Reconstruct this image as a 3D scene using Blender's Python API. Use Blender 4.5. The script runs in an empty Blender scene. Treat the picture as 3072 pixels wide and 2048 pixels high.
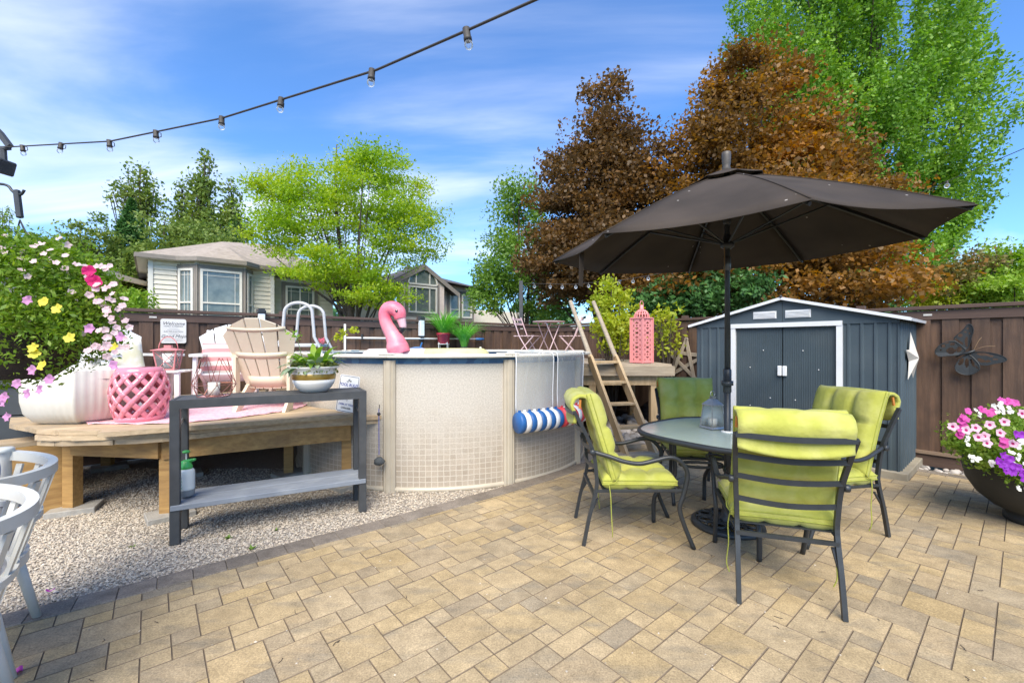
import bpy, math, random
import numpy as np
from mathutils import Vector, Matrix

random.seed(7)
RNG = np.random.default_rng(11)
SC = bpy.context.scene
COL = SC.collection
PI = math.pi
R = math.radians

# ------------------------------------------------------------------ camera
# the photograph measured: focal length and horizon in the 3072 x 2048 frame
FPX, CX, HY, CH = 1290.0, 1536.0, 1033.0, 1.42
cam_d = bpy.data.cameras.new('camera'); cam = bpy.data.objects.new('camera', cam_d); COL.objects.link(cam)
cam.location = (0, 0, CH); cam.rotation_euler = (R(90), 0, 0)
cam_d.sensor_width = 36; cam_d.lens = 36 * FPX / 3072
cam_d.shift_y = (HY - 1024) / 3072
cam_d.clip_start = 0.05; cam_d.clip_end = 2000
SC.camera = cam

# ------------------------------------------------------------------ light
SUN_AZ, SUN_EL = R(-177), R(49)          # azimuth from +Y towards +X (from behind the camera)
sun_d = bpy.data.lights.new('sun', 'SUN'); sun = bpy.data.objects.new('sun', sun_d); COL.objects.link(sun)
sun_d.energy = 2.85; sun_d.angle = R(44); sun_d.color = (1.0, 0.90, 0.73)
sdir = Vector((math.sin(SUN_AZ) * math.cos(SUN_EL), math.cos(SUN_AZ) * math.cos(SUN_EL), math.sin(SUN_EL)))
sun.rotation_euler = sdir.to_track_quat('Z', 'Y').to_euler()
sun.location = (0, 0, 20)

world = bpy.data.worlds.new('World'); SC.world = world; world.use_nodes = True
wn, wl = world.node_tree.nodes, world.node_tree.links
wn.clear()
def WN(t, **kw):
    n = wn.new(t)
    for k, v in kw.items(): setattr(n, k, v)
    return n
sky = WN('ShaderNodeTexSky', sky_type='NISHITA')
sky.sun_disc = False; sky.sun_elevation = SUN_EL; sky.sun_rotation = SUN_AZ
sky.air_density = 1.0; sky.dust_density = 0.6; sky.ozone_density = 2.0
tint = WN('ShaderNodeMix', data_type='RGBA', blend_type='MULTIPLY'); tint.inputs[0].default_value = 1.0
tint.inputs[7].default_value = (0.62, 0.96, 1.34, 1)
wl.new(sky.outputs[0], tint.inputs[6])
tc = WN('ShaderNodeTexCoord')
sep = WN('ShaderNodeSeparateXYZ'); wl.new(tc.outputs['Generated'], sep.inputs[0])
def wmath(op, a, b=None, clamp=False):
    n = WN('ShaderNodeMath', operation=op); n.use_clamp = clamp
    for i, v in enumerate((a, b)):
        if v is None: continue
        if isinstance(v, (int, float)): n.inputs[i].default_value = v
        else: wl.new(v, n.inputs[i])
    return n.outputs[0]
zz = wmath('ADD', wmath('MAXIMUM', sep.outputs[2], 0.0), 0.16)
cx_ = wmath('DIVIDE', sep.outputs[0], zz); cy_ = wmath('DIVIDE', sep.outputs[1], zz)
comb = WN('ShaderNodeCombineXYZ'); wl.new(cx_, comb.inputs[0]); wl.new(cy_, comb.inputs[1])
mp = WN('ShaderNodeMapping'); mp.inputs['Rotation'].default_value = (0, 0, R(-28)); mp.inputs['Scale'].default_value = (0.34, 1.1, 1); mp.inputs['Location'].default_value = (0.2, 5.1, 0)
wl.new(comb.outputs[0], mp.inputs[0])
n1 = WN('ShaderNodeTexNoise'); n1.inputs['Scale'].default_value = 1.15; n1.inputs['Detail'].default_value = 9; n1.inputs['Roughness'].default_value = 0.52; n1.inputs['Distortion'].default_value = 0.55
wl.new(mp.outputs[0], n1.inputs['Vector'])
n2 = WN('ShaderNodeTexNoise'); n2.inputs['Scale'].default_value = 0.42; n2.inputs['Detail'].default_value = 2
mp2 = WN('ShaderNodeMapping'); mp2.inputs['Location'].default_value = (5.2, 1.7, 0); wl.new(comb.outputs[0], mp2.inputs[0]); wl.new(mp2.outputs[0], n2.inputs['Vector'])
s1 = wmath('ADD', n1.outputs['Fac'], wmath('MULTIPLY', wmath('SUBTRACT', n2.outputs['Fac'], 0.5), 0.75))
# thin high cloud is banked up towards the west (left of the view), clear overhead to the east
s1 = wmath('SUBTRACT', s1, wmath('MULTIPLY', sep.outputs[0], 0.13))
cr = WN('ShaderNodeMapRange', interpolation_type='SMOOTHERSTEP'); cr.inputs[1].default_value = 0.43; cr.inputs[2].default_value = 0.86; cr.inputs[3].default_value = 0.0; cr.inputs[4].default_value = 0.78
wl.new(s1, cr.inputs[0])
# low cumulus near the horizon
n3 = WN('ShaderNodeTexNoise'); n3.inputs['Scale'].default_value = 5.0; n3.inputs['Detail'].default_value = 8
mp3 = WN('ShaderNodeMapping'); mp3.inputs['Scale'].default_value = (1, 1, 2.0); mp3.inputs['Location'].default_value = (0.3, 0.1, 0.0); wl.new(tc.outputs['Generated'], mp3.inputs[0]); wl.new(mp3.outputs[0], n3.inputs['Vector'])
low = wmath('MULTIPLY', wmath('MULTIPLY', wmath('SUBTRACT', n3.outputs['Fac'], 0.52), 7.0, True), wmath('MULTIPLY', wmath('SUBTRACT', 0.20, sep.outputs[2]), 9.0, True))
cmask = wmath('MAXIMUM', cr.outputs[0], wmath('MULTIPLY', low, 0.9))
mixc = WN('ShaderNodeMix', data_type='RGBA'); wl.new(cmask, mixc.inputs[0]); wl.new(tint.outputs[2], mixc.inputs[6]); mixc.inputs[7].default_value = (6.8, 7.0, 7.5, 1)
bg = WN('ShaderNodeBackground'); bg.inputs[1].default_value = 0.096; wl.new(mixc.outputs[2], bg.inputs[0])
wo = WN('ShaderNodeOutputWorld'); wl.new(bg.outputs[0], wo.inputs[0])

vs = SC.view_settings
vs.view_transform = 'Standard'; vs.look = 'None'; vs.gamma = 1.0; vs.exposure = 1.2; vs.use_curve_mapping = False
SC.cycles.max_bounces = 8; SC.cycles.transparent_max_bounces = 24; SC.cycles.caustics_reflective = False; SC.cycles.caustics_refractive = False

# ------------------------------------------------------------------ geometry helpers
A2 = R(40.02)                                   # the yard's own axes: fences, paving and shed follow them
T2 = np.array((math.cos(A2), math.sin(A2))); T1 = np.array((-math.sin(A2), math.cos(A2)))
def W(r, s): return (T1[0] * r + T2[0] * s, T1[1] * r + T2[1] * s)
def G(x, y, z=0.0):                             # point on a level at height z
    Y = (CH - z) * FPX / (y - HY); return ((x - CX) / FPX * Y, Y)
def P(x, y, Y): return Vector(((x - CX) / FPX * Y, Y, CH + (HY - y) / FPX * Y))

def rotm(rx=0, ry=0, rz=0): return Matrix.Rotation(rz, 4, 'Z') @ Matrix.Rotation(ry, 4, 'Y') @ Matrix.Rotation(rx, 4, 'X')
def TM(loc=(0, 0, 0), rx=0, ry=0, rz=0): return Matrix.Translation(Vector(loc)) @ rotm(rx, ry, rz)

class MB:
    def __init__(s): s.v = []; s.f = []; s.uv = None
    def add(s, v, f, m=None):
        b = len(s.v)
        if m is not None: v = [m @ Vector(p) for p in v]
        s.v += [tuple(p) for p in v]; s.f += [tuple(i + b for i in q) for q in f]; return s
    def box(s, c, d, m=None, bev=0.0):
        x, y, z = d[0] / 2, d[1] / 2, d[2] / 2
        T = Matrix.Translation(Vector(c)); T = T if m is None else m @ T
        if bev <= 0:
            v = [(i * x, j * y, k * z) for k in (-1, 1) for j in (-1, 1) for i in (-1, 1)]
            return s.add(v, [(0, 2, 3, 1), (4, 5, 7, 6), (0, 1, 5, 4), (2, 6, 7, 3), (0, 4, 6, 2), (1, 3, 7, 5)], T)
        b = min(bev, x * .9, y * .9, z * .9); v = []; idx = {}
        for i in (-1, 1):
            for j in (-1, 1):
                for k in (-1, 1):
                    for a in range(3):
                        p = [i * (x - b), j * (y - b), k * (z - b)]
                        p[a] = (i * x, j * y, k * z)[a]
                        idx[(i, j, k, a)] = len(v); v.append(p)
        f = []
        for k in (-1, 1):
            q = [idx[(-1, -1, k, 2)], idx[(1, -1, k, 2)], idx[(1, 1, k, 2)], idx[(-1, 1, k, 2)]]; f.append(q if k > 0 else q[::-1])
            q = [idx[(k, -1, -1, 0)], idx[(k, 1, -1, 0)], idx[(k, 1, 1, 0)], idx[(k, -1, 1, 0)]]; f.append(q if k > 0 else q[::-1])
            q = [idx[(-1, k, -1, 1)], idx[(-1, k, 1, 1)], idx[(1, k, 1, 1)], idx[(1, k, -1, 1)]]; f.append(q if k > 0 else q[::-1])
        for i in (-1, 1):
            for j in (-1, 1):
                q = [idx[(i, j, -1, 0)], idx[(i, j, -1, 1)], idx[(i, j, 1, 1)], idx[(i, j, 1, 0)]]; f.append(q if i * j > 0 else q[::-1])
                q = [idx[(i, -1, j, 0)], idx[(i, 1, j, 0)], idx[(i, 1, j, 2)], idx[(i, -1, j, 2)]]; f.append(q if i * j < 0 else q[::-1])
                q = [idx[(-1, i, j, 1)], idx[(1, i, j, 1)], idx[(1, i, j, 2)], idx[(-1, i, j, 2)]]; f.append(q if i * j > 0 else q[::-1])
                for k in (-1, 1):
                    q = [idx[(i, j, k, 0)], idx[(i, j, k, 1)], idx[(i, j, k, 2)]]; f.append(q if i * j * k > 0 else q[::-1])
        return s.add(v, f, T)
    def tube(s, pts, r, n=8, cap=True, flat=1.0, m=None, closed=False, upv=None):
        pts = [Vector(p) for p in pts]; N = len(pts)
        if not isinstance(r, (list, tuple)): r = [r] * N
        v = []; f = []; ref = None
        for i, p in enumerate(pts):
            if closed: d = pts[(i + 1) % N] - pts[i - 1]
            else: d = pts[min(i + 1, N - 1)] - pts[max(i - 1, 0)]
            d.normalize()
            if upv is not None: ref = Vector(upv)
            elif ref is None: ref = Vector((0, 0, 1)) if abs(d.z) < .9 else Vector((1, 0, 0))
            a = d.cross(ref)
            if a.length < 1e-6: a = d.cross(Vector((0.3, 1, 0.1)))
            a.normalize(); b = a.cross(d).normalized()
            if upv is None: ref = b
            for k in range(n):
                t = 2 * PI * (k + .5) / n
                v.append(p + a * (math.cos(t) * r[i]) + b * (math.sin(t) * r[i] * flat))
        M_ = N if closed else N - 1
        for i in range(M_):
            j = (i + 1) % N
            for k in range(n):
                f.append((i * n + k, i * n + (k + 1) % n, j * n + (k + 1) % n, j * n + k))
        if cap and not closed: f.append(tuple(range(n))[::-1]); f.append(tuple((N - 1) * n + k for k in range(n)))
        return s.add(v, [q[::-1] for q in f], m)
    def lathe(s, prof, n=24, m=None, cap=True):
        v = []; f = []
        for (r, z) in prof:
            for k in range(n):
                t = 2 * PI * k / n; v.append((r * math.cos(t), r * math.sin(t), z))
        for i in range(len(prof) - 1):
            for k in range(n):
                f.append((i * n + k, i * n + (k + 1) % n, (i + 1) * n + (k + 1) % n, (i + 1) * n + k))
        if cap:
            f.append(tuple(range(n))[::-1]); f.append(tuple((len(prof) - 1) * n + k for k in range(n)))
        return s.add(v, f, m)
    def cyl(s, c, r, h, n=16, m=None, r2=None):
        T = Matrix.Translation(Vector(c)); T = T if m is None else m @ T
        return s.lathe([(r, 0), (r if r2 is None else r2, h)], n, T)
    def prism(s, poly, h, m=None):                # polygon in xy, extruded along z
        n = len(poly); v = [(p[0], p[1], 0) for p in poly] + [(p[0], p[1], h) for p in poly]
        f = [tuple(range(n))[::-1], tuple(range(n, 2 * n))] + [(i, (i + 1) % n, (i + 1) % n + n, i + n) for i in range(n)]
        return s.add(v, f, m)
    def sphere(s, c, r, n=12, k=8, m=None, sc=(1, 1, 1)):
        prof = [(max(1e-4, math.sin(PI * i / k)) * r, -math.cos(PI * i / k) * r) for i in range(k + 1)]
        T = Matrix.Translation(Vector(c)) @ Matrix.Diagonal((*sc, 1)); T = T if m is None else m @ T
        return s.lathe(prof, n, T, cap=False)
    def grid(s, fn, nu, nv, m=None, wrap=False):
        v = [fn(i / (nu if wrap else nu - 1), j / (nv - 1)) for j in range(nv) for i in range(nu)]
        f = [(j * nu + i, j * nu + (i + 1) % nu, (j + 1) * nu + (i + 1) % nu, (j + 1) * nu + i) for j in range(nv - 1) for i in range(nu if wrap else nu - 1)]
        return s.add(v, f, m)
    def mesh(s, name, smooth=False):
        me = bpy.data.meshes.new(name); me.from_pydata(s.v, [], s.f); me.validate(); 
        if smooth: me.shade_smooth()
        me.update(); return me
    def build(s, name, mt, parent=None, smooth=False, m=None, auto=None):
        return link(name, s.mesh(name, smooth), mt, parent, m, auto)

def link(name, me, mt, parent=None, m=None, auto=None):
    o = bpy.data.objects.new(name, me); COL.objects.link(o)
    if mt is not None and len(me.materials) == 0: me.materials.append(mt)
    if parent is not None: o.parent = parent
    if m is not None: o.matrix_local = m
    if auto:
        me.shade_smooth(); e = o.modifiers.new('e', 'EDGE_SPLIT'); e.split_angle = R(auto)
    return o
def thing(name, label, cat, loc=(0, 0, 0), rz=0.0, group=None):
    o = bpy.data.objects.new(name, None); COL.objects.link(o); o.empty_display_size = .1
    o.location = loc; o.rotation_euler = (0, 0, rz); o['label'] = label; o['category'] = cat
    if group: o['group'] = group
    return o
def tag(o, label, cat, group=None):
    o['label'] = label; o['category'] = cat
    if group: o['group'] = group
    return o
def dup(root, loc, rz, label=None, group=None):
    r = root.copy(); COL.objects.link(r); r.location = loc; r.rotation_euler = (0, 0, rz)
    if label: r['label'] = label
    if group: r['group'] = group
    for ch in list(root.children):
        c = ch.copy(); COL.objects.link(c); c.parent = r
        for g in list(ch.children):
            d = g.copy(); COL.objects.link(d); d.parent = c
    return r
def WP(loc):                                     # parts given in world coordinates under an unrotated thing at loc
    return Matrix.Translation(-Vector(loc))
def np_mesh(name, v, f, mt):
    me = bpy.data.meshes.new(name); me.from_pydata(v.tolist(), [], f.tolist()); me.update()
    if mt is not None: me.materials.append(mt)
    return me
def spline(pts, n=8):
    pts = [Vector(p) for p in pts]; out = []
    for i in range(len(pts) - 1):
        p0 = pts[max(i - 1, 0)]; p1 = pts[i]; p2 = pts[i + 1]; p3 = pts[min(i + 2, len(pts) - 1)]
        for k in range(n):
            t = k / n
            out.append(.5 * ((2 * p1) + (p2 - p0) * t + (2 * p0 - 5 * p1 + 4 * p2 - p3) * t * t + (3 * p1 - p0 - 3 * p2 + p3) * t ** 3))
    out.append(pts[-1]); return out
def lerpl(vals, n):
    m = len(vals) - 1; out = []
    for i in range(n):
        t = i / (n - 1) * m; k = min(int(t), m - 1); out.append(vals[k] + (vals[k + 1] - vals[k]) * (t - k))
    return out
def text_mesh(txt, size, name, shear=0.0, bold=False):
    cu = bpy.data.curves.new('t', 'FONT'); cu.body = txt; cu.size = size; cu.align_x = 'CENTER'; cu.align_y = 'CENTER'; cu.shear = shear; cu.resolution_u = 3
    if bold: cu.offset = size * .02
    o = bpy.data.objects.new('t', cu); COL.objects.link(o)
    dg = bpy.context.evaluated_depsgraph_get(); me = bpy.data.meshes.new_from_object(o.evaluated_get(dg)); me.name = name
    bpy.data.objects.remove(o); bpy.data.curves.remove(cu); return me

# ------------------------------------------------------------------ materials
def _mt(name):
    m = bpy.data.materials.new(name); m.use_nodes = True; n = m.node_tree.nodes; n.clear(); return m, n, m.node_tree.links
def mat(name, c, c2=None, scale=6.0, detail=5, rough=.6, bump=0.0, bscale=None, metal=0.0, spec=.5, rand=0.0, stretch=None, lo=.35, hi=.68, rc=None, dirt=None, sheen=0, coat=0, sss=0, world=False, isl=0.0):
    m, n, l = _mt(name)
    o = n.new('ShaderNodeOutputMaterial'); b = n.new('ShaderNodeBsdfPrincipled'); l.new(b.outputs[0], o.inputs[0])
    b.inputs['Roughness'].default_value = rough; b.inputs['Metallic'].default_value = metal; b.inputs['Specular IOR Level'].default_value = spec
    if coat: b.inputs['Coat Weight'].default_value = coat
    if sheen: b.inputs['Sheen Weight'].default_value = sheen
    if sss: b.inputs['Subsurface Weight'].default_value = sss; b.inputs['Subsurface Radius'].default_value = (.05, .04, .03)
    if world: vec = n.new('ShaderNodeNewGeometry').outputs['Position']
    else: vec = n.new('ShaderNodeTexCoord').outputs['Object']
    oi = n.new('ShaderNodeObjectInfo')
    if rand or rc:                                # shift the pattern from piece to piece
        vm = n.new('ShaderNodeVectorMath'); vm.operation = 'MULTIPLY_ADD'; l.new(oi.outputs['Random'], vm.inputs[0]); vm.inputs[1].default_value = (37, 19, 23); l.new(vec, vm.inputs[2]); vec = vm.outputs[0]
    if stretch:
        mp = n.new('ShaderNodeMapping'); mp.inputs['Scale'].default_value = stretch; l.new(vec, mp.inputs[0]); vec = mp.outputs[0]
    nz = n.new('ShaderNodeTexNoise'); nz.inputs['Scale'].default_value = scale; nz.inputs['Detail'].default_value = detail; nz.inputs['Roughness'].default_value = .6; l.new(vec, nz.inputs['Vector'])
    c2 = c2 or tuple(x * .8 for x in c)
    mr = n.new('ShaderNodeMapRange'); mr.inputs[1].default_value = lo; mr.inputs[2].default_value = hi; l.new(nz.outputs['Fac'], mr.inputs[0])
    mx = n.new('ShaderNodeMix'); mx.data_type = 'RGBA'; l.new(mr.outputs[0], mx.inputs[0]); mx.inputs[6].default_value = (*c, 1); mx.inputs[7].default_value = (*c2, 1)
    out = mx.outputs[2]
    if dirt:                                      # (colour, scale, amount)
        nd = n.new('ShaderNodeTexNoise'); nd.inputs['Scale'].default_value = dirt[1]; nd.inputs['Detail'].default_value = 7
        l.new(n.new('ShaderNodeNewGeometry').outputs['Position'], nd.inputs['Vector'])
        m2 = n.new('ShaderNodeMapRange'); m2.inputs[1].default_value = .48; m2.inputs[2].default_value = .75; m2.inputs[4].default_value = dirt[2]; l.new(nd.outputs['Fac'], m2.inputs[0])
        x2 = n.new('ShaderNodeMix'); x2.data_type = 'RGBA'; l.new(m2.outputs[0], x2.inputs[0]); l.new(out, x2.inputs[6]); x2.inputs[7].default_value = (*dirt[0], 1); out = x2.outputs[2]
    if rand or isl:
        hs = n.new('ShaderNodeHueSaturation'); hs.inputs['Saturation'].default_value = 1.0
        mm = n.new('ShaderNodeMapRange'); k = rand or isl; mm.inputs[3].default_value = 1 - k; mm.inputs[4].default_value = 1 + k
        if isl: l.new(n.new('ShaderNodeNewGeometry').outputs['Random Per Island'], mm.inputs[0])
        else: l.new(oi.outputs['Random'], mm.inputs[0])
        l.new(mm.outputs[0], hs.inputs['Value']); l.new(out, hs.inputs['Color']); out = hs.outputs[0]
    l.new(out, b.inputs['Base Color'])
    if bump:
        nb = n.new('ShaderNodeTexNoise'); nb.inputs['Scale'].default_value = bscale or scale * 6; nb.inputs['Detail'].default_value = 4; l.new(vec, nb.inputs['Vector'])
        bp = n.new('ShaderNodeBump'); bp.inputs['Strength'].default_value = bump; bp.inputs['Distance'].default_value = .01; l.new(nb.outputs['Fac'], bp.inputs['Height']); l.new(bp.outputs[0], b.inputs['Normal'])
    return m
def leafmat(name, c, c2, c3=None, transl=.4, rough=.45, pscale=.8):
    m, n, l = _mt(name)
    o = n.new('ShaderNodeOutputMaterial'); b = n.new('ShaderNodeBsdfPrincipled'); b.inputs['Roughness'].default_value = rough; b.inputs['Specular IOR Level'].default_value = .35
    g = n.new('ShaderNodeNewGeometry'); cr = n.new('ShaderNodeValToRGB'); cr.color_ramp.elements[0].color = (*c, 1); cr.color_ramp.elements[1].color = (*c2, 1)
    if c3: e = cr.color_ramp.elements.new(.5); e.color = (*c3, 1)
    nz = n.new('ShaderNodeTexNoise'); nz.inputs['Scale'].default_value = pscale; nz.inputs['Detail'].default_value = 3; l.new(g.outputs['Position'], nz.inputs['Vector'])
    mr = n.new('ShaderNodeMapRange'); mr.inputs[1].default_value = .3; mr.inputs[2].default_value = .7; l.new(nz.outputs['Fac'], mr.inputs[0])
    ad = n.new('ShaderNodeMix'); ad.data_type = 'FLOAT'; ad.inputs[0].default_value = .5; l.new(mr.outputs[0], ad.inputs[2]); l.new(g.outputs['Random Per Island'], ad.inputs[3])
    l.new(ad.outputs[0], cr.inputs[0]); l.new(cr.outputs[0], b.inputs['Base Color'])
    t = n.new('ShaderNodeBsdfTranslucent'); hs = n.new('ShaderNodeHueSaturation'); hs.inputs['Value'].default_value = 1.25; hs.inputs['Saturation'].default_value = 1.1; l.new(cr.outputs[0], hs.inputs['Color']); l.new(hs.outputs[0], t.inputs[0])
    mx = n.new('ShaderNodeMixShader'); mx.inputs[0].default_value = transl; l.new(b.outputs[0], mx.inputs[1]); l.new(t.outputs[0], mx.inputs[2]); l.new(mx.outputs[0], o.inputs[0])
    return m
def glassmat(name, c=(.8, .9, .9), alpha=.25, rough=.03, spec=.6):
    m, n, l = _mt(name)
    o = n.new('ShaderNodeOutputMaterial'); b = n.new('ShaderNodeBsdfPrincipled'); b.inputs['Base Color'].default_value = (*c, 1); b.inputs['Roughness'].default_value = rough; b.inputs['Specular IOR Level'].default_value = spec
    lw = n.new('ShaderNodeFresnel'); lw.inputs[0].default_value = 1.5
    mr = n.new('ShaderNodeMapRange'); mr.inputs[3].default_value = alpha; mr.inputs[4].default_value = 1; l.new(lw.outputs[0], mr.inputs[0]); l.new(mr.outputs[0], b.inputs['Alpha'])
    l.new(b.outputs[0], o.inputs[0]); return m
MT = {}
MT['black_metal'] = mat('black_metal', (.030, .034, .038), (.022, .025, .028), 20, rough=.42, bump=.05, bscale=300)
MT['dark_grey_metal'] = mat('dark_grey_metal', (.055, .058, .062), (.04, .042, .045), 14, rough=.5, bump=.05, bscale=200)
MT['white_paint'] = mat('white_paint', (.78, .77, .74), (.70, .69, .66), 8, rough=.45)
MT['white_plastic'] = mat('white_plastic', (.80, .79, .76), (.74, .73, .70), 5, rough=.38, sss=.05)
MT['stem'] = mat('stem', (.10, .16, .04), (.06, .10, .03), 10)
MT['bark'] = mat('bark', (.085, .065, .05), (.05, .04, .032), 7, rough=.9, bump=.6, bscale=30)
MT['soil'] = mat('soil', (.05, .035, .025), (.03, .02, .015), 20, rough=.95, bump=.5)
# ================================================================== the setting: ground, gravel, paving
MT['ground'] = mat('ground', (.10, .085, .065), (.06, .07, .035), 3, rough=.95, bump=.4)
MT['gravel_base'] = mat('gravel_base', (.36, .31, .26), (.22, .19, .16), 60, rough=.95, bump=.8, bscale=120, world=True)
def _gravelmat():
    m, n, l = _mt('gravel_stone')
    o = n.new('ShaderNodeOutputMaterial'); b = n.new('ShaderNodeBsdfPrincipled'); b.inputs['Roughness'].default_value = .8
    g = n.new('ShaderNodeNewGeometry'); cr = n.new('ShaderNodeValToRGB'); e = cr.color_ramp.elements
    e[0].color = (.25, .21, .16, 1); e[1].color = (.62, .55, .44, 1)
    for p, c in ((.25, (.46, .39, .30, 1)), (.5, (.40, .365, .31, 1)), (.72, (.55, .455, .35, 1))):
        q = e.new(p); q.color = c
    l.new(g.outputs['Random Per Island'], cr.inputs[0]); l.new(cr.outputs[0], b.inputs['Base Color']); l.new(b.outputs[0], o.inputs[0]); return m
MT['gravel_stone'] = _gravelmat()
def _pavermat(name, cols, stain):
    m, n, l = _mt(name)
    o = n.new('ShaderNodeOutputMaterial'); b = n.new('ShaderNodeBsdfPrincipled'); b.inputs['Roughness'].default_value = .85; b.inputs['Specular IOR Level'].default_value = .25
    g = n.new('ShaderNodeNewGeometry'); oi = n.new('ShaderNodeObjectInfo')
    ad = n.new('ShaderNodeMath'); ad.operation = 'ADD'; l.new(oi.outputs['Random'], ad.inputs[0]); l.new(g.outputs['Random Per Island'], ad.inputs[1])
    fr = n.new('ShaderNodeMath'); fr.operation = 'FRACT'; l.new(ad.outputs[0], fr.inputs[0])
    cr = n.new('ShaderNodeValToRGB'); cr.color_ramp.interpolation = 'LINEAR'; e = cr.color_ramp.elements
    e[0].color = (*cols[0], 1); e[1].color = (*cols[-1], 1)
    for i in range(1, len(cols) - 1): q = e.new(i / (len(cols) - 1)); q.color = (*cols[i], 1)
    l.new(fr.outputs[0], cr.inputs[0])
    # colour streaks that belong to the single stone
    vm = n.new('ShaderNodeVectorMath'); vm.operation = 'MULTIPLY_ADD'; l.new(fr.outputs[0], vm.inputs[0]); vm.inputs[1].default_value = (31, 17, 7); l.new(g.outputs['Position'], vm.inputs[2])
    mp = n.new('ShaderNodeMapping'); mp.inputs['Rotation'].default_value = (0, 0, -A2); mp.inputs['Scale'].default_value = (2.2, 7, 1); l.new(vm.outputs[0], mp.inputs[0])
    nz = n.new('ShaderNodeTexNoise'); nz.inputs['Scale'].default_value = 1.6; nz.inputs['Detail'].default_value = 6; l.new(mp.outputs[0], nz.inputs['Vector'])
    mr = n.new('ShaderNodeMapRange'); mr.inputs[1].default_value = .52; mr.inputs[2].default_value = .74; mr.inputs[4].default_value = .6; l.new(nz.outputs['Fac'], mr.inputs[0])
    mx = n.new('ShaderNodeMix'); mx.data_type = 'RGBA'; l.new(mr.outputs[0], mx.inputs[0]); l.new(cr.outputs[0], mx.inputs[6]); mx.inputs[7].default_value = (*stain, 1)
    # sandy grain and specks
    ns = n.new('ShaderNodeTexNoise'); ns.inputs['Scale'].default_value = 120; ns.inputs['Detail'].default_value = 4; ns.inputs['Roughness'].default_value = .75; l.new(g.outputs['Position'], ns.inputs['Vector'])
    m3 = n.new('ShaderNodeMapRange'); m3.inputs[1].default_value = .3; m3.inputs[2].default_value = .72; m3.inputs[3].default_value = .58; m3.inputs[4].default_value = 1.38; l.new(ns.outputs['Fac'], m3.inputs[0])
    n4 = n.new('ShaderNodeTexNoise'); n4.inputs['Scale'].default_value = 2.3; n4.inputs['Detail'].default_value = 5; l.new(g.outputs['Position'], n4.inputs['Vector'])
    n5 = n.new('ShaderNodeTexNoise'); n5.inputs['Scale'].default_value = 11; n5.inputs['Detail'].default_value = 8; n5.inputs['Roughness'].default_value = .7; l.new(vm.outputs[0], n5.inputs['Vector'])
    m5 = n.new('ShaderNodeMapRange'); m5.inputs[1].default_value = .36; m5.inputs[2].default_value = .66; m5.inputs[3].default_value = 1.12; m5.inputs[4].default_value = .80; l.new(n5.outputs['Fac'], m5.inputs[0])
    m4 = n.new('ShaderNodeMapRange'); m4.inputs[1].default_value = .35; m4.inputs[2].default_value = .7; m4.inputs[3].default_value = 1.06; m4.inputs[4].default_value = .86; l.new(n4.outputs['Fac'], m4.inputs[0])
    mu = n.new('ShaderNodeMath'); mu.operation = 'MULTIPLY'; l.new(m3.outputs[0], mu.inputs[0]); l.new(m4.outputs[0], mu.inputs[1]); mu2 = n.new('ShaderNodeMath'); mu2.operation = 'MULTIPLY'; l.new(mu.outputs[0], mu2.inputs[0]); l.new(m5.outputs[0], mu2.inputs[1]); mu = mu2
    hs = n.new('ShaderNodeHueSaturation'); l.new(mu.outputs[0], hs.inputs['Value']); l.new(mx.outputs[2], hs.inputs['Color']); l.new(hs.outputs[0], b.inputs['Base Color'])
    bp = n.new('ShaderNodeBump'); bp.inputs['Strength'].default_value = .35; bp.inputs['Distance'].default_value = .004; l.new(ns.outputs['Fac'], bp.inputs['Height']); l.new(bp.outputs[0], b.inputs['Normal'])
    l.new(b.outputs[0], o.inputs[0]); return m
MT['paver'] = _pavermat('paver', [(.43, .325, .18), (.455, .345, .20), (.395, .30, .175), (.435, .32, .165), (.47, .36, .215), (.35, .275, .175), (.445, .33, .175), (.41, .31, .185), (.29, .24, .17), (.455, .345, .20)], (.20, .178, .14))
MT['border_paver'] = _pavermat('border_paver', [(.215, .18, .145), (.255, .215, .175), (.20, .168, .136), (.24, .20, .16)], (.15, .13, .108))
MT['joint_sand'] = mat('joint_sand', (.17, .13, .09), (.10, .078, .055), 40, rough=.95)

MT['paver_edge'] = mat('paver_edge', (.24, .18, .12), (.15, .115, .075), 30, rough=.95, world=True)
g = MB(); S_ = 400
g.add([(-S_, -S_, -.06), (S_, -S_, -.06), (S_, S_, -.06), (-S_, S_, -.06)], [(0, 1, 2, 3)])
o = g.build('ground', MT['ground']); o['kind'] = 'structure'

# outer edge of the dark border course (gravel side), read off the ground plane
edge_px = [(-260, 1905), (-120, 1880), (71, 1836), (138, 1820), (231, 1796), (300, 1776), (396, 1750), (473, 1733), (543, 1714), (611, 1696), (674, 1679), (737, 1664), (793, 1647), (851, 1634), (903, 1621), (954, 1607), (1047, 1583), (1134, 1560), (1221, 1540), (1286, 1521), (1363, 1501), (1411, 1487), (1457, 1475), (1508, 1462), (1572, 1446), (1640, 1428), (1700, 1408), (1752, 1386), (1800, 1368), (1860, 1352)]
EO = np.array([G(*p) for p in edge_px])
EO = np.vstack([EO[0] + (EO[0] - EO[2]) * 3, EO])
for _ in range(12):                              # even out reading errors
    EO[1:-1] = (EO[:-2] + 2 * EO[1:-1] + EO[2:]) / 4
sl = np.concatenate([[0], np.cumsum(np.linalg.norm(np.diff(EO, axis=0), axis=1))])
PITCH = .172; BW = .162
nb_ = int(sl[-1] / PITCH)
ev = np.stack([np.interp(np.arange(nb_ + 1) * PITCH, sl, EO[:, i]) for i in (0, 1)], 1)
tg = np.gradient(ev, axis=0); tg /= np.linalg.norm(tg, axis=1)[:, None]
nrm = np.stack([tg[:, 1], -tg[:, 0]], 1)         # towards the paving
iv = ev + nrm * BW
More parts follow.
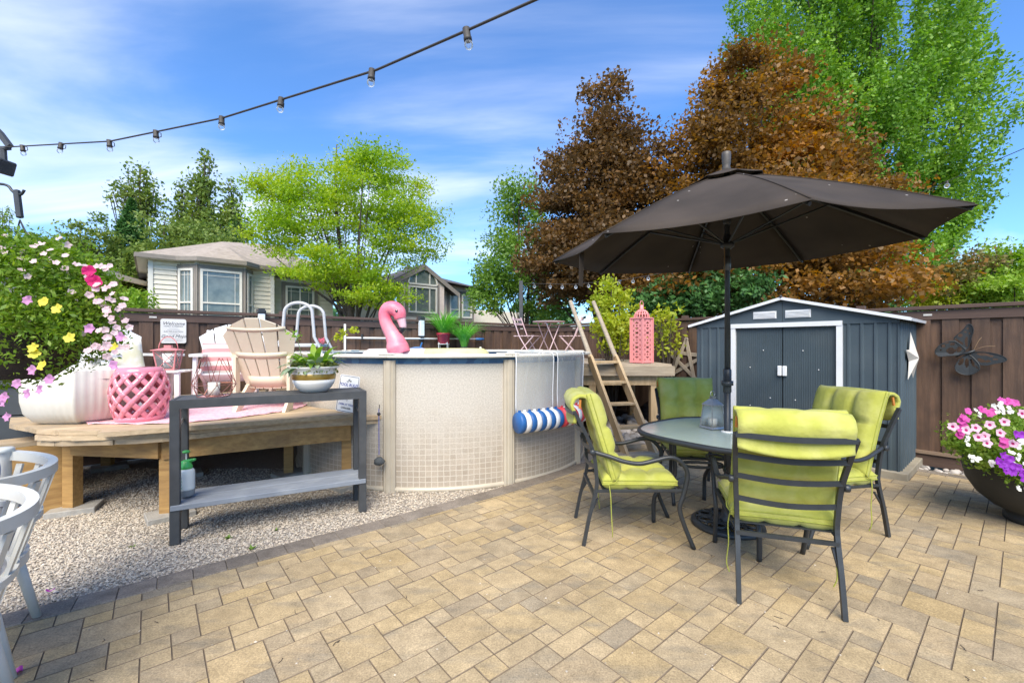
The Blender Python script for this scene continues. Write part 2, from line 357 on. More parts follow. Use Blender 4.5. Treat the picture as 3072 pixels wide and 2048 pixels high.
S_FENCE, R_CORN = 7.07, None                     # right fence stands at s = 7.07 along T2
# patio base (joint sand) polygon
back = [W(4.9, 3.35), W(4.9, 6.75), W(-6, 6.75), W(-6, -3.0)]
poly = [tuple(p) for p in ev] + back
pb = MB(); pb.add([(x, y, -.0055) for x, y in poly], [tuple(range(len(poly)))[::-1]])
patio = pb.build('patio', MT['joint_sand']); patio['kind'] = 'structure'

def inside(pt, pg):
    x, y = pt; c = False; n = len(pg); j = n - 1
    for i in range(n):
        if (pg[i][1] > y) != (pg[j][1] > y) and x < (pg[j][0] - pg[i][0]) * (y - pg[i][1]) / (pg[j][1] - pg[i][1]) + pg[i][0]: c = not c
        j = i
    return c
inner_poly = [tuple(p) for p in ev + nrm * (BW + .012)] + [W(4.9, 3.5), W(4.9, 6.58), W(-6, 6.58), W(-6, -3.0)]
outer_poly = [tuple(p) for p in ev + nrm * .008] + [W(4.9, 3.4), W(4.9, 6.69), W(-6, 6.69), W(-6, -3.0)]
U = .1132
def paver_mesh(w, h, name):
    b = MB(); x, y, e, t = w / 2 - .0011, h / 2 - .0014, .0022, .0
    lo = [(-x, -y, -.03), (x, -y, -.03), (x, y, -.03), (-x, y, -.03)]
    mid = [(-x, -y, t - .004), (x, -y, t - .004), (x, y, t - .004), (-x, y, t - .004)]
    top = [(-x + e, -y + e, t), (x - e, -y + e, t), (x - e, y - e, t), (-x + e, y - e, t)]
    f = [(8, 9, 10, 11)]
    for i in range(4):
        j = (i + 1) % 4; f += [(i, j, j + 4, i + 4), (i + 4, j + 4, j + 8, i + 8)]
    b.add(lo + mid + top, f); me = b.mesh(name); me.materials.append(MT['paver']); me.materials.append(MT['paver_edge'])
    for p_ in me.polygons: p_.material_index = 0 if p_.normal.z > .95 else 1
    return me
PM = {(2, 2): paver_mesh(2 * U, 2 * U, 'paver_large'), (2, 1): paver_mesh(2 * U, U, 'paver_oblong'), (1, 1): paver_mesh(U, U, 'paver_small')}
pav = []; cut_pav = []
R0, S0 = 1.451 - 2 * U, 1.546
for i in range(-60, 61):
    for j in range(-30, 31):
        ro, so = -i - 4 * j, 2 * i
        for (r0, c0, hh, ww) in ((2, 0, 2, 2), (1, -1, 1, 2), (1, 1, 1, 1), (0, 0, 1, 1)):
            r = R0 + (ro + r0 + hh / 2) * U; s = S0 + (so + c0 + ww / 2) * U
            x, y = W(r, s)
            if y < .75 or y > 9 or abs(x) > y * 1.32 + .4: continue
            cs = [(x + T1[0] * a * hh * U / 2 + T2[0] * b * ww * U / 2, y + T1[1] * a * hh * U / 2 + T2[1] * b * ww * U / 2) for a in (-.97, .97) for b in (-.97, .97)]
            if inside((x, y), outer_poly) and all(inside(q, outer_poly) for q in cs) and any(inside(q, inner_poly) for q in cs): pav.append((y, x, ww, hh))
            elif y > 1.2 and any(inside(q, inner_poly) for q in cs) and not all(inside(q, outer_poly) for q in cs): cut_pav.append([cs[0], cs[1], cs[3], cs[2]])
pav.sort(key=lambda p: p[0])
def in_view(p): return abs(p[1]) < p[0] * 1.2 and p[0] > 1.72
near = [p for p in pav if in_view(p)][:258]; nset = set(near)
for (y, x, ww, hh) in near:
    o = bpy.data.objects.new('paver', PM[(ww, hh)]); COL.objects.link(o); o.parent = patio
    o.location = (x, y, random.uniform(-.0018, .0018)); o.rotation_euler = (random.gauss(0, .0025), random.gauss(0, .0025), A2 + random.gauss(0, .002))
rest = MB()
for p in pav:
    if p in nset: continue
    y, x, ww, hh = p; me = PM[(ww, hh)]
    rest.add([v.co for v in me.vertices], [tuple(q.vertices) for q in me.polygons], TM((x, y, random.uniform(-.0018, .0018)), random.gauss(0, .002), random.gauss(0, .002), A2))
o = rest.build('paver', MT['paver'], patio); o['kind'] = 'stuff'; o.data.materials.append(MT['paver_edge'])
for p_ in o.data.polygons: p_.material_index = 0 if p_.normal.z > .95 else 1; o.name = 'far_pavers'
# stones cut to the curve
for q in cut_pav:
    cen = np.mean(q, axis=0); k = int(np.argmin(np.linalg.norm(ev - cen, axis=1))); o0 = ev[k] + nrm[k] * BW * .5; nn_ = nrm[k]; out = []
    for i in range(4):
        a, b_ = np.array(q[i]), np.array(q[(i + 1) % 4]); da, db = np.dot(a - o0, nn_), np.dot(b_ - o0, nn_)
        if da >= 0: out.append(a)
        if da * db < 0: out.append(a + (b_ - a) * da / (da - db))
    if len(out) < 3 or cen[1] > 7: continue
    ar = sum(out[i][0] * out[(i + 1) % len(out)][1] - out[(i + 1) % len(out)][0] * out[i][1] for i in range(len(out)))
    if ar < 0: out = out[::-1]
    c_ = np.mean(out, axis=0); o = MB().prism([tuple(p - c_) for p in out], .03).build('cut_paver', MT['paver'], patio); o.location = (c_[0], c_[1], -.03)
# dark border course along the gravel and along the fence
def border_piece(a, b, c, d):
    m = MB(); gz = .006 + random.uniform(-.0015, .0015); q = [np.array(p) for p in (a, b, c, d)]; ctr = sum(q) / 4
    q0 = [ctr + (p - ctr) * .988 for p in q]; q1 = [ctr + (p - ctr) * .95 for p in q]
    v = [(*(p - ctr), -.03) for p in q0] + [(*(p - ctr), gz - .004) for p in q0] + [(*(p - ctr), gz) for p in q1]
    f = [(8, 9, 10, 11)]
    for i in range(4):
        j = (i + 1) % 4; f += [(i, j, j + 4, i + 4), (i + 4, j + 4, j + 8, i + 8)]
    ar = (q[1][0] - q[0][0]) * (q[2][1] - q[0][1]) - (q[1][1] - q[0][1]) * (q[2][0] - q[0][0])
    if ar < 0: f = [t[::-1] for t in f]
    m.add(v, f); o = m.build('border_paver', MT['border_paver'], patio); o.location = (*ctr, 0)
for k in range(nb_):
    if ev[k][1] > .9: border_piece(iv[k], iv[k + 1], ev[k + 1], ev[k])
for k in range(20):
    r = -2.4 + k * .172
    border_piece(W(r, 6.58), W(r + .172, 6.58), W(r + .172, 6.70), W(r, 6.70))

# ---- gravel: base sheet and loose stones
gb = MB(); gp = [tuple(p) for p in ev] + [(2.0, 6.2), (.5, 9.9), (-6.5, 3.9), (-9, 1.5), (-9, -.5)]
gb.add([(x, y, -.024) for x, y in gp], [tuple(range(len(gp)))])
o = gb.build('gravel_bed', MT['gravel_base']); o['kind'] = 'structure'
def stones(n, sampler, smin, smax, name, mt, zb):
    pts = sampler(n); n = len(pts)
    base = np.array([(1, 0, 0), (0, 1, 0), (-1, 0, 0), (0, -1, 0), (0, 0, .8), (.5, .5, .62), (-.5, .4, .66)])[:5]
    fa = np.array([(0, 1, 4), (1, 2, 4), (2, 3, 4), (3, 0, 4)])
    sz = RNG.uniform(smin, smax, (n, 1, 1)); jit = RNG.uniform(.65, 1.3, (n, 5, 3)); a = RNG.uniform(0, 6.283, n)
    v = base[None] * sz * jit; v[:, :, 0] *= RNG.uniform(.9, 1.6, (n, 1)); v[:, 4, :2] += RNG.uniform(-.4, .4, (n, 2)) * sz[:, 0]
    c, s_ = np.cos(a)[:, None], np.sin(a)[:, None]
    x = v[:, :, 0] * c - v[:, :, 1] * s_; y = v[:, :, 0] * s_ + v[:, :, 1] * c
    v = np.stack([x + pts[:, 0:1], y + pts[:, 1:2], v[:, :, 2] + pts[:, 2:3]], 2)
    f = fa[None] + (np.arange(n) * 5)[:, None, None]
    o = link(name, np_mesh(name, v.reshape(-1, 3), f.reshape(-1, 3), mt), None); o['kind'] = 'stuff'; return o
gp_in = gp
def gs(n):
    out = []
    while len(out) < n:
        Y = RNG.uniform(1.5, 5.0, 4 * n); X = RNG.uniform(-5, .4, 4 * n)
        keep = RNG.uniform(0, 1, 4 * n) < np.clip(1.9 - .33 * Y, .25, 1)
        for x, y in zip(X[keep], Y[keep]):
            if abs(x) < y * 1.25 and inside((x, y), gp_in): out.append((x, y, -.024 + RNG.uniform(-.002, .008)))
            if len(out) >= n: break
    return np.array(out)
stones(42000, gs, .0045, .0105, 'gravel', MT['gravel_stone'], 0)
# river rocks along the foot of the right fence and under the high deck
MT['river_rock'] = mat('river_rock', (.30, .27, .25), (.42, .38, .34), 3, rough=.75, isl=.45, bump=.2)
def rocks(name, pts, smin, smax, label=None):
    b = MB()
    for (x, y, z) in pts:
        s = random.uniform(smin, smax); k = MB().sphere((0, 0, 0), 1, 9, 5)
        m = TM((x, y, z + s * .25), random.uniform(-.4, .4), random.uniform(-.4, .4), random.uniform(0, 6)) @ Matrix.Diagonal((s * random.uniform(.9, 1.5), s, s * random.uniform(.5, .8), 1))
        b.add([Vector(p) * random.uniform(.92, 1.08) for p in k.v], k.f, m)
    o = b.build(name, MT['river_rock'], None, True); o['kind'] = 'stuff'; return o
pts = []
for k in range(420):
    r = random.uniform(-2.4, 4.5); s = random.uniform(6.73, 6.98); x, y = W(r, s); pts.append((x, y, -.02))
rocks('river_rocks', pts, .018, .045)
pts = []
for k in range(420):
    x, y = G(random.uniform(1780, 2010), random.uniform(1262, 1330)); 
    if y < 9: pts.append((x, y, random.uniform(-.02, .10)))
rocks('rubble_rocks', pts, .04, .10)

# loose grit and twigs scattered over the paving
def ds(n):
    out = []
    while len(out) < n:
        y = 1.7 + 4.0 * random.random() ** 1.5; x = random.uniform(-1.0, 1.1) * y
        if inside((x, y), inner_poly): out.append((x, y, .0))
    return np.array(out)
stones(150, ds, .003, .0065, 'loose_grit', MT['gravel_stone'], 0)
b = MB()
for (x, y, _) in ds(34):
    a = random.uniform(0, 6.28); L_ = random.uniform(.015, .045); p0_ = Vector((x, y, .003)); d_ = Vector((math.cos(a), math.sin(a), 0)); k_ = Vector((-d_.y, d_.x, 0)) * random.uniform(-.01, .01)
    b.tube([p0_, p0_ + d_ * L_ * .5 + k_, p0_ + d_ * L_], .0014, 4)
o = b.build('twigs', MT['bark']); o['kind'] = 'stuff'
# small weeds and fallen petals
MT['weed'] = leafmat('weed', (.10, .20, .02), (.20, .32, .05), transl=.3)
for (px, py, sz) in ((755, 1640, .05), (686, 1607, .045), (828, 1583, .035), (398, 1632, .03)):
    x, y = G(px, py); b = MB()
    for k in range(16):
        a = random.uniform(0, 6.28); l = sz * random.uniform(.5, 1); w = sz * .16
        d = Vector((math.cos(a), math.sin(a), random.uniform(.3, 1.1))).normalized(); sd = Vector((-math.sin(a), math.cos(a), 0)) * w
        b.add([(0, 0, 0), d * l * .5 + sd, d * l, d * l * .5 - sd], [(0, 1, 2, 3)])
    o = b.build('weed', MT['weed']); o.location = (x, y, -.02)
    tag(o, {755: 'largest green weed in the gravel beside the dark border', 686: 'small weed in the gravel behind the largest weed', 828: 'tiny weed in gravel near the middle of the bench shelf', 398: 'tiny weed in the gravel left of the bench leg'}[px], 'weed', 'weeds in the gravel')
MT['petal'] = leafmat('petal', (.55, .05, .42), (.62, .12, .50), transl=.3)
for i, (px, py) in enumerate(((152, 1773), (57, 2016))):
    x, y = G(px, py); b = MB()
    b.grid(lambda u, v: ((u - .5) * .036, (v - .5) * .022, .004 + .012 * (abs(u - .5) * 2) ** 2 + .004 * math.sin(v * 5)), 5, 4)
    o = b.build('fallen_petal', MT['petal'], None, True); o.location = (x, y, 0); o.rotation_euler = (0, 0, i * 2 + .4)
    tag(o, ('magenta petal fallen on the gravel near the paving edge', 'magenta petal fallen on the tan paving beside white chair leg')[i], 'petal', 'fallen petals')
# ================================================================== fences
MT['fence'] = mat('fence', (.125, .071, .044), (.070, .040, .026), 3.0, rough=.72, bump=.25, bscale=26, rand=.24, stretch=(9, 9, .8), dirt=((.04, .025, .02), 5, .5))
MT['fence_cap'] = mat('fence_cap', (.105, .062, .045), (.07, .042, .032), 3, rough=.7, bump=.2, stretch=(.8, 9, 9))
MT['plate'] = mat('plate', (.66, .62, .56), (.5, .47, .42), 30, rough=.6)
FENCE_TOP = 1.875
def fence(name, label, x0, y0, ang, length, plates, posts):
    t = thing(name, label, 'fence', (x0, y0, 0), ang)          # local x runs along the fence, +y faces the yard
    bm = MB().box((0, 0, .925), (.14, .018, 1.6)).mesh('fence_board'); bm.materials.append(MT['fence'])
    x = .07; k = 0
    while x < length:
        o = bpy.data.objects.new('board', bm); COL.objects.link(o); o.parent = t
        o.location = (x + random.uniform(-.004, .004), (.030 if k % 2 == 0 else .006) + random.uniform(-.002, .002), random.uniform(-.004, .004)); o.rotation_euler = (random.gauss(0, .002), 0, random.gauss(0, .006)); o.scale = (random.uniform(.97, 1.02), 1, 1)
        x += .1175; k += 1
    MB().box((length / 2, .035, 1.765), (length, .035, .105)).build('fascia', MT['fence_cap'], t)
    MB().box((length / 2, .01, 1.851), (length, .15, .042), bev=.004).build('cap', MT['fence_cap'], t)
    MB().box((length / 2, .040, .065), (length, .038, .15)).build('kickboard', MT['fence_cap'], t)
    MB().box((length / 2, .060, .15), (length, .05, .035)).build('bottom_rail', mat('rail_wood', (.23, .16, .11), (.16, .11, .08), 4, rough=.8, stretch=(1, 8, 8)), t)
    for px in plates: MB().box((px, .056, 1.768), (.075, .006, .022)).build('label_plate', MT['plate'], t)
    for px in posts: MB().box((px, .01, .95), (.09, .09, 1.9 + .03), bev=.004).build('post', MT['fence_cap'], t)
    return t
RC = 6.93                                           # the corner of the two fences
base_r = np.array((5.246, 4.746)); corner = base_r + T1 * RC
# right fence: from beyond the frame to the corner; local +y must face the yard (towards -T2)
st = base_r - T1 * 1.9
fence('yard_fence', 'dark brown board fence behind the grey shed, with the butterfly on it', st[0], st[1], A2 + PI / 2, RC + 1.9, [1.9 + .47, 1.9 + 2.9, 1.9 + 4.4, 1.9 + 6.0], [1.9 + 1.1, 1.9 + 3.5])
# left fence: from the corner to the left; local x along -T2, +y faces the yard (towards -T1)
fence('yard_fence', 'dark brown board fence behind the pool and the low deck, two lamps on its posts', corner[0], corner[1], A2 + PI, 11.0, [.8, 3.9, 7.05], [.05, 2.45, 5.55])

def on_left_fence(px):                              # distance along the left fence seen at picture column px
    k = (px - CX) / FPX
    return (corner[0] - k * corner[1]) / (T2[0] - k * T2[1])
# solar post lamps
MT['lamp_glass'] = mat('lamp_glass', (.75, .78, .80), (.66, .70, .72), 8, rough=.25)
for i, px in enumerate((780, 1256)):
    s = on_left_fence(px); b = corner - T2 * s - T1 * .075
    t = thing('post_lamp', ('black post lamp with white glass on the fence behind the cream garden chair', 'black post lamp with white glass on the fence right of the flamingo')[i], 'lamp', (b[0], b[1], 1.62), A2 + PI, 'solar lamps on the fence posts')
    MB().box((0, -.04, .12), (.10, .05, .38)).build('bracket', MT['fence_cap'], t)
    MB().box((0, .03, .27), (.105, .105, .05), bev=.008).box((0, .03, .30), (.08, .08, .03)).build('cap', MT['black_metal'], t)
    MB().box((0, .03, .10), (.085, .085, .29), bev=.006).build('glass', MT['lamp_glass'], t)
    MB().box((0, .03, -.055), (.07, .07, .02)).build('base', MT['black_metal'], t)

# ================================================================== pool
PC = np.array((-.92, 6.12)); PR = 1.94; RIM = 1.315
def _poolwall():
    m, n, l = _mt('pool_wall')
    o = n.new('ShaderNodeOutputMaterial'); b = n.new('ShaderNodeBsdfPrincipled'); b.inputs['Roughness'].default_value = .42; b.inputs['Specular IOR Level'].default_value = .4
    uv = n.new('ShaderNodeUVMap'); nd = n.new('ShaderNodeTexNoise'); nd.inputs['Scale'].default_value = 16; nd.inputs['Detail'].default_value = 2; l.new(uv.outputs[0], nd.inputs['Vector'])
    va = n.new('ShaderNodeVectorMath'); va.operation = 'MULTIPLY_ADD'; l.new(nd.outputs['Color'], va.inputs[0]); va.inputs[1].default_value = (.010, .010, 0); l.new(uv.outputs[0], va.inputs[2])
    br = n.new('ShaderNodeTexBrick'); br.offset = 0; br.inputs['Scale'].default_value = 1; br.inputs['Brick Width'].default_value = .0605; br.inputs['Row Height'].default_value = .0535; br.inputs['Mortar Size'].default_value = .0042; br.inputs['Mortar Smooth'].default_value = .3
    br.inputs['Color1'].default_value = (.34, .28, .215, 1); br.inputs['Color2'].default_value = (.42, .35, .275, 1); br.inputs['Mortar'].default_value = (.55, .49, .40, 1)
    l.new(va.outputs[0], br.inputs['Vector'])
    sp = n.new('ShaderNodeTexNoise'); sp.inputs['Scale'].default_value = 70; sp.inputs['Detail'].default_value = 5; sp.inputs['Roughness'].default_value = .8; l.new(uv.outputs[0], sp.inputs['Vector'])
    cr = n.new('ShaderNodeValToRGB'); cr.color_ramp.elements[0].position = .36; cr.color_ramp.elements[0].color = (.44, .395, .335, 1); cr.color_ramp.elements[1].position = .64; cr.color_ramp.elements[1].color = (.58, .535, .465, 1); l.new(sp.outputs['Fac'], cr.inputs[0])
    sx = n.new('ShaderNodeSeparateXYZ'); l.new(uv.outputs[0], sx.inputs[0])
    n2 = n.new('ShaderNodeTexNoise'); n2.inputs['Scale'].default_value = 7; l.new(uv.outputs[0], n2.inputs['Vector'])
    ad = n.new('ShaderNodeMath'); ad.operation = 'MULTIPLY_ADD'; l.new(n2.outputs['Fac'], ad.inputs[0]); ad.inputs[1].default_value = .4; l.new(sx.outputs[1], ad.inputs[2])
    mr = n.new('ShaderNodeMapRange'); mr.inputs[1].default_value = .40; mr.inputs[2].default_value = 1.05; mr.inputs[3].default_value = .92; mr.inputs[4].default_value = 0; l.new(ad.outputs[0], mr.inputs[0])
    mx = n.new('ShaderNodeMix'); mx.data_type = 'RGBA'; l.new(mr.outputs[0], mx.inputs[0]); l.new(cr.outputs[0], mx.inputs[6]); l.new(br.outputs['Color'], mx.inputs[7])
    m2 = n.new('ShaderNodeMapRange'); m2.inputs[1].default_value = .3; m2.inputs[2].default_value = .7; m2.inputs[3].default_value = .88; m2.inputs[4].default_value = 1.1; l.new(sp.outputs['Fac'], m2.inputs[0])
    hs = n.new('ShaderNodeHueSaturation'); l.new(m2.outputs[0], hs.inputs['Value']); l.new(mx.outputs[2], hs.inputs['Color']); l.new(hs.outputs[0], b.inputs['Base Color'])
    bp = n.new('ShaderNodeBump'); bp.inputs['Strength'].default_value = .25; bp.inputs['Distance'].default_value = .004; l.new(sp.outputs['Fac'], bp.inputs['Height']); l.new(bp.outputs[0], b.inputs['Normal'])
    l.new(b.outputs[0], o.inputs[0]); return m
MT['pool_wall'] = _poolwall()
MT['pool_post'] = mat('pool_post', (.50, .44, .345), (.45, .395, .305), 6, rough=.35, dirt=((.36, .31, .24), 3, .4))
MT['pool_rim'] = mat('pool_rim', (.72, .68, .60), (.64, .60, .52), 5, rough=.35)
def _liner():
    m, n, l = _mt('pool_liner')
    o = n.new('ShaderNodeOutputMaterial'); b = n.new('ShaderNodeBsdfPrincipled'); b.inputs['Roughness'].default_value = .3
    tc = n.new('ShaderNodeTexCoord'); vo = n.new('ShaderNodeTexVoronoi'); vo.inputs['Scale'].default_value = 11; l.new(tc.outputs['Object'], vo.inputs['Vector'])
    cr = n.new('ShaderNodeValToRGB'); e = cr.color_ramp.elements; e[0].color = (.012, .045, .13, 1); e[1].color = (.08, .20, .34, 1); l.new(vo.outputs['Color'], cr.inputs[0])
    l.new(cr.outputs[0], b.inputs['Base Color']); l.new(b.outputs[0], o.inputs[0]); return m
MT['pool_liner'] = _liner()
def _water():
    m, n, l = _mt('pool_water')
    o = n.new('ShaderNodeOutputMaterial'); b = n.new('ShaderNodeBsdfPrincipled'); b.inputs['Roughness'].default_value = .05; b.inputs['Base Color'].default_value = (.04, .22, .36, 1)
    nz = n.new('ShaderNodeTexNoise'); nz.inputs['Scale'].default_value = 6; bp = n.new('ShaderNodeBump'); bp.inputs['Strength'].default_value = .15; l.new(nz.outputs['Fac'], bp.inputs['Height']); l.new(bp.outputs[0], b.inputs['Normal']); l.new(b.outputs[0], o.inputs[0]); return m
pool = thing('swimming_pool', 'round above-ground pool with beige mosaic wall and cream rim', 'pool', (PC[0], PC[1], 0))
NSEG = 10; PH0 = math.atan2(4.19 - PC[1], -1.2055 - PC[0])      # the left front upright
NW = 120
me = bpy.data.meshes.new('wall'); vv = []; ff = []; uvs = []
for k in range(NW + 1):
    a = PH0 + 2 * PI * k / NW
    for z in (0.0, RIM - .03): vv.append(((PR - .03) * math.cos(a), (PR - .03) * math.sin(a), z - .03))
for k in range(NW): ff.append((2 * k, 2 * k + 2, 2 * k + 3, 2 * k + 1))
me.from_pydata(vv, [], ff); ul = me.uv_layers.new(name='UVMap')
for lp in me.loops: vi = lp.vertex_index; ul.data[lp.index].uv = ((vi // 2) / NW * 2 * PI * PR, vv[vi][2] + .03)
me.shade_smooth(); wall = link('wall', me, MT['pool_wall'], pool)
MB().lathe([(PR - .022, RIM - .085), (PR - .022, RIM - .02)], 120, cap=False).build('liner_band', MT['pool_liner'], pool, True)
MB().lathe([(PR - .07, RIM - .01), (PR - .07, .05)], 96, cap=False).build('liner', MT['pool_liner'], pool, True)
MB().lathe([(PR - .075, 1.17), (.01, 1.17)], 96, cap=False).build('water', _water(), pool, True)
MB().lathe([(PR - .035, -.03), (PR - .012, -.03), (PR - .008, .015), (PR - .035, .02)], 120, cap=False).build('bottom_track', MT['pool_post'], pool, True)
up = MB()
prof = [(-.062, -.01), (-.062, .022), (-.045, .040), (-.030, .036), (-.018, .052), (.018, .052), (.030, .036), (.045, .040), (.062, .022), (.062, -.01)]
up.prism([(p[1], p[0]) for p in prof], RIM - .02, TM((0, 0, -.03)))
upm = up.mesh('upright'); upm.materials.append(MT['pool_post'])
for k in range(NSEG):
    a = PH0 + 2 * PI * k / NSEG
    o = bpy.data.objects.new('upright', upm); COL.objects.link(o); o.parent = pool; o.location = ((PR - .03) * math.cos(a), (PR - .03) * math.sin(a), 0); o.rotation_euler = (0, 0, a)
    rp = [(PR - .15, RIM - .025), (PR + .055, RIM - .025), (PR + .062, RIM - .012), (PR + .05, RIM + .006), (PR - .02, RIM + .012), (PR - .145, RIM + .004)]
    b = MB(); n = 13
    for i in range(n):
        t = 2 * PI / NSEG * (.002 + .996 * i / (n - 1))
        for (r_, z_) in rp: b.v.append((r_ * math.cos(a + t), r_ * math.sin(a + t), z_))
    m6 = len(rp)
    for i in range(n - 1):
        for j in range(m6): b.f.append((i * m6 + j, (i + 1) * m6 + j, (i + 1) * m6 + (j + 1) % m6, i * m6 + (j + 1) % m6))
    b.f.append(tuple(range(m6))[::-1]); b.f.append(tuple((n - 1) * m6 + j for j in range(m6)))
    b.f = [q[::-1] for q in b.f]
    b.build('top_rail', MT['pool_rim'], pool)
    b = MB().box((PR - .045, 0, RIM + .010), (.215, .17, .016), bev=.006); b.v = [tuple(Matrix.Rotation(a, 4, 'Z') @ Vector(p)) for p in b.v]
    b.build('rail_joint', MT['pool_rim'], pool)

# ================================================================== low deck on the left
MT['deck'] = mat('deck', (.53, .40, .25), (.38, .28, .17), 4, rough=.75, bump=.25, rand=.14, stretch=(1.2, 10, 10), dirt=((.30, .25, .20), 6, .5))
MT['beam'] = mat('beam', (.47, .28, .095), (.30, .165, .055), 3.5, rough=.7, bump=.2, stretch=(1, 9, 9), dirt=((.18, .10, .05), 4, .4))
MT['concrete'] = mat('concrete', (.38, .36, .32), (.28, .26, .23), 12, rough=.9, bump=.4)
DZ = .76
deck = thing('timber_deck', 'low weathered timber deck left of the pool, carrying the garden chairs', 'deck', (-3, 4.6, 0))
DM = WP((-3, 4.6, 0))
DA = R(29); dd = np.array((math.cos(DA), math.sin(DA))); dn = np.array((-math.sin(DA), math.cos(DA)))
dpoly = [(-3.80, 3.40), (-3.62, 3.30), (-3.21, 3.31), (-2.80, 3.41), (-2.55, 3.57), (-2.21, 3.84), (-1.53, 4.13), (-1.2, 4.25), (-1.0, 7.0), (-2.45, 7.20), (-5.2, 4.95), (-5.0, 4.3), (-4.15, 3.55)]
pu = [(np.dot(p, dd), np.dot(p, dn)) for p in dpoly]; cu_ = (np.dot(PC, dd), np.dot(PC, dn)); CRAD = PR + .035
def span(v):
    us = []
    for i in range(len(pu)):
        (u0, v0), (u1, v1) = pu[i], pu[(i + 1) % len(pu)]
        if (v0 - v) * (v1 - v) < 0: us.append(u0 + (u1 - u0) * (v - v0) / (v1 - v0))
    if len(us) < 2: return None
    lo, hi = min(us), max(us); d2 = CRAD ** 2 - (v - cu_[1]) ** 2
    if d2 > 0: hi = min(hi, cu_[0] - math.sqrt(d2))
    return (lo, hi) if hi - lo > .05 else None
v = min(p[1] for p in pu) + .004
while v < max(p[1] for p in pu):
    a, b_ = span(v + .004), span(v + .134)
    if a is None and b_ is None: v += .142; continue
    a = a or b_; b_ = b_ or a
    quad = [dd * a[0] + dn * v, dd * a[1] + dn * v, dd * b_[1] + dn * (v + .137), dd * b_[0] + dn * (v + .137)]
    MB().prism(quad, .036, TM((0, 0, DZ - .036 + random.uniform(-.0015, .0015)))).build('deck_board', MT['deck'], deck, m=DM)
    v += .1415
# built-up curved edge: short lengths of board under the deck
path = [Vector((*p, 0)) for p in [(-3.80, 3.50), (-3.68, 3.32), (-3.45, 3.29), (-3.1, 3.33), (-2.80, 3.43), (-2.55, 3.60), (-2.2, 3.865), (-1.53, 4.155), (-1.22, 4.27)]]
path = spline(path, 4)
def strip(b, pts, w, z0, z1, jit=0):
    n = len(pts)
    for i, p in enumerate(pts):
        d = (pts[min(i + 1, n - 1)] - pts[max(i - 1, 0)]).normalized(); q = Vector((-d.y, d.x, 0)) * w
        for (o_, z) in ((p, z0), (p, z1), (p + q, z1), (p + q, z0)): b.v.append((o_.x, o_.y, z))
    for i in range(n - 1):
        for j in range(4): b.f.append((i * 4 + j, (i + 1) * 4 + j, (i + 1) * 4 + (j + 1) % 4, i * 4 + (j + 1) % 4)[::-1])
    b.f += [(0, 1, 2, 3)[::-1], tuple((n - 1) * 4 + j for j in range(4))]
for (z0, z1, off, cuts) in ((.682, .719, .0, (0, 5, 9, 13, 18, 32)), (.640, .678, .015, (0, 3, 7, 12, 16, 32))):
    for a, b_ in zip(cuts[:-1], cuts[1:]):
        k = MB(); pts = [p + Vector((0, off + random.uniform(-.008, .008), 0)) for p in path[a:b_ + 1]]; strip(k, pts, .16, z0, z1); k.build('edge_board', MT['deck'], deck, m=DM)
k = MB(); strip(k, [Vector((-3.72, 3.62, 0)), Vector((-2.90, 3.52, 0))], .04, .485, .632); k.build('beam', MT['beam'], deck, m=DM)
k = MB(); strip(k, [Vector((-2.87, 3.53, 0)), Vector((-1.60, 4.26, 0)), ], .04, .475, .632); k.build('beam', MT['beam'], deck, m=DM)
k = MB(); strip(k, [Vector((-3.74, 3.66, 0)), Vector((-4.9, 4.85, 0))], -.04, .485, .632); k.build('beam', MT['beam'], deck, m=DM)
for (x, y, a) in ((-2.88, 3.60, .3), (-3.80, 3.72, 0), (-2.45, 4.72, .4), (-1.68, 4.36, .4), (-3.6, 4.7, .2), (-4.7, 5.0, .3)):
    MB().box((0, 0, .31), (.09, .09, .64)).build('post', MT['beam'], deck, m=DM @ TM((x, y, -.02), rz=a))
    MB().box((0, 0, .015), (.32, .24, .06), bev=.006).build('footing', MT['concrete'], deck, m=DM @ TM((x + .02, y, -.02), rz=a + .5))
# side steps
st_ = thing('deck_step', 'weathered timber step at the left end of the low deck', 'step', (-4.25, 3.45, 0), R(52))
for i in range(2): MB().box((0, -.075 + .15 * i, .60), (1.1, .142, .036)).build('tread', MT['deck'], st_)
MB().box((0, .17, .30), (1.06, .03, .56)).build('riser', MT['deck'], st_)
MB().box((0, -.13, .29), (1.06, .03, .58)).build('riser', MT['beam'], st_)
for sx in (-.53, .53): MB().box((sx, 0.02, .29), (.036, .29, .58)).build('stringer', MT['beam'], st_)
# dark panel box behind the steps
MT['slate'] = mat('slate_panel', (.045, .052, .058), (.036, .042, .048), 6, rough=.7, bump=.1)
x, y = -4.95, 4.05
bx_ = thing('storage_box', 'dark slate grey panelled box behind the white ribbed planter', 'box', (x, y, 0), R(20))
for i in range(4): MB().box((0, 0, .12 + .262 * i), (1.0, .6, .254), bev=.006).build('panel', MT['slate'], bx_)
MB().box((0, 0, 1.06), (1.05, .65, .04), bev=.01).build('lid', MT['slate'], bx_)

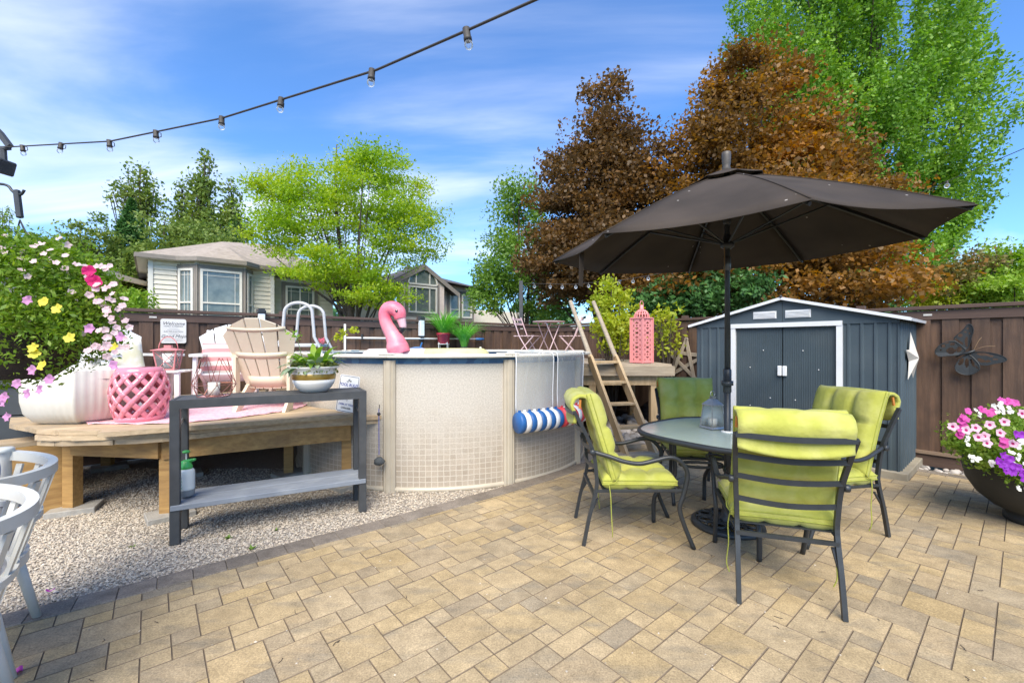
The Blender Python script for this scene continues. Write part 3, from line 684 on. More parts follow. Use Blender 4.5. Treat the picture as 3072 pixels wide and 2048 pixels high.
# ================================================================== high deck behind the pool
MT['raw_wood'] = mat('raw_wood', (.50, .365, .21), (.37, .26, .14), 4, rough=.75, bump=.2, stretch=(8, 8, 1), dirt=((.30, .21, .12), 5, .4))
MT['grey_wood'] = mat('grey_wood', (.42, .345, .25), (.30, .24, .175), 4, rough=.8, bump=.25, rand=.1, stretch=(1, 9, 9))
HZ = 1.13
hd = thing('raised_deck', 'raised timber deck on posts at the back of the pool, reached by the ladder', 'deck', (1.6, 7.6, 0)); HM = WP((1.6, 7.6, 0))
hx0, hx1 = -.05, 2.36
hy = 6.42
while hy < 9.3:
    xl = hx0 if hy > 8.0 else max(hx0, PC[0] + math.sqrt(max(0, (PR + .06) ** 2 - (hy - PC[1]) ** 2)) if abs(hy - PC[1]) < PR + .06 else hx0)
    xr = min(hx1, 2.36 if hy < 8.2 else 2.36 - (hy - 8.2) * .86)
    if xr - xl > .2: MB().box(((xl + xr) / 2, hy, HZ - .018), (xr - xl, .136, .036)).build('deck_board', MT['grey_wood'], hd, m=HM)
    hy += .142
MB().box((1.68, 6.33, HZ - .10), (1.42, .04, .14)).build('beam', MT['grey_wood'], hd, m=HM)
MB().box((1.66, 6.42, HZ - .25), (1.2, .04, .13)).build('beam', MT['raw_wood'], hd, m=HM)
MB().box((2.38, 7.2, HZ - .10), (.04, 1.7, .14)).build('beam', MT['grey_wood'], hd, m=HM)
for (x, y) in ((1.20, 6.46), (1.34, 6.62), (2.12, 6.46), (1.75, 7.6), (2.2, 7.9), (.6, 8.6)):
    MB().box((0, 0, .53), (.10, .10, 1.06)).build('post', MT['raw_wood'], hd, m=HM @ TM((x, y, 0)))
# sleepers lying at the foot of the ladder
for i, (px, py, l, a) in enumerate(((1850, 1345, .7, .35), (1900, 1372, .75, .15))):
    x, y = G(px, py); o = MB().box((0, 0, .035), (l, .14, .07), bev=.006).build('timber_sleeper', MT['grey_wood']); o.location = (x, y, -.01); o.rotation_euler = (0, 0, a)
    tag(o, ('weathered timber sleeper lying behind the ladder feet', 'weathered timber sleeper lying under the ladder feet')[i], 'timber', 'sleepers under the ladder')
# ladder
lad = thing('timber_ladder', 'wooden ladder with rounded handrails leaning against the raised deck', 'ladder', (1.62, 5.4, 0)); LM = WP((1.62, 5.4, 0))
lb, lt = Vector((1.43, 5.36, 0)), Vector((.93, 6.9, 2.09)); ax = Vector((.38, .07, 0))
ld = (lt - lb).normalized(); wv = ax.normalized(); nv = ld.cross(wv).normalized()
for s in (0, 1):
    o_ = lb + ax * s
    Mx = Matrix((( ld.x, wv.x, nv.x, o_.x), (ld.y, wv.y, nv.y, o_.y), (ld.z, wv.z, nv.z, o_.z), (0, 0, 0, 1)))
    b = MB(); L1 = 1.52
    b.prism([(0, -.07), (L1, -.07), (L1 + .08, -.045), (L1 + .08, .0), (L1, .07), (0.0, .07)], .038, Mx @ Matrix.Rotation(PI / 2, 4, 'X') @ Matrix.Translation((0, 0, -.019)))
    b.build('rail', MT['raw_wood'], lad, m=LM)
    b = MB().tube([o_ + ld * (L1 + .02) - nv * .022, o_ + ld * ((lt - lb).length) - nv * .03], [.034, .031], 12); b.build('handrail', MT['grey_wood'], lad, m=LM)
for i in range(4):
    z = .34 + .275 * i; t_ = z / ld.z; c = lb + ld * t_ + ax * .5
    MB().box((0, 0, 0), (.40, .15, .032), bev=.003).build('step', MT['raw_wood'], lad, m=LM @ TM(c, rz=math.atan2(ax.y, ax.x)))
# ================================================================== garden shed
MT['shed'] = mat('shed_steel', (.064, .088, .105), (.053, .074, .090), 2.5, rough=.5, spec=.35, bump=.04, bscale=60, dirt=((.10, .12, .13), 3, .35))
MT['shed_door'] = mat('shed_door_steel', (.060, .083, .098), (.050, .070, .084), 2.5, rough=.55, spec=.3, dirt=((.10, .115, .12), 2.5, .35))
MT['shed_white'] = mat('shed_white', (.74, .75, .76), (.68, .69, .70), 6, rough=.4)
MT['slab_wood'] = mat('slab_wood', (.33, .29, .22), (.24, .21, .16), 5, rough=.85, bump=.2)
fc = np.array((4.10, 4.545)) + T1 * 1.1
SHR = A2 - PI / 2
shed = thing('garden_shed', 'slate grey steel shed with white door frame and low gable roof', 'shed', (fc[0], fc[1], 0), SHR)
SW, SD, EV, PK = 1.1, .98, 1.70, 1.985
MB().box((0, SD / 2, .03), (2 * SW + .14, SD + .12, .09), bev=.006).build('base', MT['slab_wood'], shed)
def ribwall(x0, x1, z0, ztop, flip=1, pitch=.118, d=.014):
    b = MB(); xs = []; x = x0
    while x < x1 - 1e-6:
        w = min(pitch, x1 - x)
        for (u, dep) in ((0, 0), (.36, 0), (.46, d), (.62, d), (.72, 0)):
            if x + u * w <= x1: xs.append((x + u * w, dep))
        x += pitch
    xs.append((x1, 0)); n = len(xs)
    for (x, dep) in xs: b.v += [(x, -dep * flip, z0), (x, -dep * flip, ztop(x) if callable(ztop) else ztop)]
    for i in range(n - 1): b.f.append((2 * i, 2 * i + 2, 2 * i + 3, 2 * i + 1))
    return b
ribwall(-SW, -.60, .075, 1.66).build('front_panel', MT['shed'], shed)
ribwall(.60, SW, .075, 1.66).build('front_panel', MT['shed'], shed)
ribwall(0, SD, .075, EV).build('side_wall', MT['shed'], shed, m=TM((SW, 0, 0), rz=PI / 2))
ribwall(-SD, 0, .075, EV).build('side_wall', MT['shed'], shed, m=TM((-SW, 0, 0), rz=-PI / 2))
ribwall(-SW, SW, .075, EV).build('back_wall', MT['shed'], shed, m=TM((0, SD, 0), rz=PI))
gab = [(-SW, 1.655), (SW, 1.655), (SW, EV), (0, PK), (-SW, EV)]
for (xa, xb) in ((-SW, -.002), (.002, SW)):
    pg = [(xa, 1.655), (xb, 1.655), (xb, EV if abs(xb) > .5 else PK), (xa, EV if abs(xa) > .5 else PK)]
    MB().prism(pg, .012, TM((0, -.004, 0), rx=PI / 2)).build('gable_panel', MT['shed'], shed)
MB().prism(gab, .01, TM((0, SD + .004, 0), rx=PI / 2)).build('back_gable', MT['shed'], shed)
sl_ = math.atan2(PK - EV, SW)
for s in (-1, 1):
    L = math.hypot(SW + .09, (PK - EV) * (SW + .09) / SW)
    b = MB().box((s * (L / 2), SD / 2, .012), (L, SD + .12, .012)); r_ = b.build('roof', MT['shed'], shed, m=TM((0, 0, PK), ry=s * sl_))
    b = MB().box((s * (L / 2), -.066, .008), (L, .014, .034)); b.build('roof_trim', MT['shed_white'], shed, m=TM((0, 0, PK), ry=s * sl_))
    b = MB().box((s * (L + .004), SD / 2, .006), (.012, SD + .15, .03)); b.build('eave_trim', MT['shed_white'], shed, m=TM((0, 0, PK), ry=s * sl_))
MB().sphere((0, -.07, PK + .03), .018, 8, 6).build('ridge_bolt', MT['black_metal'], shed)
# door frame, doors with fine ribs, handles, vents
MB().box((-.585, -.022, .86), (.055, .04, 1.60)).build('door_frame', MT['shed_white'], shed)
MB().box((.585, -.022, .86), (.055, .04, 1.60)).build('door_frame', MT['shed_white'], shed)
MB().box((0, -.026, 1.665), (1.225, .044, .055)).build('door_frame', MT['shed_white'], shed)
for s in (-1, 1):
    x0, x1 = (-.557, -.004) if s < 0 else (.004, .557)
    d = ribwall(x0, x1, .09, 1.637, pitch=.024, d=.0035).build('door', MT['shed_door'], shed, m=TM((0, -.004, 0)))
    h = MB().box((s * .028, -.020, 1.09), (.045, .03, .125), bev=.006).build('handle', MT['shed_white'], d)
    for (bx, bz) in ((s * .22, 1.345), (s * .38, 1.12), (s * .38, .62), (s * .14, .74)): MB().sphere((bx, -.006, bz), .007, 6, 4).build('bolt', MT['shed_white'], d)
    vx = -.20 if s < 0 else .17
    vt = MB().box((vx, -.022, 1.795), (.27, .012, .095)).build('vent', MT['shed_white'], shed)
    for k in range(5): MB().box((0, 0, 0), (.25, .016, .004)).build('vent_slat', MT['shed_white'], vt, m=TM((vx, -.030, 1.765 + .0155 * k), rx=.7))
# ---- white metal star on the shed's side
def fold_star(name, label, r, mt, depth, m):
    b = MB(); pts = []
    for k in range(10):
        a = PI / 2 + k * PI / 5; q = r if k % 2 == 0 else r * .40; pts.append((q * math.cos(a), q * math.sin(a), 0))
    v = pts + [(0, 0, depth), (0, 0, -.004)]; f = [(k, (k + 1) % 10, 10) for k in range(10)] + [((k + 1) % 10, k, 11) for k in range(10)]
    b.add(v, f); o = b.build(name, mt); o.matrix_world = m; return tag(o, label, 'star ornament')
sidew = np.array((4.10, 4.545)) + T2 * .42
fold_star('star_ornament', 'white folded metal star hanging on the side of the shed', .29, mat('star_white', (.62, .58, .52), (.50, .46, .40), 9, rough=.5), .07,
          TM((sidew[0] - T1[0] * .03, sidew[1] - T1[1] * .03, 1.27), rx=PI / 2, rz=A2))
# ---- rustic wooden star on the fence, left of the shed
kx = (2060 - CX) / FPX; rr = (base_r[0] - kx * base_r[1]) / (-T1[0] + kx * T1[1]); sp_ = base_r + T1 * rr - T2 * .07
ws = thing('wooden_star', 'rustic star of five weathered slats hung on the fence left of the shed', 'star ornament', (sp_[0], sp_[1], 1.16), A2 - PI / 2)
MT['drift'] = mat('driftwood', (.40, .34, .27), (.27, .22, .17), 5, rough=.85, bump=.3, rand=.15, stretch=(1, 9, 9))
sp5 = [(.34 * math.cos(PI / 2 + R(-6) + k * 2 * PI / 5), .34 * math.sin(PI / 2 + R(-6) + k * 2 * PI / 5)) for k in range(5)]
for k in range(5):
    a, c = sp5[k], sp5[(k + 2) % 5]; L = math.hypot(c[0] - a[0], c[1] - a[1]); an = math.atan2(c[1] - a[1], c[0] - a[0])
    MB().box((0, 0, 0), (L + .07, .014, .062), bev=.004).build('slat', MT['drift'], ws, m=TM(((a[0] + c[0]) / 2, .012 * (k % 3) - .012, (a[1] + c[1]) / 2), ry=-an))

# ================================================================== parasol
UC = Vector((1.69, 3.375, 0))
RIMV = [Vector(p) for p in ((.341, 3.636, 2.118), (.554, 2.615, 2.092), (1.425, 2.042, 2.105), (2.446, 2.254, 2.149), (3.017, 3.125, 2.199), (2.805, 4.146, 2.225), (1.933, 4.718, 2.212), (.912, 4.507, 2.167))]
APEX = Vector((1.685, 3.38, 2.765))
def _canopymat():
    m, n, l = _mt('canopy_fabric')
    o = n.new('ShaderNodeOutputMaterial'); b = n.new('ShaderNodeBsdfPrincipled'); b.inputs['Roughness'].default_value = .9; b.inputs['Specular IOR Level'].default_value = .2
    g_ = n.new('ShaderNodeNewGeometry'); nz = n.new('ShaderNodeTexNoise'); nz.inputs['Scale'].default_value = 2.2; nz.inputs['Detail'].default_value = 6; l.new(g_.outputs['Position'], nz.inputs['Vector'])
    cr = n.new('ShaderNodeValToRGB'); cr.color_ramp.elements[0].position = .3; cr.color_ramp.elements[0].color = (.036, .029, .024, 1); cr.color_ramp.elements[1].position = .72; cr.color_ramp.elements[1].color = (.064, .050, .040, 1); l.new(nz.outputs['Fac'], cr.inputs[0])
    vo = n.new('ShaderNodeTexVoronoi'); vo.inputs['Scale'].default_value = 14; l.new(g_.outputs['Position'], vo.inputs['Vector'])
    lt_ = n.new('ShaderNodeMath'); lt_.operation = 'LESS_THAN'; lt_.inputs[1].default_value = .10; l.new(vo.outputs['Distance'], lt_.inputs[0])
    n2 = n.new('ShaderNodeTexNoise'); n2.inputs['Scale'].default_value = 5; l.new(g_.outputs['Position'], n2.inputs['Vector']); gt = n.new('ShaderNodeMath'); gt.operation = 'GREATER_THAN'; gt.inputs[1].default_value = .56; l.new(n2.outputs['Fac'], gt.inputs[0])
    mu = n.new('ShaderNodeMath'); mu.operation = 'MULTIPLY'; l.new(lt_.outputs[0], mu.inputs[0]); l.new(gt.outputs[0], mu.inputs[1])
    mx = n.new('ShaderNodeMix'); mx.data_type = 'RGBA'; l.new(mu.outputs[0], mx.inputs[0]); l.new(cr.outputs[0], mx.inputs[6]); mx.inputs[7].default_value = (.34, .31, .28, 1)
    wv_ = n.new('ShaderNodeTexNoise'); wv_.inputs['Scale'].default_value = 400; l.new(g_.outputs['Position'], wv_.inputs['Vector']); bp = n.new('ShaderNodeBump'); bp.inputs['Strength'].default_value = .15; bp.inputs['Distance'].default_value = .003; l.new(wv_.outputs['Fac'], bp.inputs['Height']); l.new(bp.outputs[0], b.inputs['Normal'])
    l.new(mx.outputs[2], b.inputs['Base Color']); l.new(b.outputs[0], o.inputs[0]); return m
MT['canopy'] = _canopymat()
um = thing('parasol', 'dark brown octagonal parasol standing through the glass patio table', 'parasol', UC); UM = WP(UC)
def panel(i, r0, r1, lift=0.0, sag=.06, nu=9, nv=9):
    a, c = RIMV[i], RIMV[(i + 1) % 8]
    def fn(u, v):
        t = r0 + (r1 - r0) * v; e = a.lerp(c, u)
        p = APEX.lerp(e, t); w = 4 * u * (1 - u)
        out = (e - APEX); out.z = 0
        p = p - out.normalized() * (sag * w * t * t * .9) + Vector((0, 0, -.035 * w * t * (1 - .5 * t) + lift + .03 * math.sin(PI * t) ))
        return p
    return MB().grid(fn, nu, nv)
for i in range(8):
    o = panel(i, .135, 1.0).build('canopy_panel', MT['canopy'], um, True, m=UM); md = o.modifiers.new('s', 'SOLIDIFY'); md.thickness = .004
    o = panel(i, .0, .20, .035, .03, 7, 4).build('vent_panel', MT['canopy'], um, True, m=UM); md = o.modifiers.new('s', 'SOLIDIFY'); md.thickness = .004
    d = RIMV[i] - APEX; up_ = Vector((0, 0, -.022))
    pts = [APEX + d * t + up_ + Vector((0, 0, .03 * math.sin(PI * t))) for t in np.linspace(.02, .985, 9)]
    MB().tube(pts, .0085, 6, flat=1.4).build('rib', MT['black_metal'], um, m=UM)
    MB().tube([APEX + d * t + Vector((0, 0, .006 + .03 * math.sin(PI * t))) for t in np.linspace(.14, .99, 9)], .0045, 5).build('seam', MT['canopy'], um, True, m=UM)
    hub = Vector((1.69, 3.378, 2.20)); q = APEX + d * .52 + up_ + Vector((0, 0, .02))
    MB().tube([hub + (q - hub).normalized() * .035, q], .0075, 6).build('strut', MT['black_metal'], um, m=UM)
MB().tube([(1.69, 3.375, .03), (1.69, 3.375, 1.2)], .0245, 14).build('pole', MT['black_metal'], um, True, m=UM)
MB().tube([(1.69, 3.375, 1.2), (1.69, 3.375, 2.03), (1.688, 3.377, 2.4), (1.685, 3.38, 2.78)], .0195, 14).build('upper_pole', MT['black_metal'], um, True, m=UM)
MB().lathe([(.026, 1.04), (.030, 1.05), (.030, 1.10), (.043, 1.10), (.043, 1.135), (.030, 1.135), (.030, 1.22), (.024, 1.23)], 16, TM((1.69, 3.375, 0))).build('collar', MT['black_metal'], um, True, m=UM)
MB().lathe([(.021, 2.00), (.026, 2.01), (.026, 2.10), (.021, 2.11)], 14, TM((1.69, 3.375, 0))).build('tilt_joint', mat('tilt_steel', (.14, .14, .15), (.09, .09, .1), 20, rough=.3, metal=.6), um, True, m=UM)
MB().lathe([(.02, 2.165), (.05, 2.185), (.05, 2.215), (.028, 2.225), (.028, 2.27), (.02, 2.28)], 16, TM((1.69, 3.376, 0))).build('runner', MT['black_metal'], um, True, m=UM)
MB().lathe([(.02, 2.36), (.028, 2.37), (.028, 2.40), (.02, 2.41)], 14, TM((1.689, 3.377, 0))).build('pulley', MT['dark_grey_metal'], um, True, m=UM)
MB().lathe([(.018, 2.77), (.034, 2.795), (.026, 2.815), (.030, 2.83), (.034, 2.90), (.033, 2.925), (.028, 2.93), (.02, 2.90)], 18, TM((1.685, 3.38, 0))).build('finial', mat('finial', (.10, .085, .072), (.07, .06, .05), 9, rough=.5), um, True, m=UM)
MB().tube([(1.66, 3.36, 2.19), (1.658, 3.355, 2.1), (1.66, 3.355, 1.93)], .004, 5).build('pull_cord', mat('cord_brown', (.22, .14, .06), rough=.9), um, m=UM)
sp0 = RIMV[0].lerp(RIMV[1], .46) + Vector((.06, .02, .0)); b = MB()
b.add([sp0 + Vector(p) for p in ((0, 0, 0), (.035, .012, 0), (.026, .012, -.26), (-.006, 0, -.25))], [(0, 1, 2, 3)]); o = b.build('strap', MT['canopy'], um, m=UM); md = o.modifiers.new('s', 'SOLIDIFY'); md.thickness = .006
# cast base
pbse = thing('parasol_stand', 'round black cast iron parasol stand with scroll openwork under the table', 'parasol stand', (1.69, 3.375, 0))
def ring(r, t, z, n=40, k=8): return MB().tube([(r * math.cos(2 * PI * i / n), r * math.sin(2 * PI * i / n), z) for i in range(n)], t, k, closed=True)
MB().lathe([(.262, .004), (.268, .012), (.262, .032), (.235, .046), (.222, .046), (.222, .02), (.23, .004)], 48, cap=False).build('rim', MT['black_metal'], pbse, True)
MB().lathe([(.075, .02), (.085, .05), (.05, .085), (.038, .12), (.036, .30), (.032, .31)], 24).build('stem', MT['black_metal'], pbse, True)
for k in range(8):
    a = 2 * PI * k / 8; b = ring(.046, .011, .052, 18, 6); o = b.build('scroll', MT['black_metal'], pbse, True, m=TM((.172 * math.cos(a), .172 * math.sin(a), 0), rz=a))
    MB().tube([(.07, 0, .06), (.11, .02, .058), (.15, 0, .055), (.19, -.02, .05), (.225, 0, .045)], .010, 6).build('spoke', MT['black_metal'], pbse, True, m=TM((0, 0, 0), rz=a + PI / 8))
ring(.115, .011, .055, 36, 6).build('inner_ring', MT['black_metal'], pbse, True)

# ================================================================== patio table
TZ = .735; tab = thing('patio_table', 'glass topped patio table with dark curved metal legs around the parasol', 'table', (1.69, 3.375, 0), R(-7))
def sq(t, a=.60, e=2.9):
    c, s = math.cos(t), math.sin(t); r = a / ((abs(math.cos(t + PI / 4)) ** e + abs(math.sin(t + PI / 4)) ** e) ** (1 / e)); return (r * c, r * s)
NT = 64; outl = [sq(2 * PI * k / NT) for k in range(NT)]
MB().tube([(x, y, TZ - .012) for x, y in outl], .017, 8, closed=True, flat=1.25, upv=(0, 0, 1)).build('frame', MT['black_metal'], tab, True)
def _tabglass():
    m, n, l = _mt('table_glass')
    o = n.new('ShaderNodeOutputMaterial'); b = n.new('ShaderNodeBsdfPrincipled'); b.inputs['Base Color'].default_value = (.50, .60, .56, 1); b.inputs['Roughness'].default_value = .22
    nz = n.new('ShaderNodeTexNoise'); nz.inputs['Scale'].default_value = 35; nz.inputs['Detail'].default_value = 3; tc_ = n.new('ShaderNodeTexCoord'); l.new(tc_.outputs['Object'], nz.inputs['Vector'])
    bp = n.new('ShaderNodeBump'); bp.inputs['Strength'].default_value = .12; bp.inputs['Distance'].default_value = .01; l.new(nz.outputs['Fac'], bp.inputs['Height']); l.new(bp.outputs[0], b.inputs['Normal'])
    b.inputs['Alpha'].default_value = .62; l.new(b.outputs[0], o.inputs[0]); return m
b = MB(); gi = [(x * .985, y * .985) for x, y in outl]; NH = 16
v = [(x, y, TZ) for x, y in gi] + [(.03 * math.cos(2 * PI * k / NT), .03 * math.sin(2 * PI * k / NT), TZ) for k in range(NT)]
b.add(v, [(k, (k + 1) % NT, (k + 1) % NT + NT, k + NT) for k in range(NT)]); gl = b.build('glass_top', _tabglass(), tab)
md = gl.modifiers.new('s', 'SOLIDIFY'); md.thickness = .006
MB().lathe([(.026, TZ - .005), (.045, TZ - .005), (.045, TZ + .006), (.034, TZ + .010), (.028, TZ + .010)], 24, cap=False).build('hole_ring', MT['white_plastic'], tab, True)
for k in range(4):
    a = PI + k * PI / 2
    pr = [(.40, 0, TZ - .03), (.40, 0, .52), (.395, 0, .44), (.40, 0, .38), (.44, 0, .32), (.50, 0, .27), (.545, 0, .22), (.56, 0, .15), (.56, 0, 0)]
    MB().tube(spline(pr, 4), .0165, 8).build('leg', MT['black_metal'], tab, True, m=TM((0, 0, 0), rz=a))
    MB().tube([(.40, 0, TZ - .035), (.585, 0, TZ - .03)], .012, 6).build('bracket', MT['black_metal'], tab, m=TM((0, 0, 0), rz=a))
MB().tube([(.41 * math.cos(2 * PI * k / 40), .41 * math.sin(2 * PI * k / 40), TZ - .055) for k in range(40)], .0125, 8, closed=True).build('upper_ring', MT['black_metal'], tab, True)
MB().tube([((.20 + .16 * math.cos(4 * 2 * PI * k / 64)) * math.cos(2 * PI * k / 64), (.20 + .16 * math.cos(4 * 2 * PI * k / 64)) * math.sin(2 * PI * k / 64), .47) for k in range(64)], .0115, 8, closed=True).build('stretcher', MT['black_metal'], tab, True)
# lantern on the table
MT['lantern_steel'] = mat('lantern_steel', (.42, .42, .41), (.30, .30, .29), 30, rough=.38, metal=.75, bump=.1)
MT['candle'] = mat('candle', (.80, .76, .66), (.72, .68, .58), 8, rough=.5, sss=.15)
MT['clear_glass'] = glassmat('clear_glass', (.72, .76, .72), .04)
lx, ly = G(2138, 1284, TZ)
tl = thing('table_lantern', 'small steel and glass candle lantern on the glass table beside the pole', 'lantern', (lx, ly, TZ + .006), R(18))
def frustum(w0, w1, z0, z1): return ([(-w0, -w0, z0), (w0, -w0, z0), (w0, w0, z0), (-w0, w0, z0), (-w1, -w1, z1), (w1, -w1, z1), (w1, w1, z1), (-w1, w1, z1)], [(3, 2, 1, 0), (4, 5, 6, 7), (0, 1, 5, 4), (1, 2, 6, 5), (2, 3, 7, 6), (3, 0, 4, 7)])
MB().add(*frustum(.074, .068, 0, .014)).build('base', MT['lantern_steel'], tl)
for (sx, sy) in ((-1, -1), (1, -1), (1, 1), (-1, 1)): MB().tube([(sx * .066, sy * .066, .012), (sx * .050, sy * .050, .185)], .0045, 4).build('corner_bar', MT['lantern_steel'], tl)
for k in range(4):
    b = MB(); b.add([(-.064, -.062, .016), (.064, -.062, .016), (.049, -.048, .182), (-.049, -.048, .182)], [(0, 1, 2, 3)]); b.build('pane', MT['clear_glass'], tl, m=TM((0, 0, 0), rz=k * PI / 2))
MB().add(*frustum(.058, .058, .183, .190)).add(*frustum(.058, .020, .190, .235)).add(*frustum(.014, .020, .235, .252)).build('roof', MT['lantern_steel'], tl)
MB().tube([(.022 * math.cos(t), 0, .275 + .024 * math.sin(t)) for t in np.linspace(0, 2 * PI, 15)[:-1]], .0035, 5, closed=True).build('ring', MT['lantern_steel'], tl)
MB().cyl((0, 0, .014), .036, .062, 20).build('candle', MT['candle'], tl, True)

# ================================================================== cushioned patio chairs
MT['lime'] = mat('lime_fabric', (.43, .435, .09), (.36, .365, .065), 7, rough=.9, bump=.55, bscale=22, sheen=.15, spec=.15, dirt=((.58, .56, .24), 6, .5))
MT['lime_trim'] = mat('lime_trim', (.36, .38, .06), (.27, .29, .05), 60, rough=.9)
def pillow(w, h, t, tufts=(), nx=25, ny=25, e=5, dim=.68, sq_=.42, edge=.0, crease=True, back=1.0):
    """soft rectangular cushion in the xz plane, bulging along -y (front) and +y (back)"""
    def hgt(u, v):
        f = max(0, (1 - abs(u) ** e)) * max(0, (1 - abs(v) ** e)); f = f ** sq_
        for (a, c) in tufts:
            d2 = ((u - a) * w / 2) ** 2 + ((v - c) * h / 2) ** 2; f *= 1 - dim * math.exp(-d2 / .0016) - .20 * math.exp(-d2 / .009)
        if crease and tufts:
            for a in {p[0] for p in tufts}: f *= 1 - .34 * math.exp(-((u - a) * w / 2) ** 2 / .0005)
            for c in {p[1] for p in tufts}: f *= 1 - .34 * math.exp(-((v - c) * h / 2) ** 2 / .0005)
        return max(f, 0)
    b = MB()
    def shp(u, v, s):
        pinch = 1 - .035 * (1 - u * u) * abs(v) ** 4; pw = 1 - .035 * (1 - v * v) * abs(u) ** 4
        return (u * w / 2 * pw, -s * (edge + t / 2 * hgt(u, v) * (1 if s > 0 else back)), v * h / 2 * pinch)
    b.grid(lambda a, c: shp(a * 2 - 1, c * 2 - 1, 1), nx, ny); k = len(b.v)
    b.grid(lambda a, c: shp(a * 2 - 1, c * 2 - 1, -1), nx, ny); b.f[-(nx - 1) * (ny - 1):] = [q[::-1] for q in b.f[-(nx - 1) * (ny - 1):]]
    if edge > 0:
        bd = [i for i in range(nx)] + [nx * j + nx - 1 for j in range(1, ny)] + [nx * (ny - 1) + i for i in range(nx - 2, -1, -1)] + [nx * j for j in range(ny - 2, 0, -1)]
        for i in range(len(bd)): a, c = bd[i], bd[(i + 1) % len(bd)]; b.f.append((c, a, a + k, c + k))
    return b
def make_chair():
    t = thing('patio_chair', '', 'chair')
    bm_ = MT['black_metal']
    def tb(pts, r=.0135, flat=1.0, name='frame', n=8, sub=4): return MB().tube(spline(pts, sub), r, n, flat=flat).build(name, bm_, t, True)
    for s in (-1, 1):
        # rear leg running up into the backrest post
        MB().tube(spline([(s * .245, -.375, 0), (s * .243, -.335, .20), (s * .240, -.285, .40), (s * .242, -.285, .50), (s * .25, -.305, .65), (s * .262, -.365, .80), (s * .272, -.44, .945)], 4), [.017] * 25, 4, upv=(0, 1, 0)).build('back_post', bm_, t)
        # arm sweeping forward and down into the front leg
        MB().tube(spline([(s * .255, -.31, .665), (s * .285, -.20, .640), (s * .30, -.11, .612), (s * .305, 0, .598), (s * .305, .105, .620), (s * .303, .185, .640), (s * .30, .245, .636), (s * .295, .30, .595), (s * .29, .335, .52), (s * .283, .31, .38), (s * .278, .285, .285), (s * .275, .315, .17), (s * .272, .385, 0)], 4), .0155, 8).build('arm', bm_, t, True)
        MB().tube([(s * .245, -.29, .385), (s * .275, .31, .405)], .012, 6).build('side_rail', bm_, t)
        MB().tube([(s * .225, -.27, .33), (s * .24, -.33, .22)], .009, 6).build('brace', bm_, t)
        MB().lathe([(.018, 0), (.021, .004), (.021, .020), (.016, .026)], 12, TM((s * .262, -.315, .665), ry=s * PI / 2)).build('bolt_cap', bm_, t, True)
    MB().tube(spline([(-.272, -.44, .94), (-.13, -.462, .935), (0, -.468, .932), (.13, -.462, .935), (.272, -.44, .94)], 3), .016, 4, flat=1.3, upv=(0, 0, 1)).build('top_rail', bm_, t)
    for (z, y, w) in ((.815, -.378, .262), (.69, -.325, .252), (.555, -.293, .245)):
        MB().tube(spline([(-w, y, z), (-w / 2, y - .022, z - .008), (0, y - .03, z - .012), (w / 2, y - .022, z - .008), (w, y, z)], 3), .021, 4, flat=.22, upv=(0, 1, 0)).build('back_slat', bm_, t)
    MB().tube([(-.245, -.30, .36), (.245, -.30, .36)], .015, 4).build('rear_rail', bm_, t)
    MB().tube([(-.275, .31, .40), (.275, .31, .40)], .012, 6).build('front_rail', bm_, t)
    for k in range(6):
        y = -.22 + k * .095; MB().box((0, y, .398 - .012 * math.sin(PI * k / 5)), (.52, .045, .006)).build('seat_slat', bm_, t)
    # seat cushion
    sc_ = pillow(.53, .52, .125, [(-.33, .30), (.33, .30), (-.33, -.33), (.33, -.33)], 31, 31, e=6, edge=.014).build('seat_cushion', MT['lime'], t, True, m=TM((0, .015, .452), rx=-PI / 2))
    # back cushion, leaning with the posts, rising above the top rail
    bc = pillow(.53, .64, .165, [(-.33, .18), (.33, .18), (-.33, -.42), (.33, -.42)], 31, 35, e=6, edge=.014, back=.3).build('back_cushion', MT['lime'], t, True, m=TM((0, -.252, .768), rz=PI) @ rotm(R(-17)))
    for (par, w_, h_) in ((sc_, .53, .52), (bc, .53, .625)):
        for s_ in (-1, 1):
            pe = [(x * w_ / 2 * (1 - .035 * (1 - (z) ** 2) * abs(x) ** 4), s_ * .014, z * h_ / 2 * (1 - .035 * (1 - x * x) * abs(z) ** 4)) for (x, z) in [(-1 + 2 * k / 8, -1) for k in range(8)] + [(1, -1 + 2 * k / 8) for k in range(8)] + [(1 - 2 * k / 8, 1) for k in range(8)] + [(-1, 1 - 2 * k / 8) for k in range(8)]]
            MB().tube(pe, .0042, 5, closed=True).build('piping', MT['lime_trim'], par)
    # hood of the cushion folded over the top rail, with its gathered band
    def hood(u, v):
        x = (u * 2 - 1) * .262; prof_ = [(-.345, 1.02), (-.368, 1.042), (-.402, 1.044), (-.434, 1.026), (-.448, .995), (-.440, .968), (-.424, .94), (-.420, .90), (-.428, .865)]
        q = v * (len(prof_) - 1); i = min(int(q), len(prof_) - 2); f_ = q - i
        y = prof_[i][0] * (1 - f_) + prof_[i + 1][0] * f_; z = prof_[i][1] * (1 - f_) + prof_[i + 1][1] * f_
        c = 1 - (u * 2 - 1) ** 2
        z += .012 * c * (1 - v) - (.035 * c * (v - .5) * 2 if v > .5 else 0); y -= .016 * c * v
        return (x, y, z)
    h = MB().grid(hood, 17, 25).build('cushion_hood', MT['lime'], t, True); md = h.modifiers.new('s', 'SOLIDIFY'); md.thickness = .022; md.offset = -1
    bd = MB()
    def band(u, v):
        x = (u * 2 - 1) * .255; c = 1 - (u * 2 - 1) ** 2
        return (x, -.434 - .020 * c + .002 * math.sin(u * 260), .905 - .028 * v - .026 * c)
    bd.grid(band, 131, 3).build('gathered_band', MT['lime_trim'], h, True)
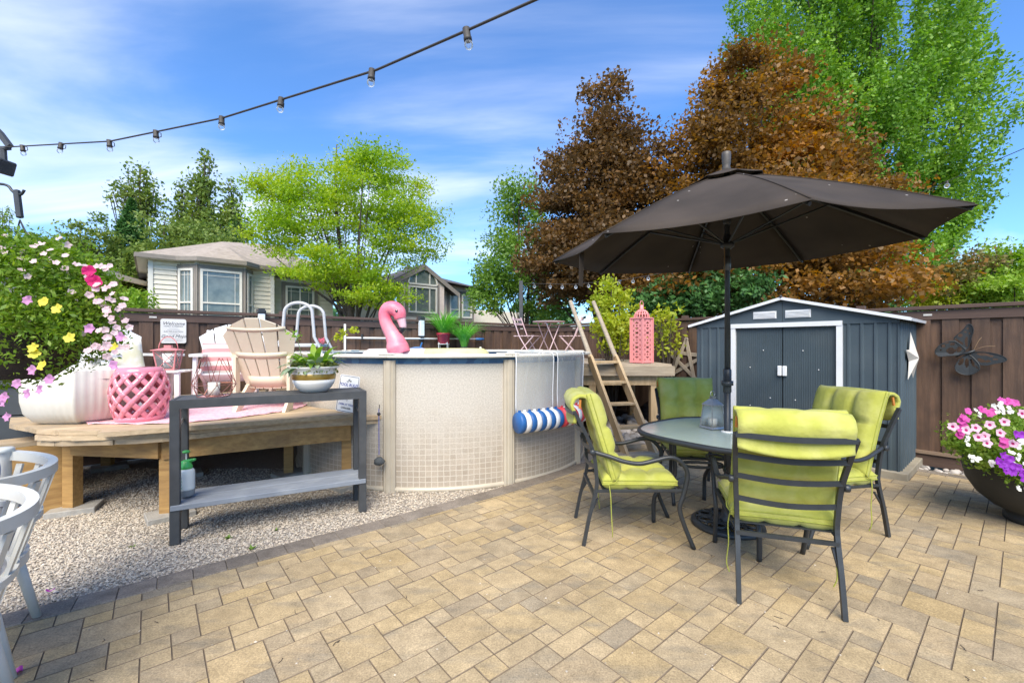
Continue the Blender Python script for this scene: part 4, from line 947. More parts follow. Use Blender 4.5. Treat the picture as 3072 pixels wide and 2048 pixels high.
    for s in (-1, 1):
        MB().tube([(s * .257, -.40, 1.03), (s * .262, -.405, .97)], .009, 6).build('toggle', mat('toggle', (.55, .20, .03), (.40, .14, .02), 30, rough=.5), bc if False else t)
        MB().tube(spline([(s * .26, -.20, .44), (s * .272, -.19, .36), (s * .268, -.185, .25), (s * .278, -.18, .13), (s * .262, -.175, .07)], 4), .0035, 5).build('tie', MT['lime_trim'], t)
        MB().tube(spline([(s * .262, -.20, .44), (s * .275, -.16, .455), (s * .27, -.13, .49)], 4), .0035, 5).build('tie', MT['lime_trim'], t)
    return t
ch = make_chair()
def face(rear, front): d = (front[0] - rear[0], front[1] - rear[1]); return ((rear[0] + front[0]) / 2, (rear[1] + front[1]) / 2, 0), math.atan2(d[1], d[0]) - PI / 2
GC = 'lime cushioned patio chairs around the glass table'
l_, a_ = face((.515, 3.285), (1.262, 3.262)); ch.location = l_; ch.rotation_euler = (0, 0, a_); ch['label'] = 'lime cushioned patio chair seen from its side, next to the pool'; ch['group'] = GC
l_, a_ = face((1.481, 2.289), (1.715, 3.00)); dup(ch, l_, a_, 'lime cushioned patio chair nearest the camera, its slatted back towards us', GC)
l_, a_ = face((1.80, 4.50), (1.70, 3.77)); dup(ch, l_, a_, 'lime cushioned patio chair behind the table, facing the camera', GC)
l_, a_ = face((2.73, 3.42), (2.00, 3.26)); dup(ch, l_, a_, 'lime cushioned patio chair in front of the shed, facing left to the table', GC)
# ================================================================== houses beyond the fence
MT['siding'] = mat('vinyl_siding', (.76, .69, .56), (.70, .63, .50), 4, rough=.6)
MT['siding_trim'] = mat('siding_trim', (.74, .70, .62), (.68, .64, .56), 6, rough=.5)
MT['taupe'] = mat('taupe_trim', (.26, .225, .19), (.22, .19, .16), 6, rough=.6)
MT['stucco'] = mat('stucco', (.74, .62, .54), (.66, .55, .48), 8, rough=.9, bump=.2, bscale=60)
def _roofmat(name, c1, c2):
    m, n, l = _mt(name); o = n.new('ShaderNodeOutputMaterial'); b = n.new('ShaderNodeBsdfPrincipled'); b.inputs['Roughness'].default_value = .95
    tc_ = n.new('ShaderNodeTexCoord'); br = n.new('ShaderNodeTexNoise'); br.inputs['Scale'].default_value = 4.5; br.inputs['Detail'].default_value = 6; br.inputs['Roughness'].default_value = .75
    mp_ = n.new('ShaderNodeMapping'); mp_.inputs['Scale'].default_value = (1, 1, 4); l.new(tc_.outputs['Object'], mp_.inputs[0]); l.new(mp_.outputs[0], br.inputs['Vector'])
    cr = n.new('ShaderNodeValToRGB'); cr.color_ramp.elements[0].position = .35; cr.color_ramp.elements[0].color = (*c1, 1); cr.color_ramp.elements[1].position = .66; cr.color_ramp.elements[1].color = (*c2, 1); l.new(br.outputs['Fac'], cr.inputs[0]); l.new(cr.outputs[0], b.inputs['Base Color'])
    l.new(b.outputs[0], o.inputs[0]); return m
MT['roof_tan'] = _roofmat('roof_tan', (.26, .215, .175), (.42, .355, .295))
MT['roof_dark'] = _roofmat('roof_dark', (.060, .056, .054), (.11, .10, .095))
MT['window_glass'] = mat('window_glass', (.10, .125, .12), (.20, .23, .215), 3, rough=.04, spec=.9)
MT['curtain'] = mat('curtain', (.5, .5, .47), (.40, .41, .38), 3, rough=.8, stretch=(8, 1, 1))
class Facade:
    """wall plane parallel to T2 (local x = T2 to the right, local -y = outwards to the yard)"""
    def __init__(s, px, Y):
        k = (px - CX) / FPX; s.o = np.array((k * Y, Y)); s.px = px
    def x(s, px):                                   # local x of picture column
        k = (px - CX) / FPX; return (k * s.o[1] - s.o[0]) / (T2[0] - k * T2[1])
    def z(s, px, py): Y = s.o[1] + T2[1] * s.x(px); return CH + (HY - py) / FPX * Y
def siding_wall(b, x0, x1, z0, z1, y=0.0, lap=.15, d=.034):
    z = z0
    while z < z1:
        zt = min(z + lap, z1); b.add([(x0, y - d, z), (x1, y - d, z), (x1, y, zt), (x0, y, zt)], [(0, 1, 2, 3)]); b.add([(x0, y, z), (x1, y, z), (x1, y - d, z), (x0, y - d, z)], [(0, 1, 2, 3)]); z = zt
    return b
def window(t, x0, x1, z0, z1, y=-.06, split=None, mull=(), frame='siding_trim', surround='taupe', grid_=True, blinds=True):
    w, h = x1 - x0, z1 - z0; cx_, cz = (x0 + x1) / 2, (z0 + z1) / 2
    f = MB()
    for (c, d) in (((x0, y - .02, cz), (.07, .05, h + .07)), ((x1, y - .02, cz), (.07, .05, h + .07)), ((cx_, y - .02, z0), (w - .07, .05, .07)), ((cx_, y - .02, z1), (w - .07, .05, .07))): f.box(c, d)
    if split: f.box((cx_, y - .018, z0 + h * split), (w - .07, .04, .05))
    for q in mull: f.box((x0 + w * q, y - .016, cz), (.045, .038, h - .07))
    fo = f.build('window', MT[frame], t)
    if surround:
        s_ = MB()
        for (c, d) in (((x0 - .10, y + .002, cz), (.13, .03, h + .34)), ((x1 + .10, y + .002, cz), (.13, .03, h + .34)), ((cx_, y + .002, z0 - .10), (w + .07, .03, .13)), ((cx_, y + .002, z1 + .10), (w + .07, .03, .13))): s_.box(c, d)
        s_.build('surround', MT[surround], fo)
    MB().box((cx_, y + .012, cz), (w, .01, h)).build('pane', MT['window_glass'], fo)
    if grid_:
        g_ = MB(); g_.box((cx_, y - .002, z1 - .16), (w - .07, .012, .016)).box((cx_, y - .002, z0 + .16), (w - .07, .012, .016)).box((x0 + .16, y - .002, cz), (.014, .010, h - .07)).box((x1 - .16, y - .002, cz), (.014, .010, h - .07)); g_.build('glazing_bars', MT['siding_trim'], fo)
    return fo
# ---- house 1: cream siding, hip roof, bay window
f1 = Facade(445, 13.2)
h1 = thing('house', 'cream vinyl sided house with bay window and brown hip roof behind the low deck', 'house', (*f1.o, 0), A2)
zE = f1.z(445, 778)
xb0, xb1 = f1.x(540), f1.x(752); xend = f1.x(822); xr = f1.x(1010)
siding_wall(MB(), 0, xb0 + .3, 0, zE).build('wall', MT['siding'], h1); siding_wall(MB(), xb1 - .3, xend, 0, zE).build('wall', MT['siding'], h1)
siding_wall(MB(), -7, 0, 0, zE).build('side_wall', MT['siding'], h1, m=TM((0, 0, 0), rz=-PI / 2))
siding_wall(MB(), xend, xr, 0, zE - .15, y=.45).build('wall', MT['siding'], h1)
for x_ in (0.05, xend - .06): MB().box((x_, -.03, zE / 2), (.12, .05, zE)).build('corner_board', MT['siding_trim'], h1)
# bay: three faces
bd = .42; bx0, bx1 = xb0, xb1; ia, ib = f1.x(604) - .15, f1.x(712) + .15
for (xa, ya, xc, yc, wins) in ((bx0, 0, ia, -bd, [(.10, .86)]), (ia, -bd, ib, -bd, [(.09, .91)]), (ib, -bd, bx1, 0, [(.12, .84)])):
    L = math.hypot(xc - xa, yc - ya); an = math.atan2(yc - ya, xc - xa)
    b = siding_wall(MB(), 0, L, 0, zE); bay = b.build('bay_wall', MT['siding'], h1, m=TM((xa, ya, 0), rz=an))
    MB().box((0, -.02, zE / 2), (.11, .05, zE)).build('bay_corner', MT['siding_trim'], h1, m=TM((xa, ya, 0), rz=an))
    h_ = thing_ = None
    zw0, zw1 = zE - 1.72, zE - .24
    # build the window under the house, in the bay face's frame
    tmp = bpy.data.objects.new('window_frame_anchor', None)
    f_ = window(h1, L * wins[0][0], L * wins[0][1], zw0, zw1, split=(.30 if L < 1.4 else None)); f_.matrix_local = TM((xa, ya, 0), rz=an)
    bpy.data.objects.remove(tmp)
window(h1, f1.x(858) + .1, f1.x(940) + .1, zE - 1.75, zE - .45, y=.39, split=.35, mull=(.5,))
# soffit, gutter and hip roof
ov = .28; yb = 7.5
fp = [(-ov, -ov), (bx0 - .1, -ov), (ia, -bd - ov), (ib, -bd - ov), (bx1 + .2, -ov + .05), (xend + .5, -ov + .15), (xr + 1.5, -.15), (xr + 1.5, yb), (-ov, yb)]
MB().prism(fp, .05, TM((0, 0, zE))).build('soffit', MT['siding_trim'], h1)
b = MB()
for i in range(6):
    a, c = fp[i], fp[i + 1]; L = math.hypot(c[0] - a[0], c[1] - a[1]); b.box((L / 2, 0, 0), (L + .04, .10, .13), TM((*a, zE + .075), rz=math.atan2(c[1] - a[1], c[0] - a[0])))
L = yb + ov; b.box((-ov, yb / 2 - ov / 2, zE + .075), (.10, L, .13)); b.build('gutter', MT['taupe'], h1)
zr = zE + .13; rg = [(2.2, 3.0, zr + 1.30), (4.4, 3.4, zr + 1.55), (xr - .5, 3.6, zr + 1.15)]
bm_pk = ((ia + ib) / 2 + .3, 1.1, zr + .80)
vts = [(*p, zr) for p in fp] + rg + [bm_pk]; n0 = len(fp)
b = MB(); b.add(vts, [(8, 0, n0), (0, 1, n0), (1, 2, n0 + 3), (2, 3, n0 + 3), (3, 4, n0 + 3), (1, n0 + 3, n0), (n0, n0 + 3, n0 + 1), (4, n0 + 1, n0 + 3), (4, 5, n0 + 1), (5, 6, n0 + 2, n0 + 1), (6, 7, n0 + 2), (7, 8, n0, n0 + 1, n0 + 2)]); b.build('roof', MT['roof_tan'], h1)
MB().cyl((5.6, 2.6, zr + .5), .05, .75, 8).build('vent_pipe', MT['dark_grey_metal'], h1)
# ---- house 2: pink stucco with arched window
f2 = Facade(1160, 17.5)
h2 = thing('house', 'pink stucco house with arched gable window behind the flamingo', 'house', (*f2.o, 0), A2)
xg0, xg1 = f2.x(1190), f2.x(1322); xm = f2.x(1262); zg = f2.z(1262, 800); ze2 = f2.z(1322, 856)
ze2 = zg - .62
MB().prism([(xg0, 0), (xg1, 0), (xg1, ze2), (xm, zg - .05), (xg0, ze2)], .3, TM((0, 0, 0), rx=PI / 2)).build('gable_wall', MT['stucco'], h2)
MB().box(((f2.x(1070) + xg0) / 2, .4, 1.6), (xg0 - f2.x(1070), .3, 3.9)).build('wall', MT['stucco'], h2)
xq0, xq1 = xg1, f2.x(1437); MB().box(((xq0 + xq1) / 2, .45, 2.0), (xq1 - xq0, .3, 4.0 + .4)).build('wall', MT['stucco'], h2)
MB().box(((f2.x(1410) + 3), 2.6, 1.5), (5.5, .3, 3.6)).build('wall', MT['siding'], h2)
hip = zg - ze2
for s, xe in ((-1, xg0 - .55), (1, xg1 + .75)):
    L = math.hypot(xe - xm, hip * abs(xe - xm) / abs((xg0 if s < 0 else xg1) - xm)); an = math.atan2(hip, abs((xg0 if s < 0 else xg1) - xm))
    MB().box((s * L / 2, 2.33, .03), (L, 5.36, .08)).build('roof', MT['roof_dark'], h2, m=TM((xm, 0, zg), ry=s * an))
    MB().box((s * L / 2, -.385, -.05), (L, .05, .17)).build('barge_board', MT['taupe'], h2, m=TM((xm, 0, zg), ry=s * an))
b = MB(); zq = 4.2; b.add([(xq0 - .5, -.2, zq + .05), (xq1 + .6, -.2, zq - .2), (xq1 + .6, 5, zq - .2), (xq0 - .5, 5, zq + .05), (xq0 - .3, 2.6, zq + 1.1), (xq1 - 1.4, 2.6, zq + .75)], [(0, 1, 5, 4), (1, 2, 5), (2, 3, 4, 5), (3, 0, 4), (3, 2, 1, 0)]); b.build('roof', MT['roof_dark'], h2)
b = MB(); b.add([(f2.x(1070) - .6, -.4, 3.5), (xg0, -.4, 3.5), (xg0, 2.5, 4.7), (f2.x(1070) - .6, 2.5, 4.7), (f2.x(1070) - .6, 5, 3.5), (xg0, 5, 3.5)], [(0, 1, 2, 3), (3, 2, 5, 4)]); b.build('roof', MT['roof_dark'], h2)
# arched window: rectangle below, half round above
wx0, wx1 = f2.x(1216), f2.x(1297); wz0 = f2.z(1256, 938); wz1 = f2.z(1256, 864); wm = (wx0 + wx1) / 2; wr = (wx1 - wx0) / 2
window(h2, wx0, wx1, wz0, wz1, y=-.32, mull=(.25, .75), grid_=False)
b = MB(); arc = [(wm + (wr + .03) * math.cos(t), wz1 + .12 + (wr + .03) * .95 * math.sin(t)) for t in np.linspace(0, PI, 21)]
b.tube([(x, -.345, z) for x, z in arc], .04, 4); b.box((wm, -.345, wz1 + .12), (2 * wr, .05, .07))
for q in (-.5, .5): b.box((wm + wr * q, -.34, wz1 + .12 + wr * .4), (.045, .04, wr * .82))
aw = b.build('arched_window', MT['siding_trim'], h2)
MB().prism(arc, .01, TM((0, -.31, 0), rx=PI / 2)).build('pane', MT['window_glass'], aw)
for (cx0, cx1, y_) in ((wx0 + .08, wx0 + .45, -.307), (wm - .3, wm + .35, -.309)): MB().box(((cx0 + cx1) / 2, y_ - .0, (wz0 + wz1) / 2), (cx1 - cx0, .004, wz1 - wz0 - .1)).build('curtain', MT['curtain'], aw)
for (pa, pb_) in ((1349, 1376), (1386, 1413)): window(h2, f2.x(pa) + .2, f2.x(pb_) + .2, f2.z(1380, 950), f2.z(1380, 882), y=.29, split=.33, grid_=False)
# ---- house 3: dark roof corner far left
h3 = thing('house', 'dark shingled roof corner of a house behind the hanging flowers', 'house', (-15.5, 12.0, 0), R(18))
MB().box((-1.0, 4, 1.8), (7.2, 7, 3.7)).build('wall', MT['stucco'], h3)
b = MB(); b.add([(-5, -.1, 3.70), (3.1, -.1, 3.70), (3.1, 8, 3.70), (-5, 8, 3.70), (-1.6, 3.9, 5.35)], [(0, 1, 4), (1, 2, 4), (2, 3, 4), (3, 0, 4), (3, 2, 1, 0)]); b.build('roof', MT['roof_dark'], h3)
MB().box((-.95, -.14, 3.64), (8.2, .08, .17)).build('gutter', MT['siding_trim'], h3); MB().box((3.14, 3.95, 3.64), (.08, 8.1, .17)).build('gutter', MT['siding_trim'], h3)
MB().tube([(2.95, -.05, 3.5), (2.6, .4, 3.2), (2.6, .42, 0)], .045, 6).build('downpipe', MT['siding_trim'], h3)

# ================================================================== trees
def leaf_quads(c, size, upb=.0, asp=.55, hang=0.0):
    n = len(c); d = RNG.normal(size=(n, 3)); d[:, 2] = d[:, 2] * (1 - abs(hang)) - hang; d /= np.linalg.norm(d, axis=1)[:, None]
    nn = RNG.normal(size=(n, 3)); nn[:, 2] += upb; a = np.cross(d, nn); a /= np.linalg.norm(a, axis=1)[:, None] + 1e-9
    s = (size * RNG.uniform(.45, 1.5, n))[:, None]; w = s * asp * .5
    v = np.stack([c - d * s * .5, c + a * w - d * s * .06, c + d * s * .5, c - a * w - d * s * .06], 1)
    return v.reshape(-1, 3), (np.arange(n) * 4)[:, None] + np.arange(4)[None]
def clumps_in(ells, n, shell=.55):
    w = np.array([e[1][0] * e[1][1] * e[1][2] for e in ells]) ** .67; k = RNG.choice(len(ells), n, p=w / w.sum()); out = np.zeros((n, 3))
    d = RNG.normal(size=(n, 3)); d /= np.linalg.norm(d, axis=1)[:, None]; r = shell + (1 - shell) * RNG.uniform(0, 1, n) ** .6
    for i in range(n): out[i] = np.array(ells[k[i]][0]) + d[i] * r[i] * np.array(ells[k[i]][1])
    return out, d
def tree(name, label, base, trunk_r, ells, nclump, nleaf, leaf, crad, mt, asp=.55, hang=0.0, upb=.6, limbs=10, shell=.5, flat=.55, fork=.35, bark='bark', lmin=None, group='trees beyond the fences', up=(0, 0, 0), twig=.012, spray=0.0):
    t = thing(name, label, 'tree', base, group=group); bs = np.array(base)
    cl, dr = clumps_in(ells, nclump, shell); cl += np.array(up)
    if lmin is not None: cl = cl[cl[:, 2] > lmin]
    m = len(cl); rad = crad * RNG.uniform(.6, 1.35, m)
    idx = RNG.integers(0, m, nleaf); off = np.clip(RNG.normal(size=(nleaf, 3)), -1.7, 1.7) * rad[idx][:, None] * np.array((.62, .62, .62 * flat))
    if spray: sd_ = cl - np.mean([e[0] for e in ells], axis=0); sd_ /= np.linalg.norm(sd_, axis=1)[:, None]; sd_ = sd_ * .55 + np.array((0, 0, 1)); sd_ /= np.linalg.norm(sd_, axis=1)[:, None]; off = off * np.array((.45, .45, .45)) + sd_[idx] * (RNG.uniform(-1, 1, nleaf) * rad[idx] * spray)[:, None]
    v, f = leaf_quads(cl[idx] + off - bs, leaf, upb, asp, hang)
    link('crown', np_mesh('crown', v, f, mt), None, t)
    b = MB(); top = np.mean([e[0] for e in ells], axis=0); fk = bs + (top - bs) * fork; hgt = max(e[0][2] + e[1][2] * .8 for e in ells)
    lead = [Vector(bs - bs), Vector((fk - bs) * .5) + Vector((random.uniform(-.06, .06), 0, 0)), Vector(fk - bs), Vector(top - bs), Vector((top[0] - bs[0], top[1] - bs[1], hgt))]
    pts = spline(lead, 5); b.tube(pts, [max(.012, trunk_r * (1 - .93 * (i / (len(pts) - 1)) ** .8)) for i in range(len(pts))], 9)
    sel = RNG.choice(m, min(limbs, m), replace=False)
    for s_ in sel:
        e = Vector(cl[s_] - bs); q = random.uniform(.25, .7); s0 = pts[int(q * (len(pts) - 1) * .8)]; mid = s0.lerp(e, .5) + Vector((0, 0, (e - s0).length * random.uniform(-.04, .13)))
        pp = spline([s0, mid, e], 5); r0 = trunk_r * random.uniform(.14, .30); b.tube(pp, [max(twig, r0 * (1 - .9 * i / (len(pp) - 1))) for i in range(len(pp))], 5)
    b.build('trunk', MT[bark], t, True); return t
L_yel = leafmat('leaf_locust', (.20, .36, .03), (.54, .57, .045), (.33, .48, .032), transl=.5, pscale=.6)
L_grn = leafmat('leaf_green', (0.109, 0.246, 0.032), (0.348, 0.522, 0.072), (0.203, 0.377, 0.046), transl=.42, pscale=.5)
L_mid = leafmat('leaf_mid', (0.090, 0.195, 0.030), (0.300, 0.420, 0.075), (0.165, 0.300, 0.045), transl=.42, pscale=.7)
L_brz = leafmat('leaf_bronze', (.095, .056, .022), (.50, .225, .040), (.25, .135, .032), transl=.45, pscale=.55)
L_brd = leafmat('leaf_bronze_dark', (.070, .044, .022), (.30, .150, .045), (.15, .088, .032), transl=.42, pscale=.55)
L_drk = leafmat('leaf_conifer', (0.042, 0.120, 0.033), (0.112, 0.240, 0.054), (0.072, 0.173, 0.042), transl=.2, pscale=.8)
L_olv = leafmat('leaf_olive', (0.112, 0.173, 0.033), (0.300, 0.345, 0.068), (0.180, 0.262, 0.051), transl=.35, pscale=.7)
L_lim = leafmat('leaf_lime', (0.299, 0.380, 0.034), (0.575, 0.540, 0.057), (0.414, 0.483, 0.046), transl=.5, pscale=2.0)
L_brt = leafmat('leaf_bright', (0.175, 0.338, 0.031), (0.375, 0.500, 0.075), (0.275, 0.425, 0.050), transl=.48, pscale=.9)
L_red = leafmat('leaf_redbrown', (0.140, 0.105, 0.042), (0.336, 0.154, 0.070), (0.196, 0.196, 0.056), transl=.4, pscale=1.6)
def E_(px, py, Y, rx, rz, ry=None):                # ellipsoid seen at a picture point, radii in metres
    p = P(px, py, Y); return ((p.x, p.y, p.z), (rx, ry or rx, rz))
# golden honey locust in the middle
p0 = P(1085, 960, 14.0)
tree('locust_tree', 'golden green feathery tree rising behind the flamingo and pool', (p0.x, 14.0, 0), .20, [E_(930, 640, 14, 1.7, 1.2), E_(1110, 590, 14.2, 1.9, 1.5), E_(1215, 690, 14, 1.25, 1.25), E_(830, 560, 13.8, .9, .5), E_(1000, 800, 13.6, 1.7, .7), E_(1130, 880, 13.6, 1.1, .5), E_(830, 700, 13.7, .8, .8), E_(1140, 490, 14, .75, .7), E_(900, 500, 14, .35, .5)], 430, 60000, .10, .46, L_yel, asp=.42, upb=.8, limbs=22, shell=.25, flat=.34, fork=.42, twig=.012)
# green tree left of the bronze maple
tree('green_tree', 'light green slender tree between the arched window house and the bronze tree', (P(1580, 960, 15).x, 15, 0), .16, [E_(1560, 640, 15, 1.0, 1.3), E_(1560, 790, 15, 1.5, 1.4), E_(1470, 870, 14.6, .7, .8), E_(1640, 870, 14.6, 1.0, 1.2)], 210, 22000, .11, .38, L_mid, limbs=22, shell=.3, flat=.7)
# bronze maples
tree('bronze_maple', 'bronze leaved tree with a pointed top, left of the parasol finial', (P(1810, 960, 12).x, 12, 0), .22, [E_(1790, 560, 12, 1.45, 1.6), E_(1825, 330, 12, .55, 1.05), E_(1815, 430, 12, .85, .8), E_(1720, 700, 11.8, 1.2, 1.7), E_(1900, 560, 11.8, 1.2, 1.6), E_(1800, 800, 11.5, 1.9, 1.3)], 340, 72000, .092, .45, L_brd, limbs=20, shell=.45, flat=.42, asp=.75, upb=1.4)
tree('bronze_maple', 'bronze orange broad tree straight behind the parasol finial', (P(2270, 960, 10.6).x, 10.6, 0), .25, [E_(2250, 420, 10.6, 1.5, 1.7), E_(2230, 240, 10.6, .8, .75), E_(2380, 520, 10.4, 1.35, 1.3), E_(2150, 560, 10.4, 1.2, 1.6), E_(2300, 700, 10.2, 2.4, 1.2), E_(2560, 610, 10, 1.0, .75), E_(2330, 850, 9.8, 2.6, .8), E_(2050, 840, 9.8, 1.3, .9)], 520, 100000, .09, .43, L_brz, limbs=20, shell=.5, flat=.42, asp=.75, upb=1.4)
# the tall green tree on the right
tree('katsura_tree', 'tall bright green tree with upswept sprays rising out of the picture at right', (P(2560, 960, 14).x, 14, 0), .32, [E_(2420, 60, 14, 2.4, 2.9), E_(2620, 140, 14, 2.7, 3.2), E_(2680, 420, 13.6, 2.5, 2.6), E_(2500, 420, 13.8, 2.3, 2.4), E_(2780, 640, 13.4, 1.5, 1.2), E_(2700, 780, 13.2, 1.5, 1.0), E_(2560, 700, 13.2, 1.5, 1.4), E_(2850, 180, 13.6, .9, 1.6), E_(2350, 260, 13.6, 1.4, 2.0), E_(2880, 560, 13.4, .7, .9), E_(2500, -250, 14, 2.2, 2.4)], 1600, 195000, .10, .42, L_grn, limbs=34, shell=.45, flat=1.0, asp=.62, upb=.3, hang=-.1, spray=1.6)
# trees behind house 1
def conifer(label, px, pytop, Y, rbase, mt, n, name='conifer_tree'):
    p = P(px, pytop, Y); H = p.z; t = thing(name, label, 'tree', (p.x, Y, 0), group='trees behind the cream house')
    nb = n; zz_ = RNG.uniform(0, 1, nb) ** 1.3; a = RNG.uniform(0, 6.283, nb); wob = 1 + .25 * np.sin(a * 3 + zz_ * 9)
    rr_ = rbase * (1 - zz_) * RNG.uniform(.25, 1, nb) ** .5 * wob; c = np.stack([rr_ * np.cos(a), rr_ * np.sin(a), H * (.12 + .88 * zz_) - rr_ * .25], 1)
    v, f = leaf_quads(c, .30, .4, .30, .25); link('crown', np_mesh('crown', v, f, mt), None, t)
    MB().tube([(0, 0, 0), (0, 0, H * .97)], [rbase * .08, .02], 8).build('trunk', MT['bark'], t); return t
conifer('dense dark conifer with the broadest crown left of the cream house roof', 395, 600, 21, 2.9, L_drk, 15000)
conifer('dark conifer right behind the ridge of the cream house roof', 700, 660, 22, 2.6, L_drk, 9000)
conifer('dark conifer behind the left eave of the cream house', 560, 690, 23, 2.4, L_olv, 8000)
conifer('small pale green conifer just left of the cream house eave', 385, 760, 15.5, .95, L_olv, 4000)
GR = 'trees behind the cream house'
def sparse(label, px, py0, py1, Y, w, mt, n, seed):
    p = P(px, py0, Y); q = P(px, py1, Y); H = p.z; zc = (p.z + q.z) / 2; rz = (p.z - q.z) / 2
    tree('sparse_tree', label, (p.x, Y, 0), .13, [((p.x, Y, zc), (w * .55, w * .55, rz)), ((p.x + .1, Y, zc - rz * .5), (w, w, rz * .6))], 95, n, .17, .34, mt, limbs=44, shell=.1, flat=1.1, hang=-.1, group=GR, asp=.6, twig=.02)
sparse('sparse tall tree top leaning left above the dark conifer', 415, 480, 640, 22, 1.25, L_olv, 2400, 1)
sparse('tallest thin tree of open foliage above the cream house roof', 610, 462, 760, 22, 1.0, L_olv, 5200, 2)
sparse('thin open tree between the tallest thin tree and the golden tree', 690, 510, 760, 22.5, .9, L_olv, 3400, 3)
sparse('thin bare topped tree left of the tallest thin tree', 545, 540, 760, 22.5, .55, L_olv, 1900, 4)
tree('green_tree', 'loose light tree left of the dark conifer, over the dark roof', (P(220, 960, 19).x, 19, 0), .14, [E_(200, 760, 19, 1.5, .9), E_(280, 730, 19, 1.1, 1.3)], 90, 5200, .15, .4, L_olv, limbs=16, shell=.2, group=GR)
tree('green_tree', 'olive leafy tree mass behind the left end of the cream house roof', (P(540, 960, 20).x, 20, 0), .2, [E_(520, 740, 20, 1.9, 1.4), E_(640, 760, 20.5, 2.0, 1.3), E_(300, 850, 18, 1.2, 1.6)], 150, 12000, .16, .5, L_olv, limbs=16, shell=.3, group=GR)
# clipped cedar hedge beside house 1
t = thing('cedar_hedge', 'bright green clipped cedar hedge left of the cream house', 'hedge', (P(385, 960, 12).x, 12, 0))
n = 9000; c = np.stack([RNG.uniform(-.62, .62, n), RNG.uniform(-.35, .35, n), RNG.uniform(.2, 3.05, n)], 1); c[:, 2] -= .25 * np.abs(np.sin(c[:, 0] * 7)) * (c[:, 2] / 3); k = RNG.integers(0, 3, n); c[k == 0, 1] = -.36 + RNG.normal(0, .03, (k == 0).sum())
v, f = leaf_quads(c, .11, .2, .4, -.5); link('foliage', np_mesh('foliage', v, f, L_brt), None, t); MB().tube([(0, 0, 0), (0, 0, 2.6)], [.06, .02], 6).build('stem', MT['bark'], t)
tree('dark_shrub', 'dark green shrub mass under the bronze trees, over the fence behind the lime shrub', (P(2160, 960, 9.2).x, 9.2, 0), .08, [E_(2150, 880, 9.2, 1.2, .5), E_(2020, 900, 9.4, .8, .4)], 120, 12000, .10, .28, L_drk, limbs=10, shell=.4, upb=1.0, group='shrubs beyond the fence')
# trees at the far right, over the fence
tree('lime_tree', 'yellow green low tree over the fence right of the katsura trunk', (P(2800, 960, 11).x, 11, 0), .1, [E_(2790, 890, 11, .85, .35), E_(2880, 860, 11.2, .7, .5)], 80, 9000, .08, .22, L_lim, limbs=12, shell=.3)
tree('mottled_tree', 'thin reddish mottled tree over the right fence', (P(2900, 960, 10.5).x, 10.5, 0), .07, [E_(2895, 815, 10.5, .55, .55), E_(2850, 840, 10.5, .4, .4), E_(2930, 800, 10.5, .5, .4)], 70, 3400, .075, .2, L_red, limbs=22, shell=.2)
tree('bright_tree', 'bright green feathery tree at the right edge over the fence', (P(3040, 960, 10.5).x, 10.5, 0), .1, [E_(3010, 830, 10.5, .85, .62), E_(3090, 850, 10.5, .9, .8), E_(2975, 870, 10.2, .6, .4), E_(3000, 770, 10.5, .35, .3)], 110, 16000, .085, .26, L_brt, limbs=14, shell=.3, flat=.5)
tree('green_tree', 'tiny far tree showing above the dark roof at the left edge', (P(8, 960, 30).x, 30, 0), .12, [E_(8, 690, 30, .8, 1.9)], 40, 900, .16, .35, L_olv, limbs=16, shell=.1, group=GR)
# wood and hedges that close the view behind everything
n = 26000; X = RNG.uniform(-45, 40, n); Yb = RNG.uniform(31, 37, n); hh_ = 3.6 + 1.2 * np.sin(X * .7) + .8 * np.sin(X * 1.9 + 1); c = np.stack([X, Yb, RNG.uniform(0, 1, n) ** .7 * hh_], 1)
v, f = leaf_quads(c, .5, .3, .6); o = link('far_trees', np_mesh('far_trees', v, f, L_drk), None); o['kind'] = 'stuff'
# ================================================================== potting bench and what stands on it
BA = R(28.3); BO = Vector((-2.44, 3.06, -.015))
def bpt(u, v, z=0): return Vector((BO.x + math.cos(BA) * u - math.sin(BA) * v, BO.y + math.sin(BA) * u + math.cos(BA) * v, z))
MT['bench'] = mat('bench_paint', (.060, .062, .064), (.045, .047, .049), 9, rough=.5, dirt=((.10, .10, .10), 8, .4))
MT['shelf_plank'] = mat('shelf_plank', (.25, .275, .31), (.19, .21, .24), 4, rough=.7, bump=.15, stretch=(1, 8, 8), dirt=((.36, .38, .40), 6, .5))
be = thing('potting_bench', 'slim dark grey potting bench with slatted top and a grey lower shelf', 'bench', BO, BA)
BL, BD, BH = 1.35, .37, 1.035
for (x, y) in ((.03, .03), (BL - .03, .03), (.03, BD - .03), (BL - .03, BD - .03)): MB().box((x, y, BH / 2 - .03), (.06, .06, BH - .06), bev=.003).build('leg', MT['bench'], be)
MB().box((BL / 2, .012, BH - .032), (BL, .024, .064)).box((BL / 2, BD - .012, BH - .032), (BL, .024, .064)).box((.012, BD / 2, BH - .031), (.024, BD - .05, .062)).box((BL - .012, BD / 2, BH - .031), (.024, BD - .05, .062)).build('top_frame', MT['bench'], be)
for k in range(5): MB().box((BL / 2, .056 + k * .064, BH - .012), (BL - .05, .054, .020), bev=.002).build('top_slat', MT['bench'], be)
for k in range(2): MB().box((BL / 2, .085 + k * .195, .265), (BL - .012, .185, .038), bev=.003).build('shelf_plank', MT['shelf_plank'], be)
for x in (.03, BL - .03):
    MB().box((x, BD / 2, .215), (.035, BD - .12, .06)).build('shelf_bearer', MT['bench'], be); MB().tube([(x, .05, .80), (x, BD - .05, .86)], .008, 6).build('end_bar', MT['lantern_steel'], be)
